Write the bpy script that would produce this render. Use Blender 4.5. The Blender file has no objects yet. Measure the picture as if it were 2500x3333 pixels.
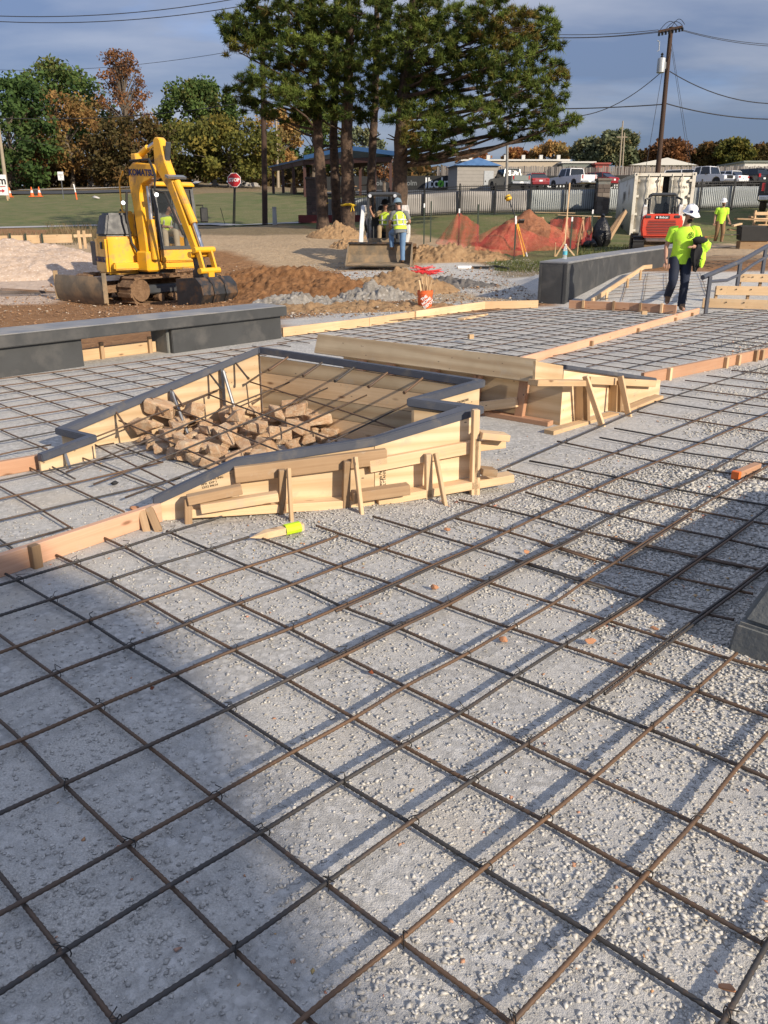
import bpy, bmesh, math, random
import numpy as np
from mathutils import Vector, Matrix, Euler, Quaternion
random.seed(7); RNG = np.random.default_rng(7)
S = bpy.context.scene; COL = S.collection
R = math.radians

# ---------------------------------------------------------------- camera, sky, sun, exposure
PW, PH, F, YH, H = 2500.0, 3333.0, 2650.0, 720.0, 1.55      # photo size, focal length (px), horizon row, eye height
TH = math.atan((PH/2-YH)/F)
CT, ST = math.cos(TH), math.sin(TH)
cam = bpy.data.cameras.new('camera'); camo = bpy.data.objects.new('camera', cam); COL.objects.link(camo)
cam.sensor_fit = 'HORIZONTAL'; cam.sensor_width = 36; cam.lens = 36*F/PW
cam.clip_start = 0.05; cam.clip_end = 3000
camo.location = (0, 0, H); camo.rotation_euler = (R(90)-TH, 0, 0)
S.camera = camo
SUN_AZ, SUN_EL = R(136), R(25)                                 # azimuth clockwise from +Y
W = bpy.data.worlds.new('World'); S.world = W; W.use_nodes = True
def build_world():
    nt = W.node_tree; n = nt.nodes; l = nt.links; n.clear()
    out = n.new('ShaderNodeOutputWorld'); bg = n.new('ShaderNodeBackground')
    sky = n.new('ShaderNodeTexSky'); sky.sky_type = 'NISHITA'; sky.sun_disc = False
    sky.sun_elevation = SUN_EL; sky.sun_rotation = SUN_AZ; sky.air_density = 1.0; sky.dust_density = 1.0; sky.ozone_density = 2.0
    tc = n.new('ShaderNodeTexCoord'); sep = n.new('ShaderNodeSeparateXYZ'); l.new(tc.outputs['Generated'], sep.inputs[0])
    # project the view direction on a cloud plane, stretch the layers sideways
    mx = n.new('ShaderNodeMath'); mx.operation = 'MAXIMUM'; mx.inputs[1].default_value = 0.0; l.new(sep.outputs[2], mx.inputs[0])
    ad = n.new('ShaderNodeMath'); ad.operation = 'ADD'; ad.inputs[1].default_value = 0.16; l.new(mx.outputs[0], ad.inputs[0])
    def div(o):
        d = n.new('ShaderNodeMath'); d.operation = 'DIVIDE'; l.new(o, d.inputs[0]); l.new(ad.outputs[0], d.inputs[1]); return d
    cb = n.new('ShaderNodeCombineXYZ'); l.new(div(sep.outputs[0]).outputs[0], cb.inputs[0]); l.new(div(sep.outputs[1]).outputs[0], cb.inputs[1])
    mp = n.new('ShaderNodeMapping'); mp.inputs['Scale'].default_value = (0.55, 0.95, 1); mp.inputs['Location'].default_value = (7.7, 2.1, 0); l.new(cb.outputs[0], mp.inputs[0])
    nz = n.new('ShaderNodeTexNoise'); nz.inputs['Scale'].default_value = 1.3; nz.inputs['Detail'].default_value = 7; nz.inputs['Roughness'].default_value = 0.52; nz.inputs['Distortion'].default_value = 0.3
    l.new(mp.outputs[0], nz.inputs['Vector'])
    rp = n.new('ShaderNodeValToRGB'); rp.color_ramp.elements[0].position = 0.18; rp.color_ramp.elements[1].position = 0.42
    rp.color_ramp.elements[0].color = (0, 0, 0, 1); rp.color_ramp.elements[1].color = (0.78, 0.78, 0.78, 1); l.new(nz.outputs[0], rp.inputs[0])
    nz2 = n.new('ShaderNodeTexNoise'); nz2.inputs['Scale'].default_value = 1.5; nz2.inputs['Detail'].default_value = 6; nz2.inputs['Roughness'].default_value = 0.5; l.new(mp.outputs[0], nz2.inputs['Vector'])
    cc = n.new('ShaderNodeMix'); cc.data_type = 'RGBA'; cc.inputs[6].default_value = CLOUD_DARK; cc.inputs[7].default_value = CLOUD_LIGHT; 
    rp2 = n.new('ShaderNodeValToRGB'); rp2.color_ramp.elements[0].position = 0.40; rp2.color_ramp.elements[1].position = 0.64; l.new(nz2.outputs[0], rp2.inputs[0]); l.new(rp2.outputs[0], cc.inputs[0])
    mix = n.new('ShaderNodeMix'); mix.data_type = 'RGBA'; l.new(rp.outputs[0], mix.inputs[0]); 
    tint = n.new('ShaderNodeMix'); tint.data_type = 'RGBA'; tint.blend_type = 'MULTIPLY'; tint.inputs[0].default_value = 1; tint.inputs[7].default_value = SKY_TINT
    l.new(sky.outputs[0], tint.inputs[6]); l.new(tint.outputs[2], mix.inputs[6]); l.new(cc.outputs[2], mix.inputs[7])
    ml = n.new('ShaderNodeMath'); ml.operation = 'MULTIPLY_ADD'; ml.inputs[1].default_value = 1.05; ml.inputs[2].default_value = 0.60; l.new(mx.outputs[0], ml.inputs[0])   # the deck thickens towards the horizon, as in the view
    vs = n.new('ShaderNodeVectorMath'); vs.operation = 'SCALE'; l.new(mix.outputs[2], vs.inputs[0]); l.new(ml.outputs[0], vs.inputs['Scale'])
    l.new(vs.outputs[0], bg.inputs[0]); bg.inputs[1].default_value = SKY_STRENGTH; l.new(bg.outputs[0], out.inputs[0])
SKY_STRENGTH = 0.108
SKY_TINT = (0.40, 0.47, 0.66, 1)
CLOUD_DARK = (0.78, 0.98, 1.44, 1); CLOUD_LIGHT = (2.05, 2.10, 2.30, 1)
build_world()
sun = bpy.data.lights.new('sun', 'SUN'); sun.energy = 2.2; sun.angle = R(0.53); sun.color = (1.0, 0.87, 0.70)
suno = bpy.data.objects.new('sun', sun); COL.objects.link(suno)
SUN_TO = Vector((math.sin(SUN_AZ)*math.cos(SUN_EL), math.cos(SUN_AZ)*math.cos(SUN_EL), math.sin(SUN_EL)))   # towards the sun
suno.rotation_euler = (-SUN_TO).to_track_quat('-Z', 'Y').to_euler(); suno.location = (20, -20, 20)
S.view_settings.view_transform = 'Standard'; S.view_settings.look = 'None'; S.view_settings.gamma = 1; S.view_settings.exposure = 1.48
S.view_settings.use_curve_mapping = False
S.cycles.max_bounces = 4; S.cycles.diffuse_bounces = 3; S.cycles.glossy_bounces = 2; S.cycles.transmission_bounces = 2; S.cycles.transparent_max_bounces = 8

# ---------------------------------------------------------------- photo measurements -> places
def ray(px, py):
    u = (px-PW/2)/F; v = (PH/2-py)/F
    return Vector((u, CT+v*ST, -ST+v*CT))
def at(px, py, Y):                       # the point seen at a pixel, Y metres ahead
    d = ray(px, py); t = Y/d.y
    return Vector((d.x*t, Y, H+d.z*t))
def gz(px, py, z=0.0):                   # the point seen at a pixel on the level z
    d = ray(px, py); t = (z-H)/d.z
    return Vector((d.x*t, d.y*t, z))
def onwall(px, py, A, B, off=0.0):       # the point seen at a pixel on the upright plane through A and B
    d = ray(px, py); e = Vector((B.x-A.x, B.y-A.y, 0)).normalized(); nrm = Vector((e.y, -e.x, 0))
    if nrm.y > 0: nrm = -nrm
    P0 = Vector((A.x, A.y, 0))+nrm*off; O = Vector((0, 0, H))
    t = (P0-O).dot(nrm)/d.dot(nrm)
    return O+d*t

# ---------------------------------------------------------------- mesh helpers
def tag(o, label=None, cat=None, group=None, kind=None):
    if label: o['label'] = label
    if cat: o['category'] = cat
    if group: o['group'] = group
    if kind: o['kind'] = kind
    return o
def thing(name, loc=(0, 0, 0), rz=0.0, label=None, cat=None, group=None):
    o = bpy.data.objects.new(name, None); COL.objects.link(o)
    o.empty_display_size = 0.1; o.location = loc; o.rotation_euler = (0, 0, rz)
    return tag(o, label, cat, group)
def par(o, p, local):
    if p is not None:
        o.parent = p
        if not local:
            m = Matrix.Identity(4); q = p; chain = []
            while q is not None: chain.append(q); q = q.parent
            for q in reversed(chain): m = m @ q.matrix_parent_inverse @ q.matrix_basis
            o.matrix_parent_inverse = m.inverted()
def basis(X, up=None):
    X = Vector(X).normalized(); up = Vector(up or (0, 0, 1))
    if abs(X.dot(up.normalized())) > 0.97: up = Vector((0, 1, 0)) if abs(X.y) < 0.9 else Vector((1, 0, 0))
    Y = up.cross(X).normalized(); Z = X.cross(Y)
    return X, Y, Z
class MB:
    def __init__(s): s.v = []; s.f = []; s.m = []; s.mi = 0
    def add(s, vs, fs):
        o = len(s.v); s.v.extend([tuple(v) for v in vs]); s.f.extend([tuple(i+o for i in f) for f in fs]); s.m.extend([s.mi]*len(fs)); return s
    def mat(s, i): s.mi = i; return s
    def box(s, c, d, rot=None, tw=1.0, td=1.0):          # centre, size; tw/td shrink the top
        x, y, z = [q/2 for q in d]; vs = []
        for k in (-1, 1):
            a = tw if k > 0 else 1; b = td if k > 0 else 1
            for (i, j) in ((-1, -1), (1, -1), (1, 1), (-1, 1)): vs.append(Vector((i*x*a, j*y*b, k*z)))
        if rot is not None:
            rm = Euler(rot).to_matrix() if not isinstance(rot, Matrix) else rot
            vs = [rm @ v for v in vs]
        c = Vector(c); return s.add([v+c for v in vs], [(3, 2, 1, 0), (4, 5, 6, 7), (0, 1, 5, 4), (1, 2, 6, 5), (2, 3, 7, 6), (3, 0, 4, 7)])
    def beam(s, p, q, w, h, up=None):                     # bar from p to q, w across, h along up
        p = Vector(p); q = Vector(q); X, Y, Z = basis(q-p, up); vs = []
        for e in (p, q):
            for (i, j) in ((-1, -1), (1, -1), (1, 1), (-1, 1)): vs.append(e+Y*(i*w/2)+Z*(j*h/2))
        return s.add(vs, [(0, 1, 2, 3), (7, 6, 5, 4), (4, 5, 1, 0), (5, 6, 2, 1), (6, 7, 3, 2), (7, 4, 0, 3)])
    def tube(s, pts, r, n=8, caps=True):
        pts = [Vector(p) for p in pts]; k = len(pts); rs = r if isinstance(r, (list, tuple)) else [r]*k
        vs = []; prev = None
        for i, p in enumerate(pts):
            t = (pts[min(i+1, k-1)]-pts[max(i-1, 0)])
            if t.length < 1e-9: t = Vector((0, 0, 1))
            t.normalize()
            if prev is None: X, Y, Z = basis(t)
            else:
                Y = prev - t*prev.dot(t)
                Y = Y.normalized() if Y.length > 1e-6 else basis(t)[1]
                Z = t.cross(Y)
            prev = Y
            for a in range(n):
                w = 2*math.pi*a/n; vs.append(p+Y*(math.cos(w)*rs[i])+Z*(math.sin(w)*rs[i]))
        fs = []
        for i in range(k-1):
            for a in range(n):
                b = (a+1) % n; fs.append((i*n+a, i*n+b, (i+1)*n+b, (i+1)*n+a))
        if caps: fs.append(tuple(range(n-1, -1, -1))); fs.append(tuple((k-1)*n+a for a in range(n)))
        return s.add(vs, fs)
    def cyl(s, p, q, r, n=12): return s.tube([p, q], r, n)
    def prism(s, poly, ext, origin=(0, 0, 0), ux=(1, 0, 0), uy=(0, 0, 1)):   # polygon in plane (ux,uy), extruded by vector ext (centred)
        o = Vector(origin); ux = Vector(ux); uy = Vector(uy); e = Vector(ext)/2; n = len(poly)
        a = [o+ux*x+uy*y-e for x, y in poly]; b = [o+ux*x+uy*y+e for x, y in poly]
        return s.add(a+b, [tuple(range(n)), tuple(range(2*n-1, n-1, -1))]+[(i, i+n, (i+1) % n+n, (i+1) % n) for i in range(n)])
    def lathe(s, prof, c=(0, 0, 0), n=16, axis=None):
        c = Vector(c); rm = Vector((0, 0, 1)).rotation_difference(Vector(axis)).to_matrix() if axis else Matrix.Identity(3); vs = []
        for (r, z) in prof:
            for a in range(n):
                w = 2*math.pi*a/n; vs.append(c+rm @ Vector((r*math.cos(w), r*math.sin(w), z)))
        k = len(prof); fs = [(i*n+a, i*n+(a+1) % n, (i+1)*n+(a+1) % n, (i+1)*n+a) for i in range(k-1) for a in range(n)]
        fs.append(tuple(range(n-1, -1, -1))); fs.append(tuple((k-1)*n+a for a in range(n)))
        return s.add(vs, fs)
    def ball(s, c, r, n=12, m=8, sq=None):
        c = Vector(c); rx, ry, rz = (r, r, r) if not isinstance(r, (tuple, list)) else r; vs = [c+Vector((0, 0, -rz))]
        for j in range(1, m):
            ph = -math.pi/2+math.pi*j/m
            for a in range(n): w = 2*math.pi*a/n; vs.append(c+Vector((rx*math.cos(ph)*math.cos(w), ry*math.cos(ph)*math.sin(w), rz*math.sin(ph))))
        vs.append(c+Vector((0, 0, rz))); fs = []
        for a in range(n): fs.append((0, 1+(a+1) % n, 1+a))
        for j in range(m-2):
            for a in range(n): b = (a+1) % n; fs.append((1+j*n+a, 1+j*n+b, 1+(j+1)*n+b, 1+(j+1)*n+a))
        t = len(vs)-1; o = 1+(m-2)*n
        for a in range(n): fs.append((o+a, o+(a+1) % n, t))
        return s.add(vs, fs)
    def quad(s, a, b, c, d): return s.add([a, b, c, d], [(0, 1, 2, 3)])
    def build(s, name, mat, parent=None, local=True, smooth=False, bevel=0.0, seg=1, auto=None, fixn=True):
        me = bpy.data.meshes.new(name); me.from_pydata(s.v, [], s.f)
        mats = mat if isinstance(mat, (list, tuple)) else [mat]
        for m in mats: me.materials.append(m)
        if len(mats) > 1: me.polygons.foreach_set('material_index', s.m)
        if fixn or bevel:
            bm = bmesh.new(); bm.from_mesh(me)
            if fixn: bmesh.ops.recalc_face_normals(bm, faces=bm.faces)
            if bevel:
                es = [e for e in bm.edges if len(e.link_faces) == 2 and e.calc_face_angle(0) > 0.5]
                bmesh.ops.bevel(bm, geom=es, offset=bevel, segments=seg, affect='EDGES', clamp_overlap=True)
            bm.to_mesh(me); bm.free()
        if smooth: 
            me.polygons.foreach_set('use_smooth', [True]*len(me.polygons))
            try: me.set_sharp_from_angle(angle=R(auto if auto else 40))
            except Exception: pass
        me.update()
        o = bpy.data.objects.new(name, me); COL.objects.link(o); par(o, parent, local); return o
_boards = {}
def lumber(name, p, q, w, h, mat, parent=None, up=None, bevel=0.003):      # a sawn timber as its own object, grain along its length
    p = Vector(p); q = Vector(q); L = (q-p).length; X, Y, Z = basis(q-p, up)
    b = MB().box((0, 0, 0), (L, w, h)); o = b.build(name, mat, None, bevel=bevel)
    m = Matrix((X, Y, Z)).transposed().to_4x4(); m.translation = (p+q)/2
    if parent is not None: par(o, parent, False)
    o.matrix_basis = m
    return o
def panel(name, pts, thick, mat, parent=None, out=None):                   # flat sheet: corner loop, thickened against 'out'
    P = [Vector(p) for p in pts]; X = (P[1]-P[0]).normalized(); nrm = Vector((0, 0, 0))
    for i in range(1, len(P)-1): nrm += (P[i]-P[0]).cross(P[i+1]-P[0])
    nrm.normalize(); 
    if out is not None and nrm.dot(Vector(out)) < 0: nrm = -nrm
    Y = nrm.cross(X).normalized(); c = sum(P, Vector())/len(P)
    m = Matrix((X, Y, nrm)).transposed().to_4x4(); m.translation = c; mi = m.inverted()
    L = [mi @ p for p in P]; n = len(L)
    b = MB().add(L+[v-Vector((0, 0, thick)) for v in L], [tuple(range(n)), tuple(range(2*n-1, n-1, -1))]+[(i, i+n, (i+1) % n+n, (i+1) % n) for i in range(n)])
    o = b.build(name, mat, None)
    if parent is not None: par(o, parent, False)
    o.matrix_basis = m
    return o
def copy_tree(o, parent=None):
    c = o.copy(); COL.objects.link(c); c.parent = parent
    for ch in list(o.children): copy_tree(ch, c)
    return c
def npmesh(name, V, Fc, mat, parent=None, local=True, smooth=False, attr=None, fattr=None):     # numpy mesh, quads or tris
    V = np.asarray(V, dtype=np.float32); Fc = np.asarray(Fc, dtype=np.int32); k = Fc.shape[1]
    me = bpy.data.meshes.new(name); me.vertices.add(len(V)); me.vertices.foreach_set('co', V.ravel())
    me.loops.add(Fc.size); me.loops.foreach_set('vertex_index', Fc.ravel())
    me.polygons.add(len(Fc)); me.polygons.foreach_set('loop_start', np.arange(0, Fc.size, k, dtype=np.int32))
    try: me.polygons.foreach_set('loop_total', np.full(len(Fc), k, dtype=np.int32))
    except Exception: pass
    for m in (mat if isinstance(mat, (list, tuple)) else [mat]): me.materials.append(m)
    if smooth: me.polygons.foreach_set('use_smooth', np.ones(len(Fc), dtype=bool))
    for dom, dd in (('POINT', attr), ('FACE', fattr)):
        for nm, a in (dd or {}).items():
            a = np.asarray(a, dtype=np.float32)
            if a.ndim == 1: at_ = me.attributes.new(nm, 'FLOAT', dom); at_.data.foreach_set('value', a)
            else: at_ = me.attributes.new(nm, 'FLOAT_COLOR', dom); at_.data.foreach_set('color', np.concatenate([a, np.ones((len(a), 1), np.float32)], 1).ravel())
    me.update(calc_edges=True); me.validate()
    o = bpy.data.objects.new(name, me); COL.objects.link(o); par(o, parent, local); return o
def vnoise(X, Y, seed=0, octv=4, scale=1.0):          # value noise on numpy arrays, about -1..1
    X = np.asarray(X, float)/scale; Y = np.asarray(Y, float)/scale; out = np.zeros(np.broadcast(X, Y).shape); amp = 1.0; tot = 0
    for o in range(octv):
        xi = np.floor(X).astype(np.int64); yi = np.floor(Y).astype(np.int64); fx = X-xi; fy = Y-yi
        fx = fx*fx*(3-2*fx); fy = fy*fy*(3-2*fy)
        def hsh(a, b):
            n = (a*374761393+b*668265263+(seed+o*131)*1442695041) & 0x7fffffff
            n = ((n ^ (n >> 13))*1274126177) & 0x7fffffff; n = (n ^ (n >> 16)) & 0xffff
            return n/32767.5-1
        v = (hsh(xi, yi)*(1-fx)+hsh(xi+1, yi)*fx)*(1-fy)+(hsh(xi, yi+1)*(1-fx)+hsh(xi+1, yi+1)*fx)*fy
        out += v*amp; tot += amp; amp *= 0.5; X = X*2.03+11.3; Y = Y*2.03+5.7
    return out/tot

# ---------------------------------------------------------------- materials
def nodes(name):
    m = bpy.data.materials.new(name); m.use_nodes = True; nt = m.node_tree; return m, nt.nodes, nt.links, nt.nodes['Principled BSDF']
def c4(c): return (c[0], c[1], c[2], 1)
def mixrgb(n, l, fac, a, b, blend='MIX'):
    x = n.new('ShaderNodeMix'); x.data_type = 'RGBA'; x.blend_type = blend
    for s, v in ((0, fac), (6, a), (7, b)):
        if hasattr(v, 'is_output') or hasattr(v, 'links'): l.new(v, x.inputs[s])
        elif s == 0: x.inputs[0].default_value = v
        else: x.inputs[s].default_value = c4(v)
    return x.outputs[2]
def noise(n, l, vec, scale, detail=4, rough=0.55, dist=0.0):
    x = n.new('ShaderNodeTexNoise'); x.inputs['Scale'].default_value = scale; x.inputs['Detail'].default_value = detail; x.inputs['Roughness'].default_value = rough; x.inputs['Distortion'].default_value = dist
    if vec is not None: l.new(vec, x.inputs['Vector'])
    return x.outputs[0]
def ramp(n, l, fac, a, b, ca=(0, 0, 0), cb=(1, 1, 1)):
    x = n.new('ShaderNodeValToRGB'); x.color_ramp.elements[0].position = a; x.color_ramp.elements[1].position = b
    x.color_ramp.elements[0].color = c4(ca); x.color_ramp.elements[1].color = c4(cb); l.new(fac, x.inputs[0]); return x.outputs[0]
def objvec(n, l, scale=(1, 1, 1), kind='Object', rnd=True):
    tc = n.new('ShaderNodeTexCoord'); mp = n.new('ShaderNodeMapping'); mp.inputs['Scale'].default_value = scale; l.new(tc.outputs[kind], mp.inputs[0])
    if rnd:
        oi = n.new('ShaderNodeObjectInfo'); mu = n.new('ShaderNodeMath'); mu.operation = 'MULTIPLY'; mu.inputs[1].default_value = 37.0; l.new(oi.outputs['Random'], mu.inputs[0])
        cb = n.new('ShaderNodeCombineXYZ')
        for i in range(3): l.new(mu.outputs[0], cb.inputs[i])
        l.new(cb.outputs[0], mp.inputs['Location'])
    return mp.outputs[0]
def bumpn(n, l, h, strength, dist, pb):
    b = n.new('ShaderNodeBump'); b.inputs['Strength'].default_value = strength; b.inputs['Distance'].default_value = dist; l.new(h, b.inputs['Height']); l.new(b.outputs[0], pb.inputs['Normal'])
def MAT(name, col, rough=0.7, metal=0.0, var=0.2, scale=6.0, bump=0.0, bscale=None, bdist=0.01, dirt=None, dirt_amt=0.5, dscale=3.0, spec=0.5, coat=0.0, rv=0.1):
    m, n, l, p = nodes(name); v = objvec(n, l); f = noise(n, l, v, scale, 5)
    a = tuple(c*(1-var) for c in col); b = tuple(min(1, c*(1+var)) for c in col)
    c = mixrgb(n, l, f, a, b)
    if dirt:
        g = ramp(n, l, noise(n, l, v, dscale, 6, 0.65), 0.62-dirt_amt*0.35, 0.75-dirt_amt*0.2); c = mixrgb(n, l, g, c, dirt)
        rr = mixrgb(n, l, g, (rough,)*3, (0.9,)*3); l.new(rr, p.inputs['Roughness'])
    else:
        rr = ramp(n, l, f, 0.3, 0.7, (max(0, rough-rv),)*3, (min(1, rough+rv),)*3); l.new(rr, p.inputs['Roughness'])
    l.new(c, p.inputs['Base Color']); p.inputs['Metallic'].default_value = metal; p.inputs['Specular IOR Level'].default_value = spec; p.inputs['Coat Weight'].default_value = coat
    if bump: bumpn(n, l, noise(n, l, v, bscale or scale*4, 5, 0.6), bump, bdist, p)
    return m
def WOOD(name, ca, cb, grain=30.0, ply=False, rough=0.75, knots=True, dirt=0.25):
    m, n, l, p = nodes(name)
    v = objvec(n, l, (0.9, grain*0.8, grain*0.8) if not ply else (0.8, 6.0, 6.0))
    fine = noise(n, l, objvec(n, l, (2.2, 95, 95)), 1.0, 4)
    if ply:
        w = n.new('ShaderNodeTexWave'); w.wave_type = 'RINGS'; w.inputs['Scale'].default_value = 0.8; w.inputs['Distortion'].default_value = 7; w.inputs['Detail'].default_value = 3; w.inputs['Detail Scale'].default_value = 0.6; l.new(v, w.inputs['Vector']); band = w.outputs['Fac']
    else: band = noise(n, l, v, 1.0, 4, 0.6, 0.6)
    mx = n.new('ShaderNodeMath'); mx.operation = 'MULTIPLY_ADD'; mx.inputs[1].default_value = 0.55; l.new(fine, mx.inputs[0])
    sc_ = n.new('ShaderNodeMath'); sc_.operation = 'MULTIPLY'; sc_.inputs[1].default_value = 0.45 if ply else 0.6; l.new(band, sc_.inputs[0]); l.new(sc_.outputs[0], mx.inputs[2])
    c = mixrgb(n, l, ramp(n, l, mx.outputs[0], 0.32, 0.82), ca, cb)
    big = noise(n, l, objvec(n, l), 1.7, 4)
    c = mixrgb(n, l, ramp(n, l, big, 0.35, 0.75, (0, 0, 0), (dirt*1.6,)*3), c, tuple(x*0.6 for x in cb))
    if knots:
        vo = n.new('ShaderNodeTexVoronoi'); vo.inputs['Scale'].default_value = 1.0; l.new(objvec(n, l, (3.0, 9, 9)), vo.inputs['Vector'])
        k = ramp(n, l, vo.outputs['Distance'], 0.05, 0.13, (0.75,)*3, (0, 0, 0)); c = mixrgb(n, l, k, c, (0.14, 0.06, 0.025))
    vn = n.new('ShaderNodeTexVoronoi'); vn.inputs['Scale'].default_value = 1.0; l.new(objvec(n, l, (7, 16, 16)), vn.inputs['Vector'])
    c = mixrgb(n, l, ramp(n, l, vn.outputs['Distance'], 0.05, 0.075, (0.8,)*3, (0, 0, 0)), c, (0.10, 0.07, 0.05))
    c = mixrgb(n, l, ramp(n, l, noise(n, l, objvec(n, l), 5.5, 5, 0.7), 0.58, 0.70, (0, 0, 0), (0.45,)*3), c, (0.42, 0.37, 0.30))
    oi = n.new('ShaderNodeObjectInfo'); tone = ramp(n, l, oi.outputs['Random'], 0, 1, (0.70, 0.67, 0.62), (1.08, 1.08, 1.08))
    c = mixrgb(n, l, 1.0, c, tone, 'MULTIPLY')
    l.new(c, p.inputs['Base Color']); p.inputs['Roughness'].default_value = rough; p.inputs['Specular IOR Level'].default_value = 0.3
    bumpn(n, l, fine, 0.25, 0.002, p)
    return m
def EMIT(name, col, s):
    m, n, l, p = nodes(name); p.inputs['Base Color'].default_value = c4(col); p.inputs['Emission Color'].default_value = c4(col); p.inputs['Emission Strength'].default_value = s; return m
def GLASS(name, col=(0.02, 0.025, 0.03), alpha=0.55):
    m, n, l, p = nodes(name); p.inputs['Base Color'].default_value = c4(col); p.inputs['Roughness'].default_value = 0.05; p.inputs['Alpha'].default_value = alpha; p.inputs['Specular IOR Level'].default_value = 0.6; return m

M = {}
M['lumber'] = WOOD('fresh_pine_lumber', (0.78, 0.585, 0.37), (0.60, 0.40, 0.22), dirt=0.3)
M['pine_pink'] = WOOD('fir_lumber', (0.68, 0.43, 0.29), (0.53, 0.29, 0.175))
M['old_lumber'] = WOOD('weathered_lumber', (0.50, 0.35, 0.21), (0.33, 0.21, 0.115), dirt=0.4)
M['ply'] = WOOD('plywood', (0.80, 0.63, 0.42), (0.64, 0.455, 0.265), ply=True, knots=False, dirt=0.3)
M['ply_grey'] = WOOD('weathered_plywood', (0.58, 0.46, 0.30), (0.42, 0.30, 0.175), ply=True, knots=False, dirt=0.4)
M['steel_blue'] = MAT('primed_steel', (0.072, 0.080, 0.102), 0.5, 0.25, 0.22, 9, 0.08, 60, 0.002, dirt=(0.14, 0.13, 0.12), dirt_amt=0.2, dscale=7)
M['galv'] = MAT('galvanised_steel', (0.27, 0.28, 0.29), 0.4, 0.7, 0.2, 20)
M['concrete_dark'] = MAT('dark_formed_concrete', (0.042, 0.044, 0.045), 0.62, 0, 0.45, 3.2, 0.25, 22, 0.006, dirt=(0.085, 0.083, 0.08), dirt_amt=0.33, dscale=2.2)
M['concrete_top'] = MAT('trowelled_concrete', (0.20, 0.205, 0.212), 0.6, 0, 0.3, 4, 0.15, 40, 0.004, dirt=(0.30, 0.28, 0.25), dirt_amt=0.35, dscale=2.0)
M['concrete_grey'] = MAT('grey_concrete', (0.15, 0.155, 0.145), 0.85, 0, 0.35, 5, 0.5, 30, 0.012, dirt=(0.22, 0.20, 0.17), dirt_amt=0.4)
M['black_steel'] = MAT('black_painted_steel', (0.018, 0.019, 0.02), 0.45, 0.2, 0.3, 12)
M['black_rubber'] = MAT('black_rubber', (0.02, 0.02, 0.02), 0.75, 0, 0.3, 10)
M['white_paint'] = MAT('white_paint', (0.78, 0.78, 0.77), 0.4, 0, 0.06, 4, dirt=(0.45, 0.42, 0.38), dirt_amt=0.15)
M['dark_glass'] = GLASS('dark_glass', alpha=0.8)
M['clear_glass'] = GLASS('clear_glass', (0.05, 0.06, 0.06), 0.28)
# ---------------------------------------------------------------- terrain
ANCH = []
for px, py, Y in [(-300, 905, 24), (150, 900, 24), (420, 975, 21), (700, 978, 20.5), (980, 925, 20), (1300, 872, 26), (1600, 930, 21), (1640, 880, 25), (1150, 742, 40), (1000, 745, 38), (860, 733, 46), (760, 735, 51),
                  (300, 735, 50), (0, 750, 47), (-600, 750, 47), (1020, 724, 44), (1500, 697, 44), (1950, 690, 44), (2450, 680, 45), (3000, 676, 46), (2050, 790, 33.5), (2280, 785, 33.5), (2335, 797, 36), (2700, 790, 35),
                  (200, 640, 88), (760, 630, 88), (-100, 645, 88), (-900, 645, 88), (300, 612, 102), (600, 592, 122), (1000, 625, 75), (1200, 640, 78), (1600, 622, 90), (2400, 612, 92), (2700, 610, 92), (3400, 610, 92), (800, 800, 31), (1150, 800, 31), (300, 800, 33), (-400, 800, 33), (1500, 790, 33)]:
    p = at(px, py, Y); ANCH.append((p.x, p.y, p.z))
for x in (-160, -60, 0, 60, 160):
    for y, z in ((130, 5.4), (180, 6), (300, 7), (600, 8)): ANCH.append((x, y, z))
for x in (-90, 90):
    for y, z in ((-20, 0), (20, 0.1), (44, 1.8), (90, 4.6)): ANCH.append((x, y, z))
for x in (-9, -5, -2, 0, 3, 6, 10, 14):
    for y in (-8, 0, 6): ANCH.append((x, y, 0.0))
for x, y, z in ((-1.5, 13.5, -.02), (1, 15.5, 0), (-6, 12, -.08), (-9, 14, -.1), (-4, 15, -.15), (3.4, 17, .05), (5, 20.8, .4), (8, 20.8, .42), (12, 20.8, .45), (-40, 5, 0), (40, 5, 0), (7, 26, .55), (12, 27, .6)): ANCH.append((x, y, z))
ANCH = np.array(ANCH)
def _solve():
    P = ANCH[:, :2]; n = len(P); D = np.linalg.norm(P[:, None]-P[None], axis=2)
    A = np.zeros((n+1, n+1)); A[:n, :n] = -D; A[:n, n] = 1; A[n, :n] = 1; A[:n, :n] += np.eye(n)*-0.0
    b = np.concatenate([ANCH[:, 2], [0]]); return np.linalg.solve(A, b)
RW = _solve()
def tz(X, Y):
    X = np.asarray(X, float); Y = np.asarray(Y, float); sh = np.broadcast(X, Y).shape
    x = np.broadcast_to(X, sh).ravel(); y = np.broadcast_to(Y, sh).ravel(); z = np.full(x.shape, RW[-1])
    for i in range(len(ANCH)): z -= RW[i]*np.hypot(x-ANCH[i, 0], y-ANCH[i, 1])
    yb = np.interp(x, [-30, -4.5, -1.6, 0, 3.2, 30], [8.6, 8.6, 12.2, 13.9, 16.0, 16.0])
    w = np.clip((y-yb)/1.6, 0, 1); w = w*w*(3-2*w)
    rampz = np.clip((y-16)/4.8, 0, 1)*0.4
    z = z*w
    k = np.clip((x-3.3)/0.5, 0, 1)*np.clip((21.5-y)/1.0, 0, 1); z = z*(1-k)+rampz*k
    return z.reshape(sh)
def tz1(x, y): return float(tz(x, y))
_CX = np.arange(-140, 140.1, .5); _CY = np.arange(-2, 260.1, .5); _CZ = tz(*np.meshgrid(_CX, _CY))
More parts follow.
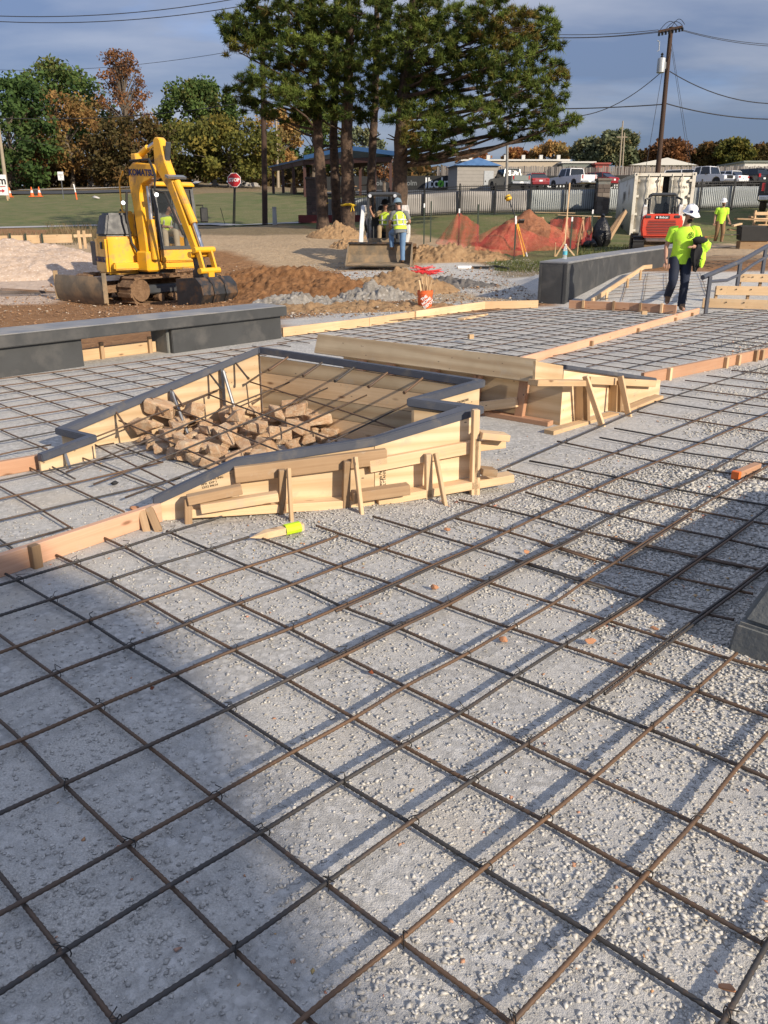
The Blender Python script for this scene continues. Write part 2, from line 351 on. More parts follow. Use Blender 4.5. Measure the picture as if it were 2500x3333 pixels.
def tzc(x, y):
    fx = np.clip((np.asarray(x)+140)/.5, 0, len(_CX)-1.01); fy = np.clip((np.asarray(y)+2)/.5, 0, len(_CY)-1.01); i = fx.astype(int); j = fy.astype(int); a = fx-i; b = fy-j
    return (_CZ[j, i]*(1-a)+_CZ[j, i+1]*a)*(1-b)+(_CZ[j+1, i]*(1-a)+_CZ[j+1, i+1]*a)*b
def T(px, py):                            # the terrain point seen at a pixel
    d = ray(px, py); o = Vector((0, 0, H)); ts = np.concatenate([np.linspace(1, 30, 150), np.linspace(30, 250, 300)])/d.y
    X = d.x*ts; Y = d.y*ts; Zr = H+d.z*ts; h = Zr-tzc(X, Y); i = np.argmax(h < 0)
    if h[i] >= 0: i = len(ts)-1
    i = max(i, 1); a, b = ts[i-1], ts[i]
    for _ in range(25):
        m = (a+b)/2
        if H+d.z*m-float(tzc(d.x*m, d.y*m)) < 0: b = m
        else: a = m
    return o+d*a
def project(X, Y, Z):
    dz = Z-H; dep = Y*CT-dz*ST; up = Y*ST+dz*CT
    dep = np.where(dep > 0.05, dep, 0.05)
    return PW/2+F*X/dep, PH/2-F*up/dep
def inpoly(px, py, poly):
    ins = np.zeros(px.shape, bool); j = len(poly)-1
    for i in range(len(poly)):
        xi, yi = poly[i]; xj, yj = poly[j]
        c = ((yi > py) != (yj > py)) & (px < (xj-xi)*(py-yi)/((yj-yi) or 1e-9)+xi); ins ^= c; j = i
    return ins
def warp(a, b, n, c, s):                  # sample positions from a to b, dense round c
    t0 = math.asinh((a-c)/s); t1 = math.asinh((b-c)/s); return c+s*np.sinh(np.linspace(t0, t1, n))
def ground_material():
    m, n, l, p = nodes('site_ground')
    tc = n.new('ShaderNodeTexCoord'); v = tc.outputs['Object']
    def att(nm):
        a = n.new('ShaderNodeAttribute'); a.attribute_name = nm; return a.outputs['Fac']
    nA = noise(n, l, v, 5, 5, 0.68); nB = noise(n, l, v, 0.8, 4, 0.62); nC = noise(n, l, v, 40, 4, 0.7); nF = noise(n, l, v, 170, 3, 0.75)
    vo = n.new('ShaderNodeTexVoronoi'); vo.inputs['Scale'].default_value = 75; l.new(v, vo.inputs['Vector'])
    g = n.new('ShaderNodeSeparateColor'); l.new(vo.outputs['Color'], g.inputs[0])
    stone = mixrgb(n, l, g.outputs[0], (0.40, 0.386, 0.355), (0.62, 0.60, 0.555))
    fines = mixrgb(n, l, nC, (0.48, 0.457, 0.41), (0.60, 0.572, 0.515)); fines = mixrgb(n, l, 1.0, fines, ramp(n, l, nF, 0.32, 0.68, (0.52,)*3, (1.28,)*3), 'MULTIPLY')
    vo2 = n.new('ShaderNodeTexVoronoi'); vo2.inputs['Scale'].default_value = 34; l.new(v, vo2.inputs['Vector']); g2 = n.new('ShaderNodeSeparateColor'); l.new(vo2.outputs['Color'], g2.inputs[0])
    chips = mixrgb(n, l, g2.outputs[0], (0.32, 0.31, 0.288), (0.58, 0.562, 0.525)); chips = mixrgb(n, l, ramp(n, l, vo2.outputs['Distance'], 0.42, 0.62, (0, 0, 0), (0.75,)*3), chips, (0.22, 0.212, 0.195)); stone = mixrgb(n, l, 0.55, stone, chips)
    stone = mixrgb(n, l, ramp(n, l, noise(n, l, v, 1.7, 4, 0.6), 0.46, 0.62, (0.08,)*3, (0.9,)*3), stone, fines)
    stone = mixrgb(n, l, ramp(n, l, nB, 0.55, 0.72, (0, 0, 0), (0.6,)*3), stone, (0.52, 0.445, 0.335))
    fA = ramp(n, l, nA, 0.3, 0.72); fB = ramp(n, l, nB, 0.4, 0.68, (0, 0, 0), (0.6,)*3)
    def clod(a, b):
        return mixrgb(n, l, fB, mixrgb(n, l, fA, a, b), tuple(0.5*(q+r)*0.8 for q, r in zip(a, b)))
    brown = clod((0.20, 0.095, 0.04), (0.40, 0.225, 0.105)); tan = clod((0.38, 0.27, 0.16), (0.54, 0.41, 0.265)); pink = clod((0.46, 0.34, 0.25), (0.64, 0.52, 0.42))
    gr = mixrgb(n, l, nC, (0.045, 0.078, 0.02), (0.12, 0.165, 0.05)); gr = mixrgb(n, l, ramp(n, l, nB, 0.3, 0.66, (0.1,)*3, (0.8,)*3), gr, (0.21, 0.175, 0.09)); dry = clod((0.17, 0.125, 0.07), (0.30, 0.235, 0.14))
    c = brown
    for nm, cc in (('w_tan', tan), ('w_pink', pink), ('w_gravel', stone), ('w_grass', gr), ('w_dry', dry)): c = mixrgb(n, l, att(nm), c, cc)
    l.new(c, p.inputs['Base Color']); p.inputs['Roughness'].default_value = 0.95; p.inputs['Specular IOR Level'].default_value = 0.2
    h1 = n.new('ShaderNodeMath'); h1.operation = 'ADD'; l.new(nC, h1.inputs[0]); l.new(nF, h1.inputs[1])
    b = n.new('ShaderNodeBump'); b.inputs['Strength'].default_value = 0.9; b.inputs['Distance'].default_value = 0.006; l.new(h1.outputs[0], b.inputs['Height'])
    b2 = n.new('ShaderNodeBump'); b2.inputs['Distance'].default_value = 0.12; l.new(nA, b2.inputs['Height'])
    gi = n.new('ShaderNodeMath'); gi.operation = 'SUBTRACT'; gi.inputs[0].default_value = 0.85; l.new(att('w_gravel'), gi.inputs[1]); l.new(gi.outputs[0], b2.inputs['Strength'])
    l.new(b.outputs[0], b2.inputs['Normal']); l.new(b2.outputs[0], p.inputs['Normal'])
    return m
M['ground'] = ground_material()
def build_ground():
    xs = warp(-420, 420, 420, 0, 9); ys = np.concatenate([warp(-160, 0.2, 24, 0.2, 3), warp(0.35, 900, 470, 10, 14)])
    X, Y = np.meshgrid(xs, ys); Z = tz(X, Y)
    far = np.clip((np.hypot(X, Y)-10)/20, 0, 1)
    Z = Z+vnoise(X, Y, 3, 4, 6.0)*0.10*far*np.clip((Y-17)/5, 0, 1)+vnoise(X, Y, 5, 3, 0.8)*0.006
    px, py = project(X, Y, Z); jx = px+vnoise(X, Y, 11, 4, 2.5)*28; jy = py+vnoise(X, Y, 12, 4, 2.5)*14
    front = Y > 11
    yb = np.interp(X, [-30, -4.5, -1.6, 0, 3.2, 30], [8.4, 8.6, 12.1, 13.7, 16.3, 16.3])
    rampm = (X > 3.3) & (Y < 20.8)
    gravel = ((Y+vnoise(X, Y, 21, 4, 0.6)*0.25 < yb) | rampm)
    def P(*polys): 
        o = np.zeros(X.shape, bool)
        for q in polys: o |= inpoly(jx, jy, q)
        return o & front & ~gravel
    road = P([(1180, 880), (1450, 855), (1780, 862), (1760, 985), (1560, 960), (1200, 925)], [(900, 1045), (1330, 985), (1560, 975), (1350, 1020), (920, 1080)], [(1030, 905), (1180, 880), (1200, 920), (1060, 935)])
    grass = P([(-4000, 642), (700, 627), (990, 622), (1010, 640), (1700, 618), (5000, 600), (5000, 795), (2250, 795), (2060, 805), (1900, 868), (1640, 888), (1580, 850), (1480, 790), (1330, 760), (1000, 735), (650, 737), (560, 748), (-4000, 765)])
    dry = P([(-4000, 400), (8000, 400), (8000, 606), (1700, 618), (1010, 640), (990, 622), (700, 627), (-4000, 642)], [(640, 736), (1340, 740), (1340, 765), (900, 762), (640, 765)], [(1620, 870), (1900, 850), (1900, 880), (1640, 900)], [(-4000, 790), (450, 770), (450, 790), (-4000, 820)])
    tan = P([(440, 752), (1150, 745), (1560, 770), (1560, 880), (1200, 890), (900, 872), (700, 815), (440, 790)], [(1300, 925), (1760, 940), (1760, 985), (1400, 985), (1250, 960)], [(-4000, 800), (480, 780), (400, 900), (250, 960), (-4000, 960)], [(2200, 790), (2600, 790), (2600, 840), (2150, 850)])
    pink = P([(-4000, 860), (330, 830), (380, 930), (150, 990), (-4000, 1010)])
    def sm(w):
        w = w.astype(float)
        for _ in range(1): w[1:-1, 1:-1] = (w[1:-1, 1:-1]*2+w[:-2, 1:-1]+w[2:, 1:-1]+w[1:-1, :-2]+w[1:-1, 2:])/6
        return w.ravel()
    at_ = {'w_gravel': sm(gravel | road), 'w_grass': sm(grass), 'w_dry': sm(dry), 'w_tan': sm(tan), 'w_pink': sm(pink)}
    ny, nx = X.shape; i = np.arange(ny*nx).reshape(ny, nx)
    q = np.stack([i[:-1, :-1], i[:-1, 1:], i[1:, 1:], i[1:, :-1]], -1).reshape(-1, 4)
    o = npmesh('ground', np.stack([X, Y, Z], -1).reshape(-1, 3), q, M['ground'], smooth=True, attr=at_)
    tag(o, kind='structure'); return o
build_ground()

# ---------------------------------------------------------------- loose gravel
def stone_material():
    m, n, l, p = nodes('limestone_chips'); a = n.new('ShaderNodeAttribute'); a.attribute_name = 'tint'
    tc = n.new('ShaderNodeTexCoord'); c = mixrgb(n, l, 1.0, a.outputs['Color'], ramp(n, l, noise(n, l, tc.outputs['Object'], 60, 2, 0.7), 0.3, 0.75, (0.85,)*3, (1.12,)*3), 'MULTIPLY')
    l.new(c, p.inputs['Base Color']); p.inputs['Roughness'].default_value = 0.9; p.inputs['Specular IOR Level'].default_value = 0.25; return m
M['chips'] = stone_material()
def stones(name, X, Y, Z, sz, mat, tint, rng, flat=0.65, tet=False):
    n = len(X); cube = np.array([(1, 0, 0), (0, 1, 0), (-1, 0, 0), (0, -1, 0), (.2, .1, 1), (-.1, -.2, -1)], float)*0.55
    fc = np.array([(0, 1, 4), (1, 2, 4), (2, 3, 4), (3, 0, 4), (1, 0, 5), (2, 1, 5), (3, 2, 5), (0, 3, 5)])
    if tet: cube = np.array([(1, 0, -.3), (-.5, .87, -.3), (-.5, -.87, -.3), (0, 0, .9)], float)*0.55; fc = np.array([(0, 1, 3), (1, 2, 3), (2, 0, 3), (0, 2, 1)])
    V = np.repeat(cube[None], n, 0)+rng.uniform(-0.24, 0.24, (n, len(cube), 3))
    V *= (sz[:, None]*np.stack([np.ones(n), rng.uniform(.6, .95, n), rng.uniform(.22, flat*.75, n)], 1))[:, None, :]
    ax = rng.normal(size=(n, 3)); ax /= np.linalg.norm(ax, axis=1)[:, None]; an = rng.normal(0, 0.32, n); az = rng.uniform(0, 6.283, n)
    c, s = np.cos(az), np.sin(az); x = V[..., 0]*c[:, None]-V[..., 1]*s[:, None]; y = V[..., 0]*s[:, None]+V[..., 1]*c[:, None]; V = np.stack([x, y, V[..., 2]], -1)
    K = np.cross(ax[:, None], V); d = (V*ax[:, None]).sum(-1, keepdims=True)*ax[:, None]
    V = V*np.cos(an)[:, None, None]+K*np.sin(an)[:, None, None]+d*(1-np.cos(an))[:, None, None]
    V += np.stack([X, Y, Z], -1)[:, None]
    Fc = (fc[None]+np.arange(n)[:, None, None]*len(cube)).reshape(-1, 3)
    return npmesh(name, V.reshape(-1, 3), Fc, mat, attr={'tint': np.repeat(tint, len(cube), 0)})
def tints(n, rng, orange=0.02):
    b = rng.uniform(0.33, 0.56, n); t = np.stack([b*1.03, b*0.985, b*0.89], -1); k = rng.random(n) < orange
    t[k] = np.stack([rng.uniform(.38, .52, k.sum()), rng.uniform(.22, .3, k.sum()), rng.uniform(.12, .17, k.sum())], -1); return t
def build_gravel():
    rng = np.random.default_rng(11); N = 3600000
    Y = rng.uniform(0.9, 16, N)**1.0; X = rng.uniform(-9, 9, N)
    vis = np.abs(X) < 0.56*Y+1.5
    yb = np.interp(X, [-30, -4.5, -1.6, 0, 3.2, 30], [8.4, 8.6, 12.1, 13.9, 16.3, 16.3])
    vis &= Y < yb-0.05; X = X[vis]; Y = Y[vis]; n = len(X)
    coarse = np.clip(0.42*vnoise(X, Y, 31, 4, 0.8)+0.25*vnoise(X, Y, 32, 3, 0.22)+0.06+np.clip((X-0.25-0.35*(Y-1.6))*0.40, -0.25, 0.6)+np.exp(-((Y-4.3)/1.1)**2)*np.clip((X+1.4)*1.2, 0, 1)*0.5, 0, 1)
    big = np.clip((X-0.6)*0.5, 0, 1)*0.5+0.3
    dist = np.hypot(X, Y)
    sz = 0.0045+0.009*rng.random(n)**2.5+(0.16+0.84*coarse)**1.7*0.034*rng.random(n)**(3.4-1.9*np.clip(big, 0, 1))
    keep = (rng.random(n) < np.clip(0.20+coarse*1.25, 0, 1)*np.clip(3.9/dist, .0, 1)) & (sz > 0.0019*dist+0.002)
    X, Y, sz, coarse = X[keep], Y[keep], sz[keep], coarse[keep]; n = len(X)
    nr = np.hypot(X, Y) < 4.2; idx = np.where(nr)[0]; fdx = np.where(~nr)[0]
    idx = rng.permutation(idx)[:108000]; fdx = rng.permutation(fdx)[:120000]; print('gravel stones', len(idx), len(fdx))
    o = stones('gravel', X[idx], Y[idx], tz(X[idx], Y[idx])+sz[idx]*0.10+coarse[idx]*0.004, sz[idx]*1.25, M['chips'], tints(len(idx), rng, 0.012), rng)
    o2 = stones('gravel', X[fdx], Y[fdx], tz(X[fdx], Y[fdx])+sz[fdx]*0.12, sz[fdx]*1.5, M['chips'], tints(len(fdx), rng, 0.012), rng, tet=True)
    tag(o2, 'loose limestone chips on the farther half of the pad', 'gravel', kind='stuff')
    tag(o, 'loose grey crushed limestone chips strewn over the compacted pad', 'gravel', kind='stuff')
build_gravel()

# ---------------------------------------------------------------- reinforcement
def rebar_material():
    m, n, l, p = nodes('rebar_steel'); v = objvec(n, l, kind='Object'); oi = n.new('ShaderNodeObjectInfo')
    r1 = n.new('ShaderNodeMath'); r1.operation = 'MULTIPLY_ADD'; r1.inputs[1].default_value = 0.5; r1.inputs[2].default_value = -0.18; l.new(oi.outputs['Random'], r1.inputs[0])
    a = n.new('ShaderNodeMath'); a.operation = 'ADD'; l.new(noise(n, l, v, 2.2, 6, 0.65), a.inputs[0]); l.new(r1.outputs[0], a.inputs[1])
    c = mixrgb(n, l, ramp(n, l, a.outputs[0], 0.42, 0.72), (0.055, 0.05, 0.046), (0.14, 0.083, 0.048))
    c = mixrgb(n, l, ramp(n, l, noise(n, l, v, 14, 5, 0.7), 0.56, 0.74, (0, 0, 0), (0.5,)*3), c, (0.25, 0.13, 0.06))
    l.new(c, p.inputs['Base Color']); p.inputs['Metallic'].default_value = 0.35; p.inputs['Roughness'].default_value = 0.6; return m
M['rebar'] = rebar_material()
M['tie'] = MAT('tie_wire', (0.03, 0.028, 0.026), 0.6, 0.5)
def bar_mesh(pts, r=0.0072, rib=False):
    P = np.array([tuple(p) for p in pts]); seg = np.linalg.norm(np.diff(P, axis=0), axis=1); s = np.concatenate([[0], np.cumsum(seg)])
    step = 0.009 if rib else 0.18; n = max(2, int(s[-1]/step)+1); t = np.linspace(0, s[-1], n)
    Q = np.stack([np.interp(t, s, P[:, i]) for i in range(3)], 1)
    if len(P) > 2:                        # round the hand-laid kinks
        k = max(1, int(0.12/step)); ker = np.ones(2*k+1)/(2*k+1)
        for i in range(2):
            pad = np.concatenate([2*Q[:1, i]-Q[k:0:-1, i], Q[:, i], 2*Q[-1:, i]-Q[-2:-k-2:-1, i]]) if n > 2*k+2 else None
            if pad is not None: Q[:, i] = np.convolve(pad, ker, 'valid')
    rr = np.full(n, r)
    if rib: rr = np.where(np.arange(n) % 2 == 0, r*1.10, r*0.88)
    d = np.gradient(Q, axis=0); d /= np.linalg.norm(d, axis=1)[:, None]; side = np.stack([-d[:, 1], d[:, 0], np.zeros(n)], 1); side /= np.linalg.norm(side, axis=1)[:, None]; up = np.cross(d, side)*-1
    up = np.cross(side, d)*-1; K = 6; V = []
    for a in range(K):
        w = 2*math.pi*a/K; V.append(Q+side*(math.cos(w)*rr)[:, None]+up*(math.sin(w)*rr)[:, None])
    V = np.stack(V, 1).reshape(-1, 3); i = np.arange(n-1)[:, None]*K; a = np.arange(K)[None]; b = (a+1) % K
    Fq = np.stack([i+a, i+b, i+K+b, i+K+a], -1).reshape(-1, 4)
    e0 = np.array([[5, 4, 1, 0], [4, 3, 2, 1]]); e1 = (n-1)*K+np.array([[0, 1, 4, 5], [1, 2, 3, 4]])
    return V, np.concatenate([Fq, e0, e1])
def add_bar(parent, pts, rib=False, r=0.0072):
    V, Fq = bar_mesh(pts, r, rib); return npmesh('rebar', V, Fq, M['rebar'], parent, local=False, smooth=True)
ZA, ZB = 0.036, 0.021
def N2(l, z): return [gz(x, y, z) for x, y in l]
A_BARS = [
 [(0,1904),(238,1832),(410,1780),(543,1735),(723,1681)],
 [(0,2003),(163,1952),(356,1889),(512,1838),(681,1789),(811,1747)],
 [(0,2124),(286,2021),(470,1955),(642,1898),(808,1844),(1000,1783),(1100,1744)],
 [(0,2263),(175,2193),(410,2106),(603,2033),(772,1965),(958,1901),(1096,1847),(1247,1786),(1480,1684),(1588,1641),(1800,1556),(1940,1500),(2217,1388),(2500,1277)],
 [(0,2436),(72,2409),(319,2299),(570,2196),(760,2115),(946,2046),(1137,1962),(1277,1901),(1410,1838),(1548,1780),(1747,1684),(2000,1562),(2223,1467),(2500,1346)],
 [(0,2647),(207,2552),(482,2428),(742,2308),(1000,2181),(1102,2133),(1289,2040),(1449,1967),(1579,1895),(1711,1825),(1820,1774),(2009,1672),(2272,1557),(2500,1432)],
 [(0,2974),(72,2937),(411,2748),(693,2594),(953,2447),(1153,2338),(1325,2229),(1512,2133),(1669,2040),(1808,1961),(1907,1889),(2000,1832),(2100,1764),(2264,1658),(2500,1516)],
 [(0,3231),(200,3099),(554,2880),(848,2711),(1111,2545),(1310,2427),(1499,2321),(1681,2199),(1837,2098),(1972,2017),(2086,1945),(2189,1875),(2279,1812),(2363,1754),(2500,1653)],
 [(370,3338),(761,3091),(1059,2876),(1333,2677),(1529,2545),(1710,2424),(1907,2290),(2057,2176),(2175,2082),(2288,1995),(2390,1921),(2560,1790)],
 [(900,3390),(991,3306),(1303,3061),(1570,2827),(1770,2669),(1936,2530),(2115,2372),(2259,2249),(2399,2126)],
 [(1600,3400),(1663,3333),(1932,3042),(2094,2854),(2260,2677),(2403,2492),(2560,2320)],
 [(2310,3400),(2350,3333),(2560,2960)],
 [(1622,1532),(2018,1361),(2139,1307),(2500,1190)]]
B_BARS = [
 [(-30,2810),(72,2937),(200,3099),(430,3400)],
 [(-30,2320),(72,2409),(207,2552),(411,2748),(554,2880),(761,3091),(991,3306),(1090,3400)],
 [(-30,2045),(48,2103),(175,2196),(324,2307),(482,2428),(693,2594),(848,2711),(1059,2876),(1303,3061),(1663,3328),(1740,3390)],
 [(18,1868),(72,1898),(163,1952),(286,2021),(416,2106),(570,2196),(742,2308),(953,2447),(1111,2545),(1333,2677),(1570,2827),(1932,3042),(2358,3313),(2480,3390)],
 [(184,1807),(241,1832),(356,1889),(473,1955),(606,2033),(760,2115),(934,2211),(1153,2338),(1310,2427),(1529,2545),(1770,2669),(2094,2854),(2560,3115)],
 [(338,1750),(410,1783),(515,1841),(642,1898),(778,1967),(949,2049),(1102,2127),(1313,2232),(1499,2321),(1710,2424),(1936,2530),(2260,2677),(2560,2830)],
 [(543,1729),(681,1789),(808,1844),(964,1904),(1115,1976),(1283,2037),(1500,2133),(1687,2205),(1907,2294),(2115,2374),(2403,2490),(2560,2560)],
 [(856,1753),(1000,1806),(1102,1844),(1280,1901),(1446,1967),(1663,2046),(1835,2101),(2057,2176),(2259,2246),(2560,2355)],
 [(1030,1711),(1247,1786),(1416,1841),(1585,1895),(1801,1964),(1972,2017),(2173,2082),(2375,2145),(2560,2195)],
 [(1214,1681),(1374,1729),(1536,1777),(1705,1829),(1904,1890),(2086,1945),(2288,1998),(2390,2017)],
 [(1482,1687),(1645,1729),(1816,1780),(1956,1824),(2182,1875),(2390,1921),(2452,1933)],
 [(1494,1627),(1585,1645),(1747,1684),(1880,1725),(2100,1774),(2279,1812),(2560,1872)],
 [(1711,1602),(1845,1641),(2009,1677),(2168,1716),(2363,1754),(2560,1800)],
 [(1651,1530),(1802,1563),(2000,1609),(2095,1631),(2255,1660),(2560,1718)],
 [(1723,1500),(1892,1530),(2000,1552),(2230,1600),(2560,1655)],
 [(1813,1436),(2163,1509),(2560,1568)],[(1952,1424),(2217,1473),(2560,1518)],[(2000,1394),(2266,1440),(2560,1482)],[(2073,1340),(2344,1382),(2560,1414)],[(2115,1304),(2404,1346),(2560,1364)],[(2151,1280),(2560,1333)],[(2127,1253),(2560,1306)],[(2230,1238),(2560,1276)],[(2300,1222),(2560,1252)],[(2380,1205),(2560,1222)]]
def cross2(a, b):                        # crossing of two polylines seen from above
    out = []
    for i in range(len(a)-1):
        for j in range(len(b)-1):
            p, r = a[i], a[i+1]-a[i]; q, s = b[j], b[j+1]-b[j]; d = r.x*s.y-r.y*s.x
            if abs(d) < 1e-9: continue
            t = ((q.x-p.x)*s.y-(q.y-p.y)*s.x)/d; u = ((q.x-p.x)*r.y-(q.y-p.y)*r.x)/d
            if 0 <= t <= 1 and 0 <= u <= 1: out.append((p+r*t, r.normalized(), s.normalized()))
    return out
def offset_bar(pts, t0, t1, off):         # lapped second bar beside a bar, between two fractions of its length
    L = [0]
    for a, b in zip(pts, pts[1:]): L.append(L[-1]+(b-a).length)
    o = []
    for k in range(9):
        t = (t0+(t1-t0)*k/8)*L[-1]; i = max(j for j in range(len(L)-1) if L[j] <= t+1e-9); f = (t-L[i])/(L[i+1]-L[i]); p = pts[i].lerp(pts[i+1], f); d = (pts[i+1]-pts[i]).normalized()
        o.append(p+Vector((d.y, -d.x, 0))*off)
    return o
def near_mat():
    mat = thing('rebar_mat', gz(1250, 2400, 0), 0, 'rusty rebar grid tied over grey gravel in front of the planter form', 'rebar mat')
    def ext(raw, z):                      # bars that leave the frame run on for a while
        p = N2(raw, z)
        for e, (a, b) in ((0, (0, 1)), (1, (-1, -2))):
            x, y = raw[a]
            if x <= 0 or x >= 2500 or y >= 3330:
                q = p[a]+(p[a]-p[b]).normalized()*1.4
                p = [q]+p if e == 0 else p+[q]
        return p
    PA = [ext(b, ZA) for b in A_BARS]; PB = [ext(b, ZB) for b in B_BARS]
    for i, b in enumerate(PA): add_bar(mat, b, rib=i not in (12,), r=0.0066)
    for i, b in enumerate(PB): add_bar(mat, b, rib=i < 13, r=0.0063)
    for bi, t0, t1 in ((7, .52, .76), (8, .5, .74), (5, .30, .52), (4, .30, .42), (6, .55, .66)): add_bar(mat, offset_bar(PA[bi], t0, t1, 0.0155), True, 0.0061)
    for bi, t0, t1 in ((9, .48, .72), (10, .35, .55), (11, .3, .5)): add_bar(mat, offset_bar(PB[bi], t0, t1, 0.0150), False, 0.006)
    w = MB(); rnd = random.Random(3)
    for a in PA:
        for b in PB:
            for p, d, e in cross2(a, b):
                if rnd.random() < 0.35 or p.y > 7: continue
                dg = (d+e*rnd.choice((-1, 1))).normalized(); nn = Vector((0, 0, 1)); pts = []
                for k in range(9):
                    an = -0.6+k/8*(math.pi+1.2); pts.append(p+dg*(math.cos(an)*0.0165)+nn*(math.sin(an)*0.019-0.006))
                w.tube(pts, 0.0016, 4)
                q = p+nn*0.013; w.tube([q, q+Vector((rnd.uniform(-.02, .02), rnd.uniform(-.02, .02), 0.012)), q+Vector((rnd.uniform(-.03, .03), rnd.uniform(-.03, .03), 0.012))], 0.0016, 4)
    o = w.build('wire_ties', M['tie'], mat, local=False, fixn=False); o['kind'] = 'stuff'
near_mat()
# regular mats further away: bars parallel to the near ones, clipped to an outline on the ground
GY = R(-45); DB = Vector((math.sin(GY), math.cos(GY), 0)); DA = Vector((math.cos(GY), -math.sin(GY), 0))
def clip_line(o, d, poly):
    ts = []
    for i in range(len(poly)):
        a, b = poly[i], poly[(i+1) % len(poly)]; e = b-a; den = d.x*e.y-d.y*e.x
        if abs(den) < 1e-9: continue
        t = ((a.x-o.x)*e.y-(a.y-o.y)*e.x)/den; u = ((a.x-o.x)*d.y-(a.y-o.y)*d.x)/den
        if 0 <= u < 1: ts.append(t)
    ts.sort(); return [(ts[i], ts[i+1]) for i in range(0, len(ts)-1, 2)]
def far_mat(name, label, poly, da=DA, db=DB, sa=0.36, sb=0.34, zf=None, seed=1, r=0.0058):
    rnd = random.Random(seed); c = sum(poly, Vector())/len(poly); m = thing(name, (c.x, c.y, 0), 0, label, 'rebar mat')
    zf = zf or (lambda x, y: tz1(x, y))
    for d, e, sp, dz in ((da, db, sa, ZA), (db, da, sb, ZB)):
        nd = Vector((-d.y, d.x, 0)); ks = [(p-c).dot(nd) for p in poly]; k = min(ks)+0.1
        while k < max(ks):
            o = c+nd*(k+rnd.uniform(-.025, .025)); dd = (d+nd*rnd.uniform(-.012, .012)).normalized()
            for t0, t1 in clip_line(Vector((o.x, o.y, 0)), dd, poly):
                if t1-t0 < 0.25: continue
                n = max(2, int((t1-t0)/0.5)); pts = []
                for j in range(n+1):
                    q = o+dd*(t0+(t1-t0)*j/n)+nd*rnd.uniform(-.008, .008); pts.append(Vector((q.x, q.y, zf(q.x, q.y)+dz+rnd.uniform(-.004, .006))))
                add_bar(m, pts, False, r)
            k += sp
    return m
def G0(l): return [gz(x, y, 0.03) for x, y in l]
far_mat('rebar_mat', 'rebar grid on gravel between the long dark bench and the planter form', G0([(-60, 1240), (917, 1112), (985, 1090), (850, 1165), (240, 1412), (130, 1470), (-60, 1500)]), seed=2)
far_mat('rebar_mat', 'low rebar grid behind the pink left form board running into the planter', G0([(-60, 1530), (130, 1500), (310, 1440), (470, 1450), (590, 1560), (470, 1640), (-60, 1818)]), seed=3)
far_mat('rebar_mat', 'wide rebar grid on pale gravel behind both forms, before the low wall', G0([(935, 1093), (1240, 1040), (1585, 1004), (1850, 1003), (2250, 1010), (1680, 1168), (1560, 1160), (1040, 1110), (880, 1135)]), seed=4)
far_mat('rebar_mat', 'rebar grid between the diagonal pink board and the stair forms', G0([(1715, 1185), (2290, 1022), (2330, 1012), (2560, 1010), (2560, 1115), (2095, 1205), (1860, 1195)]), seed=5)
# ---------------------------------------------------------------- planter form
def zoomer(x0, y0, s): return lambda x, y: (x0+x*s, y0+y*s)
z1 = zoomer(0, 900, .5727); z2 = zoomer(700, 1000, .6028); z3 = zoomer(1500, 900, .6028); z4 = zoomer(0, 1500, .6028); z7 = zoomer(1900, 500, .3617); z6 = zoomer(1350, 450, .3918)
def sweep(pts, w, h, name, mat, parent):          # square tube along a bent line, mitred corners
    n = len(pts); vs = []
    for i, p in enumerate(pts):
        a = (pts[i]-pts[i-1]) if i else (pts[1]-pts[0]); b = (pts[i+1]-pts[i]) if i < n-1 else (pts[i]-pts[i-1])
        a = Vector((a.x, a.y, 0)).normalized(); b = Vector((b.x, b.y, 0)).normalized(); na = Vector((-a.y, a.x, 0)); nb = Vector((-b.y, b.x, 0)); m = (na+nb)
        m = na if m.length < 0.2 else m.normalized(); k = 1/max(0.35, m.dot(na))
        for s, t in ((-1, -1), (1, -1), (1, 1), (-1, 1)): vs.append(p+m*(s*w/2*k)+Vector((0, 0, t*h/2)))
    fs = [(i*4+a, i*4+(a+1) % 4, i*4+4+(a+1) % 4, i*4+4+a) for i in range(n-1) for a in range(4)]+[(3, 2, 1, 0), tuple((n-1)*4+a for a in range(4))]
    return MB().add(vs, fs).build(name, mat, parent, local=False, bevel=0.006, seg=2)
def wallpanel(name, a, b, za, zb, mat, parent, out, thick=0.018, base=-0.02):
    a0 = Vector((a.x, a.y, base)); b0 = Vector((b.x, b.y, base)); return panel(name, [a0, b0, Vector((b.x, b.y, zb)), Vector((a.x, a.y, za))], thick, mat, parent, out)
def stamp(name, o, lines, parent, a, b, off, z0, u0, size=0.03, rot90=False):   # ink stamp lettering on a sheet
    pass
def TEXT(name, s, size, mat, parent, m, local=False, ext=0.001, bold=0.0, align='CENTER'):
    cu = bpy.data.curves.new(name, 'FONT'); cu.body = s; cu.size = size; cu.align_x = align; cu.align_y = 'CENTER'; cu.extrude = ext; cu.offset = bold; cu.resolution_u = 3
    o = bpy.data.objects.new('tmp', cu); COL.objects.link(o); dg = bpy.context.evaluated_depsgraph_get(); me = bpy.data.meshes.new_from_object(o.evaluated_get(dg)); bpy.data.objects.remove(o); bpy.data.curves.remove(cu)
    me.materials.clear(); me.materials.append(mat); q = bpy.data.objects.new(name, me); COL.objects.link(q); par(q, parent, local); q.matrix_basis = m
    if 'stencil' in name or 'ink' in name: q['kind'] = 'stuff'
    return q
def facing(p, nrm, up=(0, 0, 1)):              # matrix whose Z is nrm, Y is up
    Z = Vector(nrm).normalized(); X = Vector(up).cross(Z).normalized(); Y = Z.cross(X); m = Matrix((X, Y, Z)).transposed().to_4x4(); m.translation = Vector(p); return m
M['ink'] = MAT('stamp_ink', (0.10, 0.075, 0.05), 0.9)
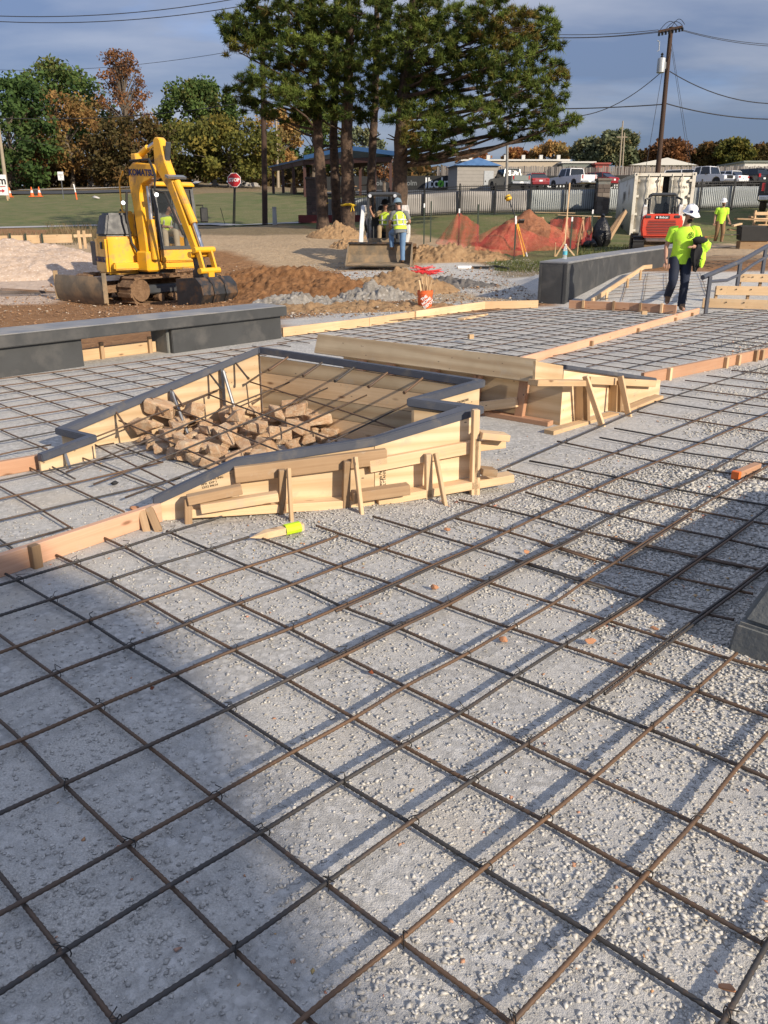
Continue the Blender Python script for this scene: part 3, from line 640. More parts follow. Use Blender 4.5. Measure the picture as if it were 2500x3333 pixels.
PL = thing('planter_form', gz(900, 1500, 0), 0, 'wedge shaped plywood planter form with slate steel edge and rocks inside', 'formwork')
E0 = gz(129, 1490, .10); E1 = gz(298, 1427, .14); E2 = gz(200, 1404, .14); E3 = gz(845, 1139, .59); E4 = gz(1562, 1248, .53); E5 = gz(1348, 1308, .53); E6 = gz(1535, 1334, .50)
E9 = gz(497, 1632, .11); fr = (E6-E9); FN = Vector((fr.y, -fr.x, 0)).normalized()      # outward normal of the front wall
E7 = onwall(1218, 1436, E9, E6); E8 = onwall(770, 1505, E9, E6)
sweep([E0, E1, E2, E3, E4, E5, E6, E7, E8, E9], 0.055, 0.05, 'steel_edge', M['steel_blue'], PL)
dz = Vector((0, 0, .026))
def ply(a, b, out, mat='ply'): 
    o = wallpanel('plywood_panel', a, b, a.z-.026, b.z-.026, M[mat], PL, out); return o
inn = Vector((0, -1, 0))
ply(E2, E3, (E3-E2).cross(Vector((0, 0, 1))), 'ply')
ply(E1, E2, (0, -1, 0)); ply(E0, E1, (0.3, -1, 0))
ply(E4, E5, (1, -0.6, 0)); ply(E5, E6, (0.2, -1, 0))
for a, b in ((E9, E8), (E8, E7), (E7, E6)): ply(a+FN*.012, b+FN*.012-(b-a).normalized()*.004, FN)
# boards lining the back wall
bd = (E4-E3); bl = Vector((bd.x, bd.y, 0)); bn = Vector((-bl.y, bl.x, 0)).normalized()
if bn.y > 0: bn = -bn
for k, (h0, h1) in enumerate(((0.0, .135), (.139, .275), (.279, .415), (.419, .545))):
    a = E3+bn*.02+bl*0.01; b = E4+bn*.02-bl*0.01; f = lambda t, h: Vector((t.x, t.y, min(h, t.z-.03)))
    panel('board', [f(a, h0), f(b, h0), f(b, h1), f(a, h1)], 0.03-k*.004, M['ply_grey' if k % 2 else 'lumber'], PL, bn)
# walers, plates, stakes and braces on the outside
def on(px, py, off, A=E9, B=E6): return onwall(px, py, A, B, off)
def bar2(zf, a, b, w, h, off, mat, name='waler', A=E9, B=E6, th=PL):
    p = on(*zf(*a), off, A, B); q = on(*zf(*b), off, A, B); return lumber(name, p, q, w, h, M[mat], th, (0, 0, 1))
bar2(z2, (105, 905), (925, 803), .038, .089, .04, 'old_lumber')
bar2(z2, (832, 857), (1390, 752), .038, .075, .04, 'lumber')
bar2(z2, (1400, 752), (1565, 732), .038, .06, .045, 'lumber')
bar2(z2, (1425, 686), (1575, 700), .10, .04, .09, 'lumber', 'block')
bar2(z2, (1430, 882), (1510, 888), .09, .04, .10, 'old_lumber', 'block')
bar2(z2, (-150, 1105), (850, 1046), .09, .05, .055, 'lumber', 'base_plate')
bar2(z2, (872, 1042), (1600, 915), .09, .05, .06, 'lumber', 'base_plate')
bar2(z2, (742, 1022), (1045, 978), .07, .06, .13, 'old_lumber', 'block')
bar2(z4, (1012, 212), (1305, 150), .06, .05, .10, 'old_lumber', 'block')
bar2(z4, (1082, 256), (1500, 190), .06, .05, .12, 'lumber', 'block')
def stake(zf, top, bot, off, w=.04, t=.04, mat='lumber', name='stake', off2=None, A=E9, B=E6, th=PL):
    p = on(*zf(*top), off, A, B); q = on(*zf(*bot), off2 if off2 is not None else off, A, B); q.z = min(q.z, -.02)
    return lumber(name, p, q, t, w, M[mat], th, FN)
for top, bot, mt in (((362, 876), (362, 1090), 'old_lumber'), ((712, 830), (705, 1088), 'old_lumber'), ((1152, 792), (1152, 1030), 'lumber'), ((1414, 702), (1408, 980), 'lumber'), ((1408, 552), (1404, 760), 'lumber')): stake(z2, top, bot, .085, mat=mt)
stake(z4, (1015, 202), (1018, 352), .09, mat='old_lumber')
for top, bot in (((397, 870), (412, 1140)), ((757, 808), (793, 1120)), ((1190, 788), (1247, 1032))): stake(z2, top, bot, .11, .045, .02, 'lumber', 'brace', .22)
# anchors and sleeves
for t in (.16, .33, .48, .63, .78): 
    p = E3.lerp(E4, t)+bn*.02-Vector((0, 0, .015)); MB().tube([p, p+bn*.16+Vector((-.03, 0, -.07)), p+bn*.19+Vector((-.03, 0, -.075))], [.008, .008, .012], 6).build('anchor_stud', M['rebar'], PL, local=False)
ln = Vector(((E3-E2).y, -(E3-E2).x, 0)).normalized()
for t in (.25, .42, .52, .72, .86):
    p = E2.lerp(E3, t)+ln*.02-Vector((0, 0, .015)); MB().tube([p, p+ln*.13+Vector((.03, 0, -.09)), p+ln*.16+Vector((.03, 0, -.10))], [.008, .008, .012], 6).build('anchor_stud', M['rebar'], PL, local=False)
for (x, y1, y0) in ((175, 430, 610), (330, 440, 575), (465, 510, 640), (605, 500, 665), (785, 545, 700), (968, 510, 660)):
    a = gz(*z2(x, y0+12), 0); b = at(*z2(x, y1), a.y); MB().tube([a, b], .012, 8).build('galvanised_sleeve', M['galv'], PL, local=False)
for t, dx in ((.52, .0), (.785, .0)):
    p = E2.lerp(E3, t)+ln*.035-Vector((0, 0, .03)); MB().box((p.x, p.y, p.z/2), (.022, .022, p.z+.02)).build('post', M['galv'], PL, local=False)
    MB().tube([p+ln*.02, Vector((p.x+ln.x*.2+.04, p.y+ln.y*.2, 0.02))], .013, 8).build('galvanised_sleeve', M['galv'], PL, local=False)
p = E0.lerp(E1, .45); MB().tube([p-Vector((0, 0, .02)), Vector((p.x+.06, p.y-.08, -.01))], .012, 8).build('galvanised_sleeve', M['galv'], PL, local=False)
# ink stamps on the sheets
fd = fr.normalized()
def stamp_on(zx, zy, zf, txt, size, rz=0, off=.0145):
    p = on(*zf(zx, zy), off); m = facing(p, FN) @ Matrix.Rotation(rz, 4, 'Z'); TEXT('ink_lettering', txt, size, M['ink'], PL, m)
stamp_on(1130, 120, z4, 'SIZED FOR SPACING\nAPA  EXP 1\n23/32 INCH', .018, R(8))
stamp_on(830, 745, z2, '|||||||| |||||', .02)
stamp_on(905, 915, z2, 'Georgia Pacific\nPLYTANIUM', .024, R(90))
p = onwall(*z2(1325, 520), E4, E5, .004); TEXT('ink_lettering', 'SIZED FOR SPACING\nAPA RATED', .022, M['ink'], PL, facing(p, Vector((1, -.78, 0))))
far_poly = [Vector((e.x, e.y, 0)) for e in (E0, E1, E2, E3, E4, E5, E6, E9)]
# sloping mat inside the form
ctr = sum(far_poly, Vector())/len(far_poly); far_poly = [ctr+(q-ctr)*.955 for q in far_poly]
_A = np.array([[E3.x, E3.y, 1], [E4.x, E4.y, 1], [(E0.x+E9.x)/2, (E0.y+E9.y)/2, 1]]); _pl = np.linalg.solve(_A, np.array([.36, .31, -.03]))
far_mat('rebar_mat', 'sloping rebar grid hung inside the plywood planter form over the rocks', far_poly, zf=lambda x, y: max(0.0, _pl[0]*x+_pl[1]*y+_pl[2]), seed=6, sa=.36, sb=.34)
# rubble rocks
def rock_mesh(seed, r=1.0, n=24, boxy=True):
    rnd = random.Random(seed); bm = bmesh.new()
    for _ in range(n):
        v = Vector((rnd.choice((-1, 1))*rnd.uniform(.55, 1), rnd.choice((-1, 1))*rnd.uniform(.5, 1)*.72, rnd.choice((-1, 1))*rnd.uniform(.5, 1)*.6))*.85
        if not boxy: v = Vector((rnd.gauss(0, 1), rnd.gauss(0, 1), rnd.gauss(0, 1))).normalized()*rnd.uniform(.6, .95)
        bm.verts.new(v*r)
    bmesh.ops.convex_hull(bm, input=bm.verts); bmesh.ops.delete(bm, geom=[v for v in bm.verts if not v.link_faces], context='VERTS')
    bmesh.ops.recalc_face_normals(bm, faces=bm.faces)
    bmesh.ops.bevel(bm, geom=list(bm.edges), offset=.025, segments=1, affect='EDGES', clamp_overlap=True)
    me = bpy.data.meshes.new('rock'); bm.to_mesh(me); bm.free(); return me
def rock_mat(name, a, b, crust):
    m, n, l, p = nodes(name); v = objvec(n, l); c = mixrgb(n, l, noise(n, l, v, 4, 6, .7), a, b); c = mixrgb(n, l, ramp(n, l, noise(n, l, v, 1.8, 5, .65), .45, .65), c, crust)
    l.new(c, p.inputs['Base Color']); p.inputs['Roughness'].default_value = .95; p.inputs['Specular IOR Level'].default_value = .2
    bumpn(n, l, noise(n, l, v, 7, 8, .75), .8, .08, p); return m
M['rock'] = rock_mat('sandstone_rubble', (.66, .38, .20), (.84, .58, .37), (.84, .66, .46))
ROCKS = [rock_mesh(40+i) for i in range(7)]
for m_ in ROCKS: m_.materials.append(M['rock'])
rnd = random.Random(21); rp = [gz(x, y, 0) for x, y in ((470, 1445), (560, 1395), (700, 1345), (850, 1385), (980, 1395), (1090, 1420), (1060, 1440), (880, 1490), (700, 1530), (590, 1510))]
placed = []; tries = 0
while len(placed) < 96 and tries < 9000:
    tries += 1; x = rnd.uniform(min(q.x for q in rp), max(q.x for q in rp)); y = rnd.uniform(min(q.y for q in rp), max(q.y for q in rp))
    if not inpoly(np.array([x]), np.array([y]), [(q.x, q.y) for q in rp])[0]: continue
    layer = 0 if len(placed) < 58 else (1 if len(placed) < 88 else 2); r = rnd.uniform(.06, .125)*(1 if not layer else .95)
    if any(l_ == layer and (x-a)**2+(y-b)**2 < (.72*(r+c))**2 for a, b, c, l_ in placed): continue
    if layer and sum((x-a)**2+(y-b)**2 < .03 for a, b, c, l_ in placed if l_ == layer-1) < 2: continue
    placed.append((x, y, r, layer)); o = bpy.data.objects.new('rubble_rock', rnd.choice(ROCKS)); COL.objects.link(o)
    o.scale = (r*rnd.uniform(.9, 1.3), r*rnd.uniform(.85, 1.1), r*rnd.uniform(.75, 1.05)); o.rotation_euler = (rnd.uniform(-.3, .3), rnd.uniform(-.3, .3), rnd.uniform(0, 6.28)); o.location = (x, y, r*.5+layer*.09)
    qx, qy = project(np.array([x]), np.array([y]), np.array([.1])); col_ = 'left end' if qx[0] < 640 else ('middle' if qx[0] < 850 else 'right end'); row_ = 'front' if y < sum(q.y for q in rp)/len(rp) else 'back'
    tag(o, 'orange tan rubble rock '+('at the bottom of' if layer == 0 else ('halfway up' if layer == 1 else 'on top of'))+' the planter heap, '+col_+', '+row_+' side', 'rock', 'rubble rocks inside the planter form')
# ---------------------------------------------------------------- second form behind it
SF = thing('raised_form', gz(1700, 1380, 0), 0, 'raised plywood form with a wide sloped top board behind the planter', 'formwork')
F0 = gz(1032, 1118, .43); F1 = gz(1741, 1207, .43); C = gz(1822, 1385, 0); D = gz(2145, 1287, 0)
wl = Vector((F1.x-F0.x, F1.y-F0.y, 0)).normalized(); wn = Vector((wl.y, -wl.x, 0))
if wn.y > 0: wn = -wn
lumber('sloped_board', F0, F1, .035, .185, M['ply_grey'], SF, (wn*-.35+Vector((0, 0, 1))))
C2 = C-wl*((C-F0).dot(wl)-.1)
C2 = Vector((C.x-wl.x*2.35, C.y-wl.y*2.35, 0))
wallpanel('plywood_panel', C2, C, .43, .43, M['ply'], SF, wn)
dd = (D-C); dl = Vector((dd.x, dd.y, 0)).normalized(); dn = Vector((dl.y, -dl.x, 0))
CT_, DT_ = onwall(1834, 1203, C, D), onwall(2128, 1243, C, D)
wallpanel('plywood_panel', C+dl*.003, C.lerp(D, .52), CT_.z, CT_.z*.48+DT_.z*.52, M['ply'], SF, dn); wallpanel('plywood_panel', C.lerp(D, .525), D, CT_.z*.475+DT_.z*.525, DT_.z, M['ply'], SF, dn)
sweep([CT_-dn*.0+Vector((0, 0, .022)), DT_+Vector((0, 0, .022))], .06, .035, 'steel_edge', M['steel_blue'], SF)
panel('end_cap', [onwall(*z3(405, 457), C, D, .10), onwall(*z3(553, 482), C, D, .05), onwall(*z3(550, 560), C, D, .05), onwall(*z3(400, 562), C, D, .10)], .02, M['ply'], SF, dn)
def b3(a, b, w, h, off, mat, name): return bar2(z3, a, b, w, h, off, mat, name, C, D, SF)
b3((390, 572), (660, 574), .09, .045, .10, 'lumber', 'waler'); b3((690, 560), (1045, 578), .038, .06, .05, 'lumber', 'waler')
b3((475, 843), (830, 745), .09, .04, .10, 'lumber', 'base_plate'); b3((860, 735), (1070, 650), .09, .04, .10, 'lumber', 'base_plate')
def s3(top, bot, off, off2, w, t, mat, name):
    p = onwall(*z3(*top), C, D, off); q = onwall(*z3(*bot), C, D, off2); q.z = -.02; lumber(name, p, q, t, w, M[mat], SF, dn)
s3((676, 560), (678, 845), .10, .10, .04, .04, 'old_lumber', 'stake'); s3((860, 560), (855, 760), .09, .09, .04, .04, 'old_lumber', 'stake')
s3((672, 538), (765, 850), .13, .26, .05, .025, 'lumber', 'brace'); s3((862, 538), (910, 772), .12, .24, .05, .025, 'lumber', 'brace')
s3((640, 575), (635, 790), .03, .03, .10, .02, 'lumber', 'stud'); s3((820, 580), (815, 735), .03, .03, .10, .02, 'lumber', 'stud')
for k in (.35, .8, 1.25, 1.75, 2.1):
    p = C-wl*k+wn*.05; lumber('stud', p+Vector((0, 0, -.01)), p+Vector((wl.x*.04, wl.y*.04, .37)), .05, .075, M['pine_pink'], SF, wl)
lumber('base_plate', C-wl*.05+wn*.06+Vector((0, 0, .02)), C2+wn*.06+Vector((0, 0, .02)), .09, .04, M['pine_pink'], SF)
lumber('brace', C-wl*.85+wn*.12+Vector((0, 0, .04)), C-wl*.35+wn*.10+Vector((0, 0, .16)), .04, .08, M['lumber'], SF)

# ---------------------------------------------------------------- form boards on the ground, each with its stakes
def form_board(label, top, h, mat, stakes=(), w=.04, zb=None, side=-1, shape=None):
    zb = zb or (lambda x, y: tz1(x, y))
    pts = []
    for x, y in top:
        p = gz(x, y, h)
        for _ in range(4): p = gz(x, y, zb(p.x, p.y)+h)
        pts.append(p)
    c = pts[0]; t = thing('form_board', (c.x, c.y, c.z-h), 0, label, 'form board')
    for a, b in zip(pts, pts[1:]): d = (b-a).normalized(); lumber('board', a-Vector((0, 0, h/2))+d*.002, b-Vector((0, 0, h/2))-d*.002, w, h, M[mat], t)
    for s in stakes:
        f = s[0]; hh = s[1] if len(s) > 1 else h*1.02; i = min(int(f), len(pts)-2); p = pts[i].lerp(pts[i+1], f-i); d = (pts[i+1]-pts[i]).normalized(); n = Vector((d.y, -d.x, 0)).normalized()*side
        if n.y > 0 and side == -1: n = -n
        b = p+n*(w/2+.021); lumber('stake', Vector((b.x, b.y, p.z-h-.03)), Vector((b.x, b.y, p.z-h+hh)), .045, .042, M['old_lumber' if len(s) < 3 else s[2]], t, n)
    return t
lb = form_board('pink fir form board along the near side, running out of frame past a stake', [(-40, 1817), (518, 1636)], .105, 'pine_pink', [(.21, .115)])
for top, bot, o1, o2 in (((765, 272), (800, 425), .05, .10), ((805, 258), (865, 408), .06, .16)):
    A_, B_ = gz(0, 1868, 0), gz(518, 1684, 0); p = onwall(*z4(*top), A_, B_, o1); q = onwall(*z4(*bot), A_, B_, o2); q.z = -.02; lumber('brace', p, q, .04, .055, M['old_lumber'], lb, FN)
form_board('short pink form board butting the open end of the steel edge', [(-50, 1510), (135, 1478)], .095, 'pine_pink')
form_board('long diagonal pink board lying between two rebar grids', [(1675, 1168), (2275, 1002)], .10, 'pine_pink', [(.30, .07), (.55, .06), (.80, .06), (.93, .06)])
form_board('pink form board with many stakes, from the raised form to the frame edge', [(2092, 1214), (2560, 1120)], .12, 'pine_pink', [(.14, .13, 'lumber'), (.51, .12, 'lumber'), (.60, .12, 'lumber'), (.73, .13), (.78, .12), (.95, .12)])
form_board('pale pine form board along the back edge beside the bench end', [(918, 1066), (1200, 1034), (1350, 1013)], .13, 'lumber', w=.04)
form_board('pine form board joining the back edge to the dark wall block', [(1352, 1012), (1577, 981), (1752, 977)], .14, 'lumber')
form_board('dark toned form board across the foot of the ramp', [(1853, 977), (2050, 985), (2204, 993)], .15, 'pine_pink', [(.25, .16, 'lumber'), (.75, .17), (1.25, .16), (1.7, .17, 'lumber')])
form_board('thin pine board laid over the sill beside the orange bucket', [(1500, 1036), (1580, 1020)], .03, 'lumber', w=.12)
def gzt(x, y, h=0):
    p = gz(x, y, h)
    for _ in range(8): p = gz(x, y, tz1(p.x, p.y)+h)
    return p
def gramp(x, y, h=0):                    # on the ramp slope, rising 1 in 12 from Y = 16
    d = ray(x, y); t = (-16/12+h-H)/(d.z-d.y/12); return Vector((d.x*t, d.y*t, H+d.z*t))
def rampz(x, y): return min(max((y-16)/12, 0), .42)
# ---------------------------------------------------------------- ramp, stairs, handrail
rb = thing('ramp_side_form', gzt(2000, 960), 0, 'pine board on short posts slanting up beside the ramp gravel', 'form board')
ra, rbp, rc = gramp(*z7(75, 1325), .12), gramp(*z7(540, 1022), .22), gramp(*z7(612, 1015), .22)
lumber('board', ra, rbp, .04, .09, M['lumber'], rb); lumber('board', rbp, rc, .04, .09, M['lumber'], rb)
for t in (.22, .62, .9): p = ra.lerp(rbp, t); lumber('post', Vector((p.x+.03, p.y-.02, tz1(p.x, p.y)-.02)), Vector((p.x+.03, p.y-.02, p.z)), .06, .045, M['lumber'], rb, (1, 0, 0))
form_board('brown form board closing the top of the ramp behind the walking man', [z7(500, 1015), z7(1100, 1030)], .15, 'pine_pink', [(.3, .16), (.75, .16)])
form_board('far pine board behind the walking man at the top landing', [z7(1010, 930), z7(1440, 885), z7(1659, 885)], .13, 'lumber', [(.5, .25), (.98, .3)])
far_mat('rebar_mat', 'rebar grid laid on the sloping ramp gravel under the walking man', [gramp(*z7(x, y)) for x, y in ((90, 1325), (530, 1080), (1090, 1080), (1120, 1280), (850, 1350))], da=Vector((.94, .34, 0)), db=Vector((.30, .95, 0)), seed=8, sa=.36, sb=.40, zf=rampz)
far_mat('rebar_mat', 'thin rebar rows on the landing between the far boards', [gz(*z7(x, y), .45) for x, y in ((1010, 980), (1440, 925), (1650, 925), (1640, 1000), (1100, 1030))], da=Vector((1, .1, 0)), db=Vector((-.1, 1, 0)), seed=9, sa=.3, sb=.5, zf=lambda x, y: max(.42, tz1(x, y)))
for k, (a, b, hh, lab) in enumerate((((1075, 1300), (1800, 1322), .17, 'lowest pine stair riser board beside the handrail foot'), ((1195, 1190), (1800, 1197), .17, 'middle pine stair riser board with bolt heads'), ((1410, 1082), (1800, 1088), .16, 'upper pine stair riser board near the frame edge'))):
    zt = .19+.17*k; p = gz(*z7(*a), zt); q = gz(*z7(*b), zt); t = thing('stair_riser_form', (p.x, p.y, zt-hh), 0, lab, 'form board')
    lumber('board', p-Vector((0, 0, hh/2)), q-Vector((0, 0, hh/2)), .04, hh, M['lumber'], t)
    d = (q-p).normalized(); n = Vector((d.y, -d.x, 0))
    for f in (.08, .3, .52): 
        c = p.lerp(q, f)+n*.024-Vector((0, 0, hh*.35)); MB().cyl(c, c+n*.012, .012, 8).build('bolt', M['black_steel'], t, local=False)
    for f in (.02, .5): c = p.lerp(q, f)-n*.05; MB().box((c.x, c.y, (zt-.03)/2), (.05, .05, zt+.0)).build('leg', M['old_lumber'], t, local=False)
for k in range(1): pass
lumber('x', (0, -50, -5), (0.1, -50, -5), .01, .01, M['lumber']); bpy.data.objects.remove(bpy.data.objects['x'])
HR = thing('handrail', gz(2300, 1022, 0), 0, 'slate painted steel handrail sloping up beside the stair forms', 'handrail')
yb = gz(2300, 1022, 0).y
def hp(x, y, Y): return at(*z7(x, y), Y)
t0, t1, t2, t3 = hp(1070, 1115, yb-.05), hp(1400, 975, yb+.9), hp(1640, 840, yb+1.7), hp(1760, 790, yb+2.1)
MB().tube([t0, t1, t2, t3], .042, 10).build('top_rail', M['steel_blue'], HR, local=False, smooth=True)
l0 = [hp(1140, 1150, yb), hp(1290, 1140, yb+.5), hp(1400, 1090, yb+.9), hp(1520, 1000, yb+1.3), hp(1640, 930, yb+1.7), hp(1760, 870, yb+2.1)]
MB().tube(l0, .028, 8).build('lower_rail', M['steel_blue'], HR, local=False, smooth=True)
for a, b, Y in (((1140, 1105), (1105, 1450), yb), ((1410, 985), (1378, 1190), yb+.9), ((1640, 855), (1600, 1080), yb+1.7)):
    p = hp(*a, Y); q = hp(*b, Y); MB().beam(p, Vector((p.x, p.y, q.z)), .06, .06, (1, 0, 0)).build('post', M['steel_blue'], HR, local=False, bevel=.006)

# ---------------------------------------------------------------- concrete bench, wall block and footing
BN = thing('concrete_bench', gz(450, 1160, 0), 0, 'long dark concrete bench with a pale trowelled slab seat', 'bench')
B0 = gz(0, 1231, 0); B1 = gz(917, 1101, 0); bdv = (B1-B0).normalized(); bnv = Vector((-bdv.y, bdv.x, 0)); B00 = B0-bdv*2.5
def bpt(t, off, z): q = B0+bdv*t+bnv*off; return Vector((q.x, q.y, z))
LB = (B1-B0).length
def slab(name, t0, t1, o0, o1, za, zb, mat, bev=.008):
    v = [bpt(t, o, z) for z in (za, zb) for t, o in ((t0, o0), (t1, o0), (t1, o1), (t0, o1))]
    return MB().add(v, [(3, 2, 1, 0), (4, 5, 6, 7), (0, 1, 5, 4), (1, 2, 6, 5), (2, 3, 7, 6), (3, 0, 4, 7)]).build(name, mat, BN, local=False, bevel=bev, seg=2)
zs = at(915, 1027, B1.y).z; zt = at(925, 994, B1.y).z
slab('seat_slab', -2.5, LB+.06, -.07, .52, zs, zt-.012, M['concrete_dark']); slab('seat_top', -2.49, LB+.05, -.06, .51, zt-.011, zt, M['concrete_top'], .004)
def tb(px, py): p = onwall(px, py, B0, B1); return (p-B0).dot(bdv)
slab('support', -2.5, tb(*z1(478, 480)), 0, .42, -.02, zs-.003, M['concrete_dark']); slab('support', tb(*z1(982, 400)), LB, 0, .42, -.02, zs-.003, M['concrete_dark'])
slab('support', tb(*z1(982, 400))-.03, tb(*z1(982, 400))+.25, .06, .40, -.02, zs-.006, M['concrete_grey'])
form_board('pine form board seen through the gap under the bench', [z1(455, 418), z1(880, 368)], .13, 'lumber', [(.25, .2), (.9, .2)], side=1)
WB = thing('concrete_wall_block', gz(1800, 993, 0), 0, 'low dark concrete seat wall receding from a square end face', 'concrete wall')
w0, w1 = gz(1757, 993, 0), gz(1838, 993, 0); zt = at(1851, 856, w1.y).z; tl = Vector((w0.x, w0.y, zt)); tr = at(1850, 855, w1.y)
we = at(2175, 795, 25.5); wd = Vector((we.x-w1.x, we.y-w1.y, 0)).normalized(); Lw = (we-w1).length; wn_ = Vector((-wd.y, wd.x, 0)); ww = (w1-w0).length
def wpt(t, o, z): q = w1+wd*t+wn_*o; return Vector((q.x, q.y, z))
mid = 4.2; zm = zt+.02
for nm, a, b, o0, o1, za, zb, mt in (('body', 0, mid, 0, ww*1.15, (-.05, -.05), (zt-.02, zm-.02), 'concrete_dark'), ('cap', 0, mid, -.012, ww*1.15+.012, (zt-.0195, zm-.0195), (zt+.02, zm+.02), 'concrete_top')):
    v = [wpt(t, o, z[0] if t == a else z[1]) for z in (za, zb) for t, o in ((a, o0), (b, o0), (b, o1), (a, o1))]
    MB().add(v, [(3, 2, 1, 0), (4, 5, 6, 7), (0, 1, 5, 4), (1, 2, 6, 5), (2, 3, 7, 6), (3, 0, 4, 7)]).build(nm, M[mt], WB, local=False, bevel=.012, seg=2)
# slight inward bend of the far half
wd2 = (wd*1+Vector((1, -.15, 0))*.25).normalized(); wn2 = Vector((-wd2.y, wd2.x, 0)); P0 = wpt(mid+.002, 0, 0); Q0 = wpt(mid+.002, ww*1.15, 0); L2 = 5.5
for nm, z0, z1_, z2_, mt, ex in (('body', -.05, zm-.02, .95, 'concrete_dark', 0), ('cap', zm-.0195, zm+.02, .99, 'concrete_top', .012)):
    a = P0; b = Q0; c = b+wd2*L2; d = a+wd2*L2; v = [Vector((q.x, q.y, z)) for q, z in ((a, z0), (d, z0 if ex == 0 else .951), (c, z0 if ex == 0 else .951), (b, z0), (a, z1_), (d, z2_), (c, z2_), (b, z1_))]
    MB().add(v, [(3, 2, 1, 0), (4, 5, 6, 7), (0, 1, 5, 4), (1, 2, 6, 5), (2, 3, 7, 6), (3, 0, 4, 7)]).build(nm, M[mt], WB, local=False, bevel=.01)
e0 = wpt(0, 0, 0); en = -wd
for o_ in (.03, ww*1.15-.03): q = wpt(-.004, o_, 0); MB().beam(Vector((q.x, q.y, .0)), Vector((q.x, q.y, zt-.03)), .05, .012, (en)).build('form_seam', M['concrete_dark'], WB, local=False)
CF = thing('concrete_footing', gz(2400, 2120, 0), 0, 'rough grey concrete footing with sloped sides at the frame edge', 'footing')
c0 = gz(2362, 2115, 0); a1 = DA; b1 = -DB
def cfp(u, v, z): q = c0+a1*u+b1*v; return (q.x, q.y, z)
bx_ = [(3, 2, 1, 0), (4, 5, 6, 7), (0, 1, 5, 4), (1, 2, 6, 5), (2, 3, 7, 6), (3, 0, 4, 7)]
MB().add([cfp(0, 0, -.03), cfp(2.2, 0, -.03), cfp(2.2, .75, -.03), cfp(0, .75, -.03), cfp(.015, .015, .12), cfp(2.18, .015, .12), cfp(2.18, .73, .12), cfp(.015, .73, .12)], bx_).build('base', M['concrete_grey'], CF, local=False, bevel=.012, seg=2)
MB().add([cfp(.025, .02, .119), cfp(2.17, .02, .119), cfp(2.17, .72, .119), cfp(.025, .72, .119), cfp(.16, .12, .41), cfp(2.0, .12, .41), cfp(2.0, .6, .41), cfp(.16, .6, .41)], bx_).build('sloped_cap', M['concrete_grey'], CF, local=False, bevel=.02, seg=2)

# ---------------------------------------------------------------- small things on the pad
M['string'] = MAT('yellow_mason_string', (.55, .75, .02), .6, 0, .3, 60, .4, 200, .002)
M['orange_paint'] = MAT('orange_marking_paint', (.75, .16, .03), .6)
st = thing('wooden_stake', gz(895, 1735, 0), 0, 'pointed wooden stake wound with yellow string lying on the gravel', 'stake')
a, b = gz(812, 1751, .03), gz(985, 1712, .04); d = (b-a).normalized(); sd = Vector((-d.y, d.x, 0)); b0 = a+d*.09
MB().add([a]+[p+sd*s*.022+Vector((0, 0, t*.018)) for p in (b0, b) for s, t in ((-1, -1), (1, -1), (1, 1), (-1, 1))], [(0, 2, 1), (0, 3, 2), (0, 4, 3), (0, 1, 4), (1, 2, 6, 5), (2, 3, 7, 6), (3, 4, 8, 7), (4, 1, 5, 8), (5, 6, 7, 8)]).build('shaft', M['lumber'], st, local=False)
w = MB()
for k in range(13):
    p = a.lerp(b, .66+.022*k); w.tube([p+sd*(math.cos(t)*.030)+Vector((0, 0, math.sin(t)*.026)) +d*(t*.001) for t in np.linspace(0, 6.283, 11)], .0045, 5)
w.build('string_winding', M['string'], st, local=False)
lumber_end = thing('wood_offcut', gz(2430, 1535, 0), 0, 'square wood offcut with an orange painted end on the right gravel', 'wood offcut')
a, b = gz(2400, 1545, .035), gz(2466, 1518, .035); lumber('block', a, b, .05, .05, M['pine_pink'], lumber_end); lumber('painted_end', a-(b-a).normalized()*.03, a-(b-a).normalized()*.001, .052, .052, M['orange_paint'], lumber_end)
wc = MB().box((0, 0, 0), (.07, .06, .06)).build('wood_block', M['lumber'], bevel=.003); q = gz(1532, 1110, .03); wc.location = (q.x, q.y, .09); wc.rotation_euler = (0, 0, .4); tag(wc, 'small yellow wood block standing on the far rebar grid', 'wood block')
wc2 = MB().box((0, 0, 0), (.09, .07, .06)).build('wood_block', M['lumber'], bevel=.003); q = gz(*z3(988, 215), .03); wc2.location = (q.x, q.y, .09); tag(wc2, 'tiny pale wood block on the grid below the walking man', 'wood block')
M['leaf'] = MAT('dead_leaf', (.20, .055, .02), .8); M['clay'] = MAT('orange_clay', (.42, .20, .10), .9, 0, .3, 9, .5)
def debris(px, py, s, mat, lab, cat, name, z=0.012):
    q = gz(px, py, z); me = rock_mesh(int(px+py), s*.5, 16, False); me.materials.append(mat); o = bpy.data.objects.new(name, me); COL.objects.link(o); o.location = q+Vector((0, 0, s*.12)); o.scale = (1, .8, .55); tag(o, lab, cat)
debris(1210, 2190, .04, M['leaf'], 'crumpled reddish brown leaf on the gravel by a rebar crossing', 'leaf', 'dead_leaf'); debris(495, 2243, .028, M['leaf'], 'small red leaf beside a bar in the shaded gravel', 'leaf', 'dead_leaf')
for px, py, s, lab in ((1415, 1915, .055, 'orange clay lump in the middle of the near rebar grid'), (1713, 1800, .05, 'round orange stone near the right middle of the grid'), (1640, 2085, .06, 'pair of flat orange clay lumps under a lapped bar'), (2132, 2052, .055, 'orange stone at the edge of the footing shadow'), (1920, 2092, .06, 'long flat orange stone among coarse gravel'), (440, 1660, .08, 'round tan stone beside the planter front stakes'), (1456, 1726, .05, 'pale orange stone below the planter front'), (2365, 3225, .05, 'orange stone in the bottom right gravel corner')): debris(px, py, s, M['clay'], lab, 'stone', 'clay_stone')
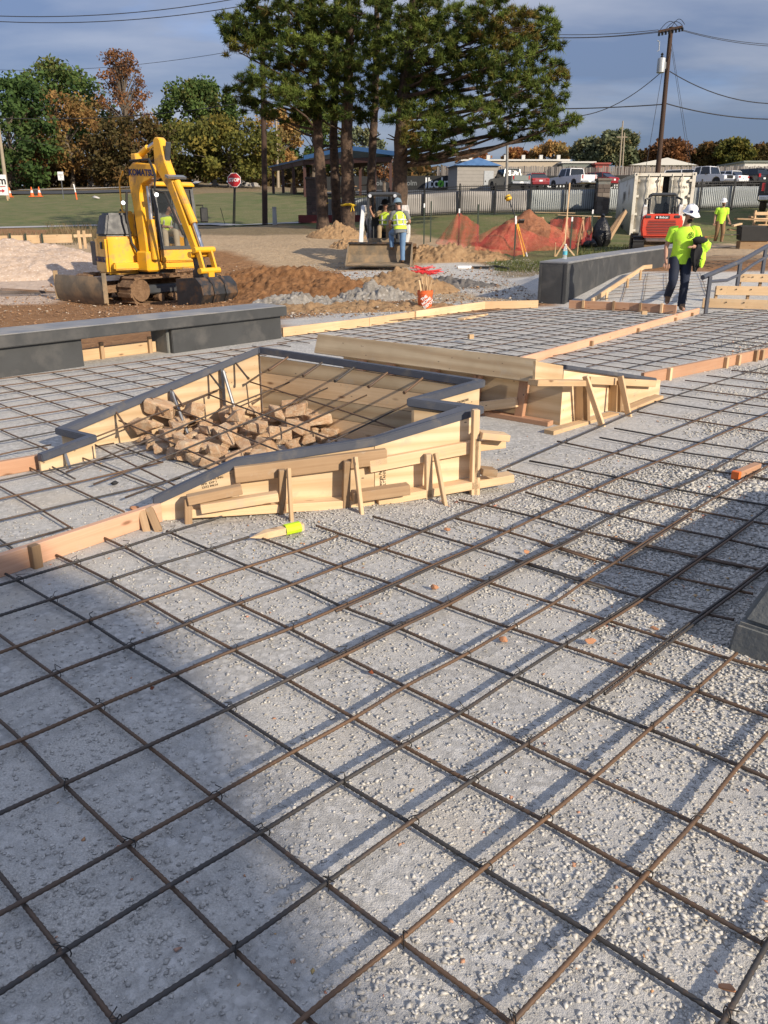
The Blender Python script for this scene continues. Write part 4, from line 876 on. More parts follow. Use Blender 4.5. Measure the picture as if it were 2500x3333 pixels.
debris(372, 1577, .07, M['black_rubber'], 'black plastic scrap on gravel behind the left form board', 'plastic scrap', 'plastic_scrap')
# ---------------------------------------------------------------- vegetation
def leafmat(name, c1, c2, c3=None, trans=0.25):
    m, n, l, p = nodes(name); a = n.new('ShaderNodeAttribute'); a.attribute_name = 'tone'
    c = mixrgb(n, l, a.outputs['Fac'], c1, c2)
    if c3: b = n.new('ShaderNodeAttribute'); b.attribute_name = 'accent'; c = mixrgb(n, l, b.outputs['Fac'], c, c3)
    l.new(c, p.inputs['Base Color']); p.inputs['Roughness'].default_value = .75; p.inputs['Specular IOR Level'].default_value = .15
    if trans:
        t = n.new('ShaderNodeBsdfTranslucent'); l.new(c, t.inputs['Color']); mx = n.new('ShaderNodeMixShader'); mx.inputs[0].default_value = trans; l.new(p.outputs[0], mx.inputs[1]); l.new(t.outputs[0], mx.inputs[2]); l.new(mx.outputs[0], n['Material Output'].inputs['Surface'])
    return m
M['bark_pine'] = MAT('pine_bark', (.105, .068, .046), .95, 0, .55, 5, 1.0, 9, .06, dirt=(.045, .03, .022), dirt_amt=.6, dscale=6)
M['bark_grey'] = MAT('grey_bark', (.13, .105, .08), .95, 0, .4, 4)
M['pole_wood'] = MAT('creosote_pole', (.055, .032, .022), .9, 0, .4, 3); M['pole_pale'] = MAT('pale_pole', (.30, .25, .18), .9, 0, .25, 3)
def tris_at(C, D, U, L, Wd):             # one slim triangle per needle or leaf: base C, along D, width along U
    n = len(C); V = np.stack([C-U*Wd[:, None]/2, C+U*Wd[:, None]/2, C+D*L[:, None]], 1); return V.reshape(-1, 3), np.arange(n*3).reshape(-1, 3)
def rand_dir(n, rng, zb=0.0):
    d = rng.normal(size=(n, 3)); d[:, 2] += zb; return d/np.linalg.norm(d, axis=1)[:, None]
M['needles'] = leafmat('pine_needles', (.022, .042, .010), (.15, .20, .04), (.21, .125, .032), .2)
PADS = {
 0: [(745,62,38,20),(775,95,60,40),(800,110,70,45),(850,95,80,45),(770,165,38,25),(890,150,80,50),(830,130,60,30),(930,60,80,40),(860,15,60,30),(820,255,46,26),(880,270,70,38),(770,305,40,28),(800,345,40,22),(850,325,60,34),(930,330,60,36),(960,235,60,40),(900,205,50,30),(880,375,40,16),(950,290,50,30),(1000,370,50,24),(960,395,40,18)],
 1: [(1000,120,80,50),(990,25,80,40),(1030,200,60,40),(1060,90,70,45),(990,290,60,34),(1020,345,44,24),(1060,340,60,34)],
 2: [(1080,40,80,50),(1060,175,80,45),(1080,250,70,38),(1150,140,80,50),(1150,245,70,38),(1110,310,60,30),(1170,305,60,32),(1180,40,80,50),(1130,200,60,40),(1090,340,40,18),(1150,360,60,28),(1110,375,44,20)],
 3: [(1250,170,80,45),(1240,275,56,30),(1260,70,80,50),(1210,110,60,40),(1300,130,70,40),(1215,215,50,30),(1225,345,50,28),(1270,330,60,32),(1185,385,36,18)],
 4: [(1330,215,90,46),(1345,275,66,36),(1390,130,80,46),(1350,35,80,46),(1440,200,86,46),(1450,80,90,56),(1400,300,60,34),(1480,280,86,44),(1540,150,90,56),(1560,40,90,56),(1560,240,90,46),(1640,95,90,56),(1640,200,90,56),(1730,85,66,46),(1780,95,46,34),(1720,170,70,46),(1800,150,30,18),(1770,270,64,40),(1815,255,34,24),(1700,295,80,44),(1640,330,76,40),(1750,360,72,34),(1820,320,36,20),(1835,398,40,22),(1790,420,56,22),(1700,415,66,30),(1735,455,26,14),(1620,440,46,22),(1560,375,70,34),(1500,415,56,30),(1440,400,50,30),(1405,440,44,36),(1450,478,36,20),(1380,490,34,36),(1345,440,26,40),(1520,465,26,12),(1820,210,24,14),(1865,395,20,10),(1290,385,44,24),(1330,340,60,34),(1380,370,60,30),(1300,300,60,34),(1470,350,60,30)]}
TRUNKS = {0: (1052, 741, 38.5, 40, [(1052, 741), (1046, 600), (1036, 470), (1030, 330), (1022, 150), (1015, -60)]), 1: (1100, 744, 39.5, 34, [(1098, 744), (1092, 600), (1085, 450), (1090, 330), (1096, 150), (1100, -80)]),
          2: (1135, 744, 38.2, 46, [(1133, 746), (1132, 600), (1128, 450), (1132, 330), (1138, 150), (1142, -100)]), 3: (1210, 722, 42, 34, [(1208, 722), (1208, 600), (1214, 450), (1222, 330), (1225, 150), (1228, -60)]),
          4: (1305, 735, 37.0, 50, [(1303, 738), (1302, 640), (1303, 520), (1308, 400), (1315, 300), (1330, 180), (1345, 60), (1350, -160)])}
LBL = ['leftmost pine of the clump, slim trunk with yellow tape', 'dark thin pine trunk just behind the second taped trunk', 'thick pine with yellow tape tied round its trunk', 'pine set back behind the skid steer cab', 'largest pine with broad spreading limbs right of the skid steer']
def pine(i):
    rng = np.random.default_rng(100+i); rnd = random.Random(100+i); px, py, Y, wpx, line = TRUNKS[i]; base = at(px, py, Y); gzb = tz1(base.x, base.y)
    t = thing('pine_tree', (base.x, base.y, gzb), 0, LBL[i], 'pine tree', 'pines behind the skid steer')
    pts = [at(x, y, Y+rnd.uniform(-.15, .15)*k) for k, (x, y) in enumerate(line)]; pts[0].z = gzb-.15; r0 = wpx/72/2
    fine = []; rr = []
    for k in range(len(pts)-1):
        for j in range(6): fine.append(pts[k].lerp(pts[k+1], j/6)); u = (k+j/6)/(len(pts)-1); rr.append(r0*(1-.55*u)*(1+.08*math.sin(7*u*9+i))*(1.25 if k == 0 and j == 0 else 1))
    MB().tube(fine, rr, 14, True).build('trunk', M['bark_pine'], t, local=False, smooth=True, auto=80)
    VV = []; tone = []; acc = []
    pads = [(a, b, c, d, 0) for a, b, c, d in PADS[i]]+[(px+rnd.uniform(-180, 180)+(150 if i == 4 else 0), rnd.uniform(-320, -20), 80, 50, 1) for _ in range(7)]
    for k, (a, b, rx, ry, hid) in enumerate(pads):
        c = at(a, b, Y+rnd.uniform(-2.8, 1.4)); sx = rx/72; sz = ry/74
        # limb from the trunk
        zz = min(max(c.z-.5-abs(c.x-base.x)*.12, pts[2].z*.8), pts[-1].z); j = min(range(len(fine)), key=lambda q: abs(fine[q].z-zz)); s = fine[j]; mid = s.lerp(c, .5)+Vector((rnd.uniform(-.2, .2), rnd.uniform(-.2, .2), rnd.uniform(-.35, .1)))
        L = (c-s).length; r = min(.11, .022+.014*L); lm = MB(); lm.tube([s, s.lerp(mid, .5)+Vector((0, 0, -.06)), mid, mid.lerp(c, .5), c], [r, r*.85, r*.65, r*.45, r*.2], 6)
        for _ in range(3):
            e = c+Vector((rnd.uniform(-sx, sx), rnd.uniform(-1, 1)*sx*.7, rnd.uniform(-sz*.4, sz*.7))); u_ = rnd.uniform(.5, .95); lm.tube([mid.lerp(c, u_), e], [r*.35, .008], 4)
        lm.build('limb', M['bark_pine'], t, local=False, fixn=False)
        # needle tufts
        ns = max(5, int(60*sx*max(sz, .35)))
        if hid: ns = int(ns*.35)
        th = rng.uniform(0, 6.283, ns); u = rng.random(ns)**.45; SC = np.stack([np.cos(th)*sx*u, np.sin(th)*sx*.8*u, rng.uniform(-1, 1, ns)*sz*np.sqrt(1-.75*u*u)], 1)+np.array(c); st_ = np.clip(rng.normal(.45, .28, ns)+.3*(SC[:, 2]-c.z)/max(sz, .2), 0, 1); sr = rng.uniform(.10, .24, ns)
        m_ = 9; n = ns*m_; off = rng.normal(size=(n, 3)); off /= np.linalg.norm(off, axis=1)[:, None]; off[:, 2] = np.abs(off[:, 2])*.8-.1; P = np.repeat(SC, m_, 0)+off*(np.repeat(sr, m_)*rng.random(n)**.5)[:, None]
        q = 11; C = np.repeat(P, q, 0); D = rand_dir(n*q, rng, .55); U = np.cross(D, rand_dir(n*q, rng)); U /= np.linalg.norm(U, axis=1)[:, None]
        V, _ = tris_at(C, D, U, rng.uniform(.14, .27, n*q), rng.uniform(.024, .042, n*q)); VV.append(V)
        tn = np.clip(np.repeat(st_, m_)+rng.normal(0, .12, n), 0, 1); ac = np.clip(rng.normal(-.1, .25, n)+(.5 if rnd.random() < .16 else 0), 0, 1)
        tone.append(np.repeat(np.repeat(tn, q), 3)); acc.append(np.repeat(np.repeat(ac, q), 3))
    for _ in range(5):      # dead stubs low on the trunk
        j = rnd.randrange(6, 20); s = fine[min(j, len(fine)-1)]; MB().tube([s, s+Vector((rnd.uniform(-1.2, 1.2), rnd.uniform(-.6, .4), rnd.uniform(-.1, .4)))], [.05, .015], 5).build('dead_stub', M['bark_pine'], t, local=False, fixn=False)
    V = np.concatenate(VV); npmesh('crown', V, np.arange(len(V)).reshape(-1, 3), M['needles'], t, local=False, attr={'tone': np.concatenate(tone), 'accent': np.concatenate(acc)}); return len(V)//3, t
PT = []; tot = 0
for i in range(5): k_, t_ = pine(i); tot += k_; PT.append(t_)
print('pine tris', tot)
M['tape'] = MAT('yellow_tape', (.75, .50, .02), .5)
for i, (x0, x1, y) in ((0, (1038, 1066, 660)), (2, (1112, 1158, 667))):
    px, py, Y, wpx, line = TRUNKS[i]; c = at((x0+x1)/2, y, Y); r = (x1-x0)/72/2*1.02
    mb = MB(); mb.tube([c+Vector((math.cos(a)*r, math.sin(a)*r, .02*math.sin(3*a))) for a in np.linspace(0, 6.283, 20)], .045, 4, False)
    if i == 2: mb.beam(c+Vector((r*.5, -r*.9, 0)), c+Vector((r*.3, -r, -.28)), .05, .02); mb.beam(c+Vector((r*.55, -r*.9, 0)), c+Vector((r*.75, -r, -.24)), .05, .02)
    mb.build('warning_tape', M['tape'], PT[i], local=False)

def clump_tree(name, label, cx, base_py, top, wpx, Y, mats, bot=None, dens=1.0, leaf=.5, trunk_px=None, lean=0, seed=1, sparse=False, group='trees beyond the lawn', nclump=60, cat='tree'):
    rng = np.random.default_rng(seed); rnd = random.Random(seed); s = 2814/Y
    b = at(trunk_px or cx, base_py, Y); b.z = tz1(b.x, b.y)-.1; zt = at(cx, top, Y).z; zb = at(cx, bot, Y).z if bot else b.z+(zt-b.z)*.25; ct = at(cx, (top+(bot or base_py))/2, Y); hw = wpx/2/s
    t = thing(name, (b.x, b.y, b.z+.1), 0, label, cat, group)
    tk = MB(); H_ = zt-b.z; r0 = max(.16, H_*.022); crown_c = Vector((ct.x, Y, zb+(zt-zb)*.35)); tk.tube([b, b.lerp(crown_c, .5)+Vector((lean, 0, 0)), crown_c, Vector((ct.x, Y, zb+(zt-zb)*.85))], [r0*1.3, r0, r0*.7, r0*.15], 8)
    VV = []; tone = []; acc = []
    for k in range(nclump):
        # clump centres over a rounded crown, narrower at the top
        h = rnd.random()**.8; prof = math.sqrt(max(0, 1-(2*h-.85)**2*.72)) if not sparse else (1-.75*h)*.9+.12; a = rnd.uniform(0, 6.283); u = rnd.random()**.35
        c = np.array([ct.x+math.cos(a)*hw*prof*u, Y+math.sin(a)*hw*.8*prof*u, zb+(zt-zb)*(h*.94+.03)]); cr = hw*rnd.uniform(.16, .30)*(1 if not sparse else .7)
        if k < 22 or sparse: tk.tube([Vector((ct.x, Y, zb+(zt-zb)*h*.55)), Vector((ct.x, Y, zb+(zt-zb)*h*.6)).lerp(Vector(c), .5)+Vector((0, 0, .1)), Vector(c)], [r0*.32, r0*.2, .03], 4)
        n = int(dens*85*(1 if not sparse else .55)); P = rng.normal(size=(n, 3)); P /= np.linalg.norm(P, axis=1)[:, None]; P *= (rng.random(n)**.45*cr)[:, None]; P[:, 2] *= .75; P += c
        D = rand_dir(n, rng, -.2); U = np.cross(D, rand_dir(n, rng)); U /= np.linalg.norm(U, axis=1)[:, None]; L = rng.uniform(.6, 1.2, n)*leaf; Wd = L*rng.uniform(.45, .8, n)
        Vq = np.stack([P-U*Wd[:, None]*.2, P+D*L[:, None]*.45-U*Wd[:, None]/2, P+D*L[:, None], P+D*L[:, None]*.5+U*Wd[:, None]/2], 1); VV.append(Vq.reshape(-1, 3))
        base_t = rnd.uniform(.15, .75); tn = np.clip(base_t+rng.normal(0, .16, n), 0, 1); ac = np.clip((rnd.random() < .25)*.5+rng.normal(.05, .15, n), 0, 1); tone.append(np.repeat(tn, 4)); acc.append(np.repeat(ac, 4))
    tk.build('trunk', M['bark_grey'], t, local=False, smooth=True, fixn=False)
    V = np.concatenate(VV); npmesh('crown', V, np.arange(len(V)).reshape(-1, 4), mats, t, local=False, attr={'tone': np.concatenate(tone), 'accent': np.concatenate(acc)}); return t
LM = {'green': leafmat('oak_leaves', (0.031, 0.065, 0.019), (0.116, 0.178, 0.046), (0.171, 0.155, 0.046)), 'dark': leafmat('cedar_leaves', (0.019, 0.046, 0.016), (0.078, 0.132, 0.034), (0.078, 0.109, 0.031)), 'orange': leafmat('autumn_leaves', (.16, .085, .03), (.37, .215, .075), (.14, .14, .05)),
      'brown': leafmat('brown_leaves', (0.085, 0.043, 0.022), (0.232, 0.116, 0.054), (0.310, 0.132, 0.046)), 'olive': leafmat('olive_leaves', (0.043, 0.056, 0.016), (0.178, 0.178, 0.039), (0.248, 0.186, 0.039)), 'rust': leafmat('rust_leaves', (0.155, 0.054, 0.023), (0.372, 0.155, 0.062), (0.434, 0.248, 0.078)), 'gold': leafmat('gold_leaves', (0.248, 0.132, 0.046), (0.527, 0.310, 0.109), (0.217, 0.202, 0.078)),
      'murk': leafmat('murky_leaves', (0.028, 0.028, 0.012), (0.116, 0.090, 0.031), (0.186, 0.093, 0.031)), 'sage': leafmat('sage_leaves', (0.078, 0.101, 0.054), (0.217, 0.240, 0.132), (0.232, 0.186, 0.078))}
for a in [
 ('evergreen_tree', 'dense dark evergreen at the left frame edge behind a leaning pole', 30, 640, 250, 330, 104, 'dark', 630, 1.2, .55, None, 0, 1, False, 80),
 ('oak_tree', 'tall green oak crown rising behind the orange tree', 185, 640, 205, 330, 125, 'green', 520, 1.2, .6, None, 0, 2, False, 80),
 ('maple_tree', 'orange autumn tree with bare curving limbs behind the road sign', 215, 640, 300, 270, 108, 'orange', 560, .95, .45, 240, .4, 3, False, 62),
 ('sweetgum_tree', 'thin topped brown tree, tallest behind the excavator', 400, 632, 160, 230, 118, 'brown', 470, 1.0, .36, None, 0, 4, True, 95),
 ('shade_tree', 'murky brown green tree low behind the excavator boom', 440, 630, 395, 330, 106, 'murk', 600, 1.2, .5, 335, 0, 5, False, 80),
 ('oak_tree', 'rounded dome green oak right of the thin topped brown tree', 640, 632, 265, 250, 128, 'green', 470, 1.3, .55, None, 0, 6, False, 85),
 ('pecan_tree', 'yellow green spreading tree behind the stop sign with a leaning trunk', 740, 622, 395, 330, 104, 'olive', 580, 1.25, .5, 742, .6, 7, False, 90),
 ('pecan_tree', 'olive tree left of the stop sign under the dome oak', 590, 628, 410, 240, 110, 'olive', 590, 1.2, .5, 590, 0, 8, False, 60),
 ('shade_tree', 'dark leafed tree beneath the orange crown at the lawn edge', 150, 640, 470, 260, 110, 'murk', 610, 1.2, .5, None, 0, 9, False, 60),
 ('poplar_tree', 'pale golden tree glimpsed behind the pavilion posts', 905, 610, 360, 150, 118, 'gold', 560, 1.1, .45, None, 0, 10, False, 45),
 ('oak_tree', 'green tree between the pine trunks above the pavilion roof', 1020, 605, 330, 200, 132, 'green', 560, 1.2, .55, None, 0, 11, False, 60),
 ('oak_tree', 'sage green tree behind the rear pine trunk', 1180, 605, 420, 170, 130, 'sage', 560, 1.2, .5, None, 0, 12, False, 45),
 ('crape_myrtle', 'bare grey many stemmed shrub tree under the pavilion eave', 1250, 625, 520, 90, 82, 'brown', 590, .4, .25, None, 0, 13, True, 40),
 ('maple_tree', 'rusty orange far tree left of the thin lamp pole', 1680, 545, 488, 90, 180, 'rust', 545, 1.2, .7, None, 0, 14, False, 40),
 ('maple_tree', 'golden far tree above the long tan building', 1800, 545, 470, 130, 175, 'gold', 545, 1.2, .7, None, 0, 15, False, 50),
 ('willow_tree', 'sage green tall far tree beside the twin far poles', 2010, 545, 430, 150, 165, 'sage', 530, 1.1, .7, None, 0, 16, False, 70),
 ('willow_tree', 'grey green wide far tree left of the twin poles', 1930, 545, 455, 140, 168, 'sage', 535, 1.1, .7, None, 0, 17, False, 55),
 ('sweetgum_tree', 'brown far tree just right of the big utility pole', 2180, 545, 463, 140, 165, 'brown', 535, 1.2, .7, None, 0, 18, False, 60),
 ('shade_tree', 'brown olive far tree near the right edge of the lot', 2310, 545, 472, 140, 165, 'murk', 535, 1.2, .7, None, 0, 19, False, 60),
 ('pecan_tree', 'tallest olive brown far tree near the right frame edge', 2390, 545, 460, 130, 160, 'olive', 535, 1.2, .7, None, 0, 20, False, 60),
 ('shade_tree', 'olive far tree cut by the right frame edge', 2490, 545, 478, 150, 165, 'murk', 535, 1.2, .7, None, 0, 21, False, 60),
 ('shade_tree', 'low brown far tree between utility pole and container', 2080, 545, 500, 120, 175, 'murk', 540, 1.2, .7, None, 0, 22, False, 45),
 ('maple_tree', 'pale rust far trees cluster behind the block shed', 1540, 545, 495, 110, 185, 'rust', 545, 1.0, .6, None, 0, 23, False, 36)]:
    nm, lab, cx, bp, tp, w_, Y_, mt, bt, dn_, lf, tpx, ln_, sd_, sp_, nc = a
    clump_tree(nm, lab, cx, bp, tp, w_, Y_, LM[mt], bt, dn_, lf, tpx, ln_, sd_, sp_, 'trees beyond the lawn' if Y_ < 150 else 'far trees beyond the parking lot', nc)
# far wooded skyline closing the view
def skyline():
    rng = np.random.default_rng(77); n = 5200; X = rng.uniform(-260, 260, n); Y = rng.uniform(195, 230, n)+np.abs(X)*.05; Zg = tz(X, Y); hh = 9+4*vnoise(X, X*0, 3, 3, 14); Z = Zg+rng.random(n)**.8*hh*np.where(X < 10, 1.25, .72)
    D = rand_dir(n, rng, .2); U = np.cross(D, rand_dir(n, rng)); U /= np.linalg.norm(U, axis=1)[:, None]; L = rng.uniform(1.6, 3.2, n); P = np.stack([X, Y, Z], 1); Wd = L*.7
    V = np.stack([P-U*Wd[:, None]*.3, P+D*L[:, None]*.4-U*Wd[:, None]/2, P+D*L[:, None], P+D*L[:, None]*.5+U*Wd[:, None]/2], 1).reshape(-1, 3)
    o = npmesh('far_woods', V, np.arange(len(V)).reshape(-1, 4), LM['murk'], attr={'tone': np.repeat(np.clip(rng.normal(.5, .25, n), 0, 1), 4), 'accent': np.repeat(np.clip(rng.normal(.1, .3, n), 0, 1), 4)}); tag(o, 'far dull brown green woods along the horizon', 'woods', kind='stuff')
skyline()
def understory():
    rng = np.random.default_rng(78); n = 5200; X = rng.uniform(-75, 12, n); Y = rng.uniform(132, 146, n); Z = tz(X, Y)+rng.random(n)**.9*(4.2+2.2*vnoise(X, X*0, 4, 3, 6)); D = rand_dir(n, rng, .2); U = np.cross(D, rand_dir(n, rng)); U /= np.linalg.norm(U, axis=1)[:, None]; L = rng.uniform(.7, 1.5, n); P = np.stack([X, Y, Z], 1); Wd = L*.7
    V = np.stack([P-U*Wd[:, None]*.3, P+D*L[:, None]*.4-U*Wd[:, None]/2, P+D*L[:, None], P+D*L[:, None]*.5+U*Wd[:, None]/2], 1).reshape(-1, 3)
    o = npmesh('undergrowth', V, np.arange(len(V)).reshape(-1, 4), LM['murk'], attr={'tone': np.repeat(np.clip(rng.normal(.3, .25, n), 0, 1), 4), 'accent': np.repeat(np.clip(rng.normal(.1, .3, n), 0, 1), 4)}); tag(o, 'dark shrubby undergrowth beneath the trees beyond the lawn', 'undergrowth', kind='stuff')
understory()
# ---------------------------------------------------------------- lawn road, kerb, cemetery
M['asphalt'] = MAT('asphalt', (.045, .046, .048), .9, 0, .3, 4); M['kerb'] = MAT('pale_kerb', (.55, .53, .50), .85, 0, .12, 3)
def strip(name, pts, width, lift, mat, kind='structure', h=None):
    P = [Vector(p) for p in pts]; fine = []
    for a, b in zip(P, P[1:]):
        k = max(2, int((b-a).length/2)); fine += [a.lerp(b, j/k) for j in range(k)]
    fine.append(P[-1]); V = []; Fq = []
    for i, p in enumerate(fine):
        d = fine[min(i+1, len(fine)-1)]-fine[max(i-1, 0)]; n = Vector((-d.y, d.x, 0)).normalized()
        for s in (-1, -.33, .33, 1): q = p+n*(s*width/2); V.append((q.x, q.y, tz1(q.x, q.y)+lift))
    for i in range(len(fine)-1):
        for j in range(3): Fq.append((i*4+j, i*4+j+1, i*4+5+j, i*4+4+j))
    o = npmesh(name, V, Fq, mat); tag(o, kind=kind); return o
strip('road', [T(-600, 640), T(-100, 630), T(250, 628), T(480, 622)], 5.0, .09, M['asphalt'])
strip('kerb', [T(60, 622), T(300, 617), T(420, 613), T(620, 606), T(760, 598), T(1010, 588)], .9, .16, M['kerb'])
strip('footpath', [T(-300, 748), T(280, 737), T(430, 735), T(700, 732), T(1000, 727)], 1.3, .06, MAT('grey_footpath', (.33, .32, .31), .9, 0, .15, 3))
strip('parking_lot', [T(1240, 640), T(1500, 625), T(1800, 618), T(2200, 612), T(2700, 608)], 22, .10, M['asphalt'])
M['headstone'] = MAT('grey_granite', (.38, .36, .33), .8, 0, .2, 8)
for k, (x, y, w_, h_, lab) in enumerate(((700, 583, .7, 1.0, 'tan headstone left of the stop sign'), (788, 581, .6, .7, 'pale square headstone right above the stop sign'), (800, 570, 1.0, .5, 'low white headstone behind the stop sign'), (825, 569, 1.1, .5, 'low white headstone left of the dark wood pole'), (295, 592, .7, 1.2, 'slim headstone beside the maple trunk'), (375, 590, .8, .9, 'white headstone left of the excavator boom'), (410, 594, .6, .6, 'small headstone just left of the excavator boom'), (345, 596, .6, .8, 'grey headstone behind the road marker'))):
    p = at(x, y, 112); p.z = tz1(p.x, p.y); t = thing('headstone', p, 0, lab, 'headstone', 'headstones in the far cemetery'); MB().box((0, 0, .06), (w_*1.3, .4, .14)).build('plinth', M['headstone'], t, bevel=.02)
    MB().prism([(-w_/2, .13), (w_/2, .13), (w_/2, h_*.75), (w_*.3, h_*.95), (0, h_), (-w_*.3, h_*.95), (-w_/2, h_*.75)], (0, .18, 0)).build('tablet', M['headstone'], t)
# ---------------------------------------------------------------- poles and lines
def pole(label, pts, r0, r1, mat, cat='utility pole', name='utility_pole'):
    b = pts[0]; g = tz1(b.x, b.y); t = thing(name, (b.x, b.y, g), 0, label, cat); q = [Vector((b.x, b.y, g-.3))]+pts[1:]; n = len(q); MB().tube(q, [r0+(r1-r0)*k/(n-1) for k in range(n)], 12).build('shaft', mat, t, local=False, smooth=True); return t
UP = pole('tall dark utility pole with crossarm and transformer behind the shipping container', [at(2130, 640, 47), at(2140, 570, 47), at(2185, 88, 47)], .155, .11, M['pole_wood'])
tp = at(2182, 100, 47)
ca, cb_ = at(2143, 104, 46.6), at(2222, 88, 46.4); MB().beam(ca, cb_, .12, .14).build('crossarm', M['pole_wood'], UP, local=False)
for k, f in enumerate((0.02, .16, .3, .44, .58, .72, .86, .98)):
    p = ca.lerp(cb_, f)+Vector((0, -.08, .0)); MB().lathe([(.03, -.14), (.07, -.12), (.04, -.09), (.07, -.06), (.04, -.03), (.07, 0), (.02, .05)], p+Vector((0, 0, -.06)), 8).build('insulator', M['black_steel'], UP, local=False)
for f0, f1, hgt in ((.05, .75, .28), (.3, .95, .22), (.5, 1.05, .3)):
    a = ca.lerp(cb_, f0); b = ca.lerp(cb_, f1); MB().tube([a+(b-a)*u+Vector((0, -.1, hgt*math.sin(math.pi*u)+.08)) for u in np.linspace(0, 1, 9)], .014, 4).build('jumper_wire', M['black_steel'], UP, local=False)
M['transformer'] = MAT('transformer_grey', (.36, .38, .39), .45, .2)
pc = at(2152, 213, 46.6); MB().lathe([(.17, -.34), (.20, -.32), (.20, .28), (.18, .33), (.06, .36)], pc, 14).build('transformer', M['transformer'], UP, local=False, smooth=True)
MB().lathe([(.05, 0), (.08, .05), (.04, .1), (.08, .15), (.03, .22)], pc+Vector((0, 0, .35)), 8).build('bushing', M['black_steel'], UP, local=False)
MB().beam(pc+Vector((.2, 0, 0)), at(2166, 213, 47), .08, .3).build('bracket', M['transformer'], UP, local=False)
fz = at(2142, 150, 46.6); MB().tube([fz+Vector((-.06, 0, .25)), fz+Vector((.05, 0, .2)), fz+Vector((.07, 0, -.2)), fz+Vector((-.02, 0, -.22))], .025, 6).build('fuse_cutout', M['transformer'], UP, local=False)
pole('dark red brown wooden pole in front of the lawn left of the pines', [at(862, 733, 46), at(860, 480, 46), at(855, 205, 46), at(852, 20, 46)], .15, .12, M['pole_wood'])
pole('pale far pole seen through the pavilion', [at(905, 600, 108), at(898, 370, 108)], .17, .11, M['pole_pale'])
pole('pale leaning pole at the left frame edge', [at(25, 645, 84), at(-8, 390, 84)], .20, .13, M['pole_pale'])
tw = pole('first of two slim far poles in front of the sage tree', [at(2018, 545, 140), at(2028, 393, 140)], .15, .1, M['pole_pale']); MB().beam(at(2008, 446, 140), at(2042, 446, 140), .12, .12).build('crossarm', M['pole_pale'], tw, local=False)
pole('second slim far pole right of its twin', [at(2029, 545, 143), at(2033, 432, 143)], .14, .1, M['pole_pale'])
pole('thin grey lamp pole standing behind the silver pickup', [at(1648, 622, 82), at(1650, 560, 82), at(1653, 380, 82)], .16, .10, MAT('lamp_pole_grey', (.22, .21, .19), .7), 'lamp pole', 'lamp_pole')
M['wire'] = MAT('power_cable', (.015, .015, .017), .7)
def wire(label, a, b, sag, r=.022, Ya=47, Yb=47):
    r *= .7
    p = at(*a, Ya); q = at(*b, Yb); o = MB().tube([p.lerp(q, u)+Vector((0, 0, -sag*4*u*(1-u))) for u in np.linspace(0, 1, 17)], r, 5).build('power_line', M['wire'], None, fixn=False); tag(o, label, 'power line', 'overhead power lines')
wire('top power line from the crossarm to the pines', (2143, 97), (1500, 84), .3); wire('second power line from the crossarm to the pines', (2148, 101), (1500, 92), .35); wire('third power line from the crossarm to the pines', (2145, 105), (1500, 98), .3)
wire('thick cable from the utility pole left into the pines', (2166, 339), (1500, 348), .15, .04); wire('cable sloping down left from the transformer to the pines', (2150, 237), (1850, 380), .5, .03); wire('thick low cable from the utility pole to the right edge', (2166, 336), (2700, 377), .4, .04)
wire('twisted service drop from the utility pole to the right edge', (2180, 232), (2700, 315), .8, .035)
for k, (ya, yb_) in enumerate(((97, 140), (100, 148))): wire(('upper' if k == 0 else 'lower')+' thin power line from the crossarm to the right edge', (2222, ya), (2700, yb_), .3, .02)
wire('guy wire from the pole top down behind the fence at its right', (2185, 130), (2262, 610), 0, .014, 47, 44); wire('second guy wire close to the right guy wire', (2186, 160), (2254, 610), 0, .014, 47, 44); wire('guy wire from the transformer down toward the parked cars', (2155, 240), (2095, 590), 0, .018, 47, 44)
wire('long black cable crossing the left trees to the wooden pole', (-200, 372), (857, 323), .5, .03, 46, 46); wire('cable at the top left corner to the pines', (-200, 56), (850, 8), .5, .028, 46, 46); wire('upper cable at the top left corner', (-200, 40), (850, -20), .5, .028, 46, 46); wire('pale thin cable over the brown tree top', (-200, 214), (850, 150), .6, .016, 60, 46)
wire('thin lower cable across the left tree trunks', (-100, 400), (330, 478), .8, .025, 90, 108)
def ground_at(px, py, Y):
    p = at(px, py, Y); return Vector((p.x, p.y, tz1(p.x, p.y)))
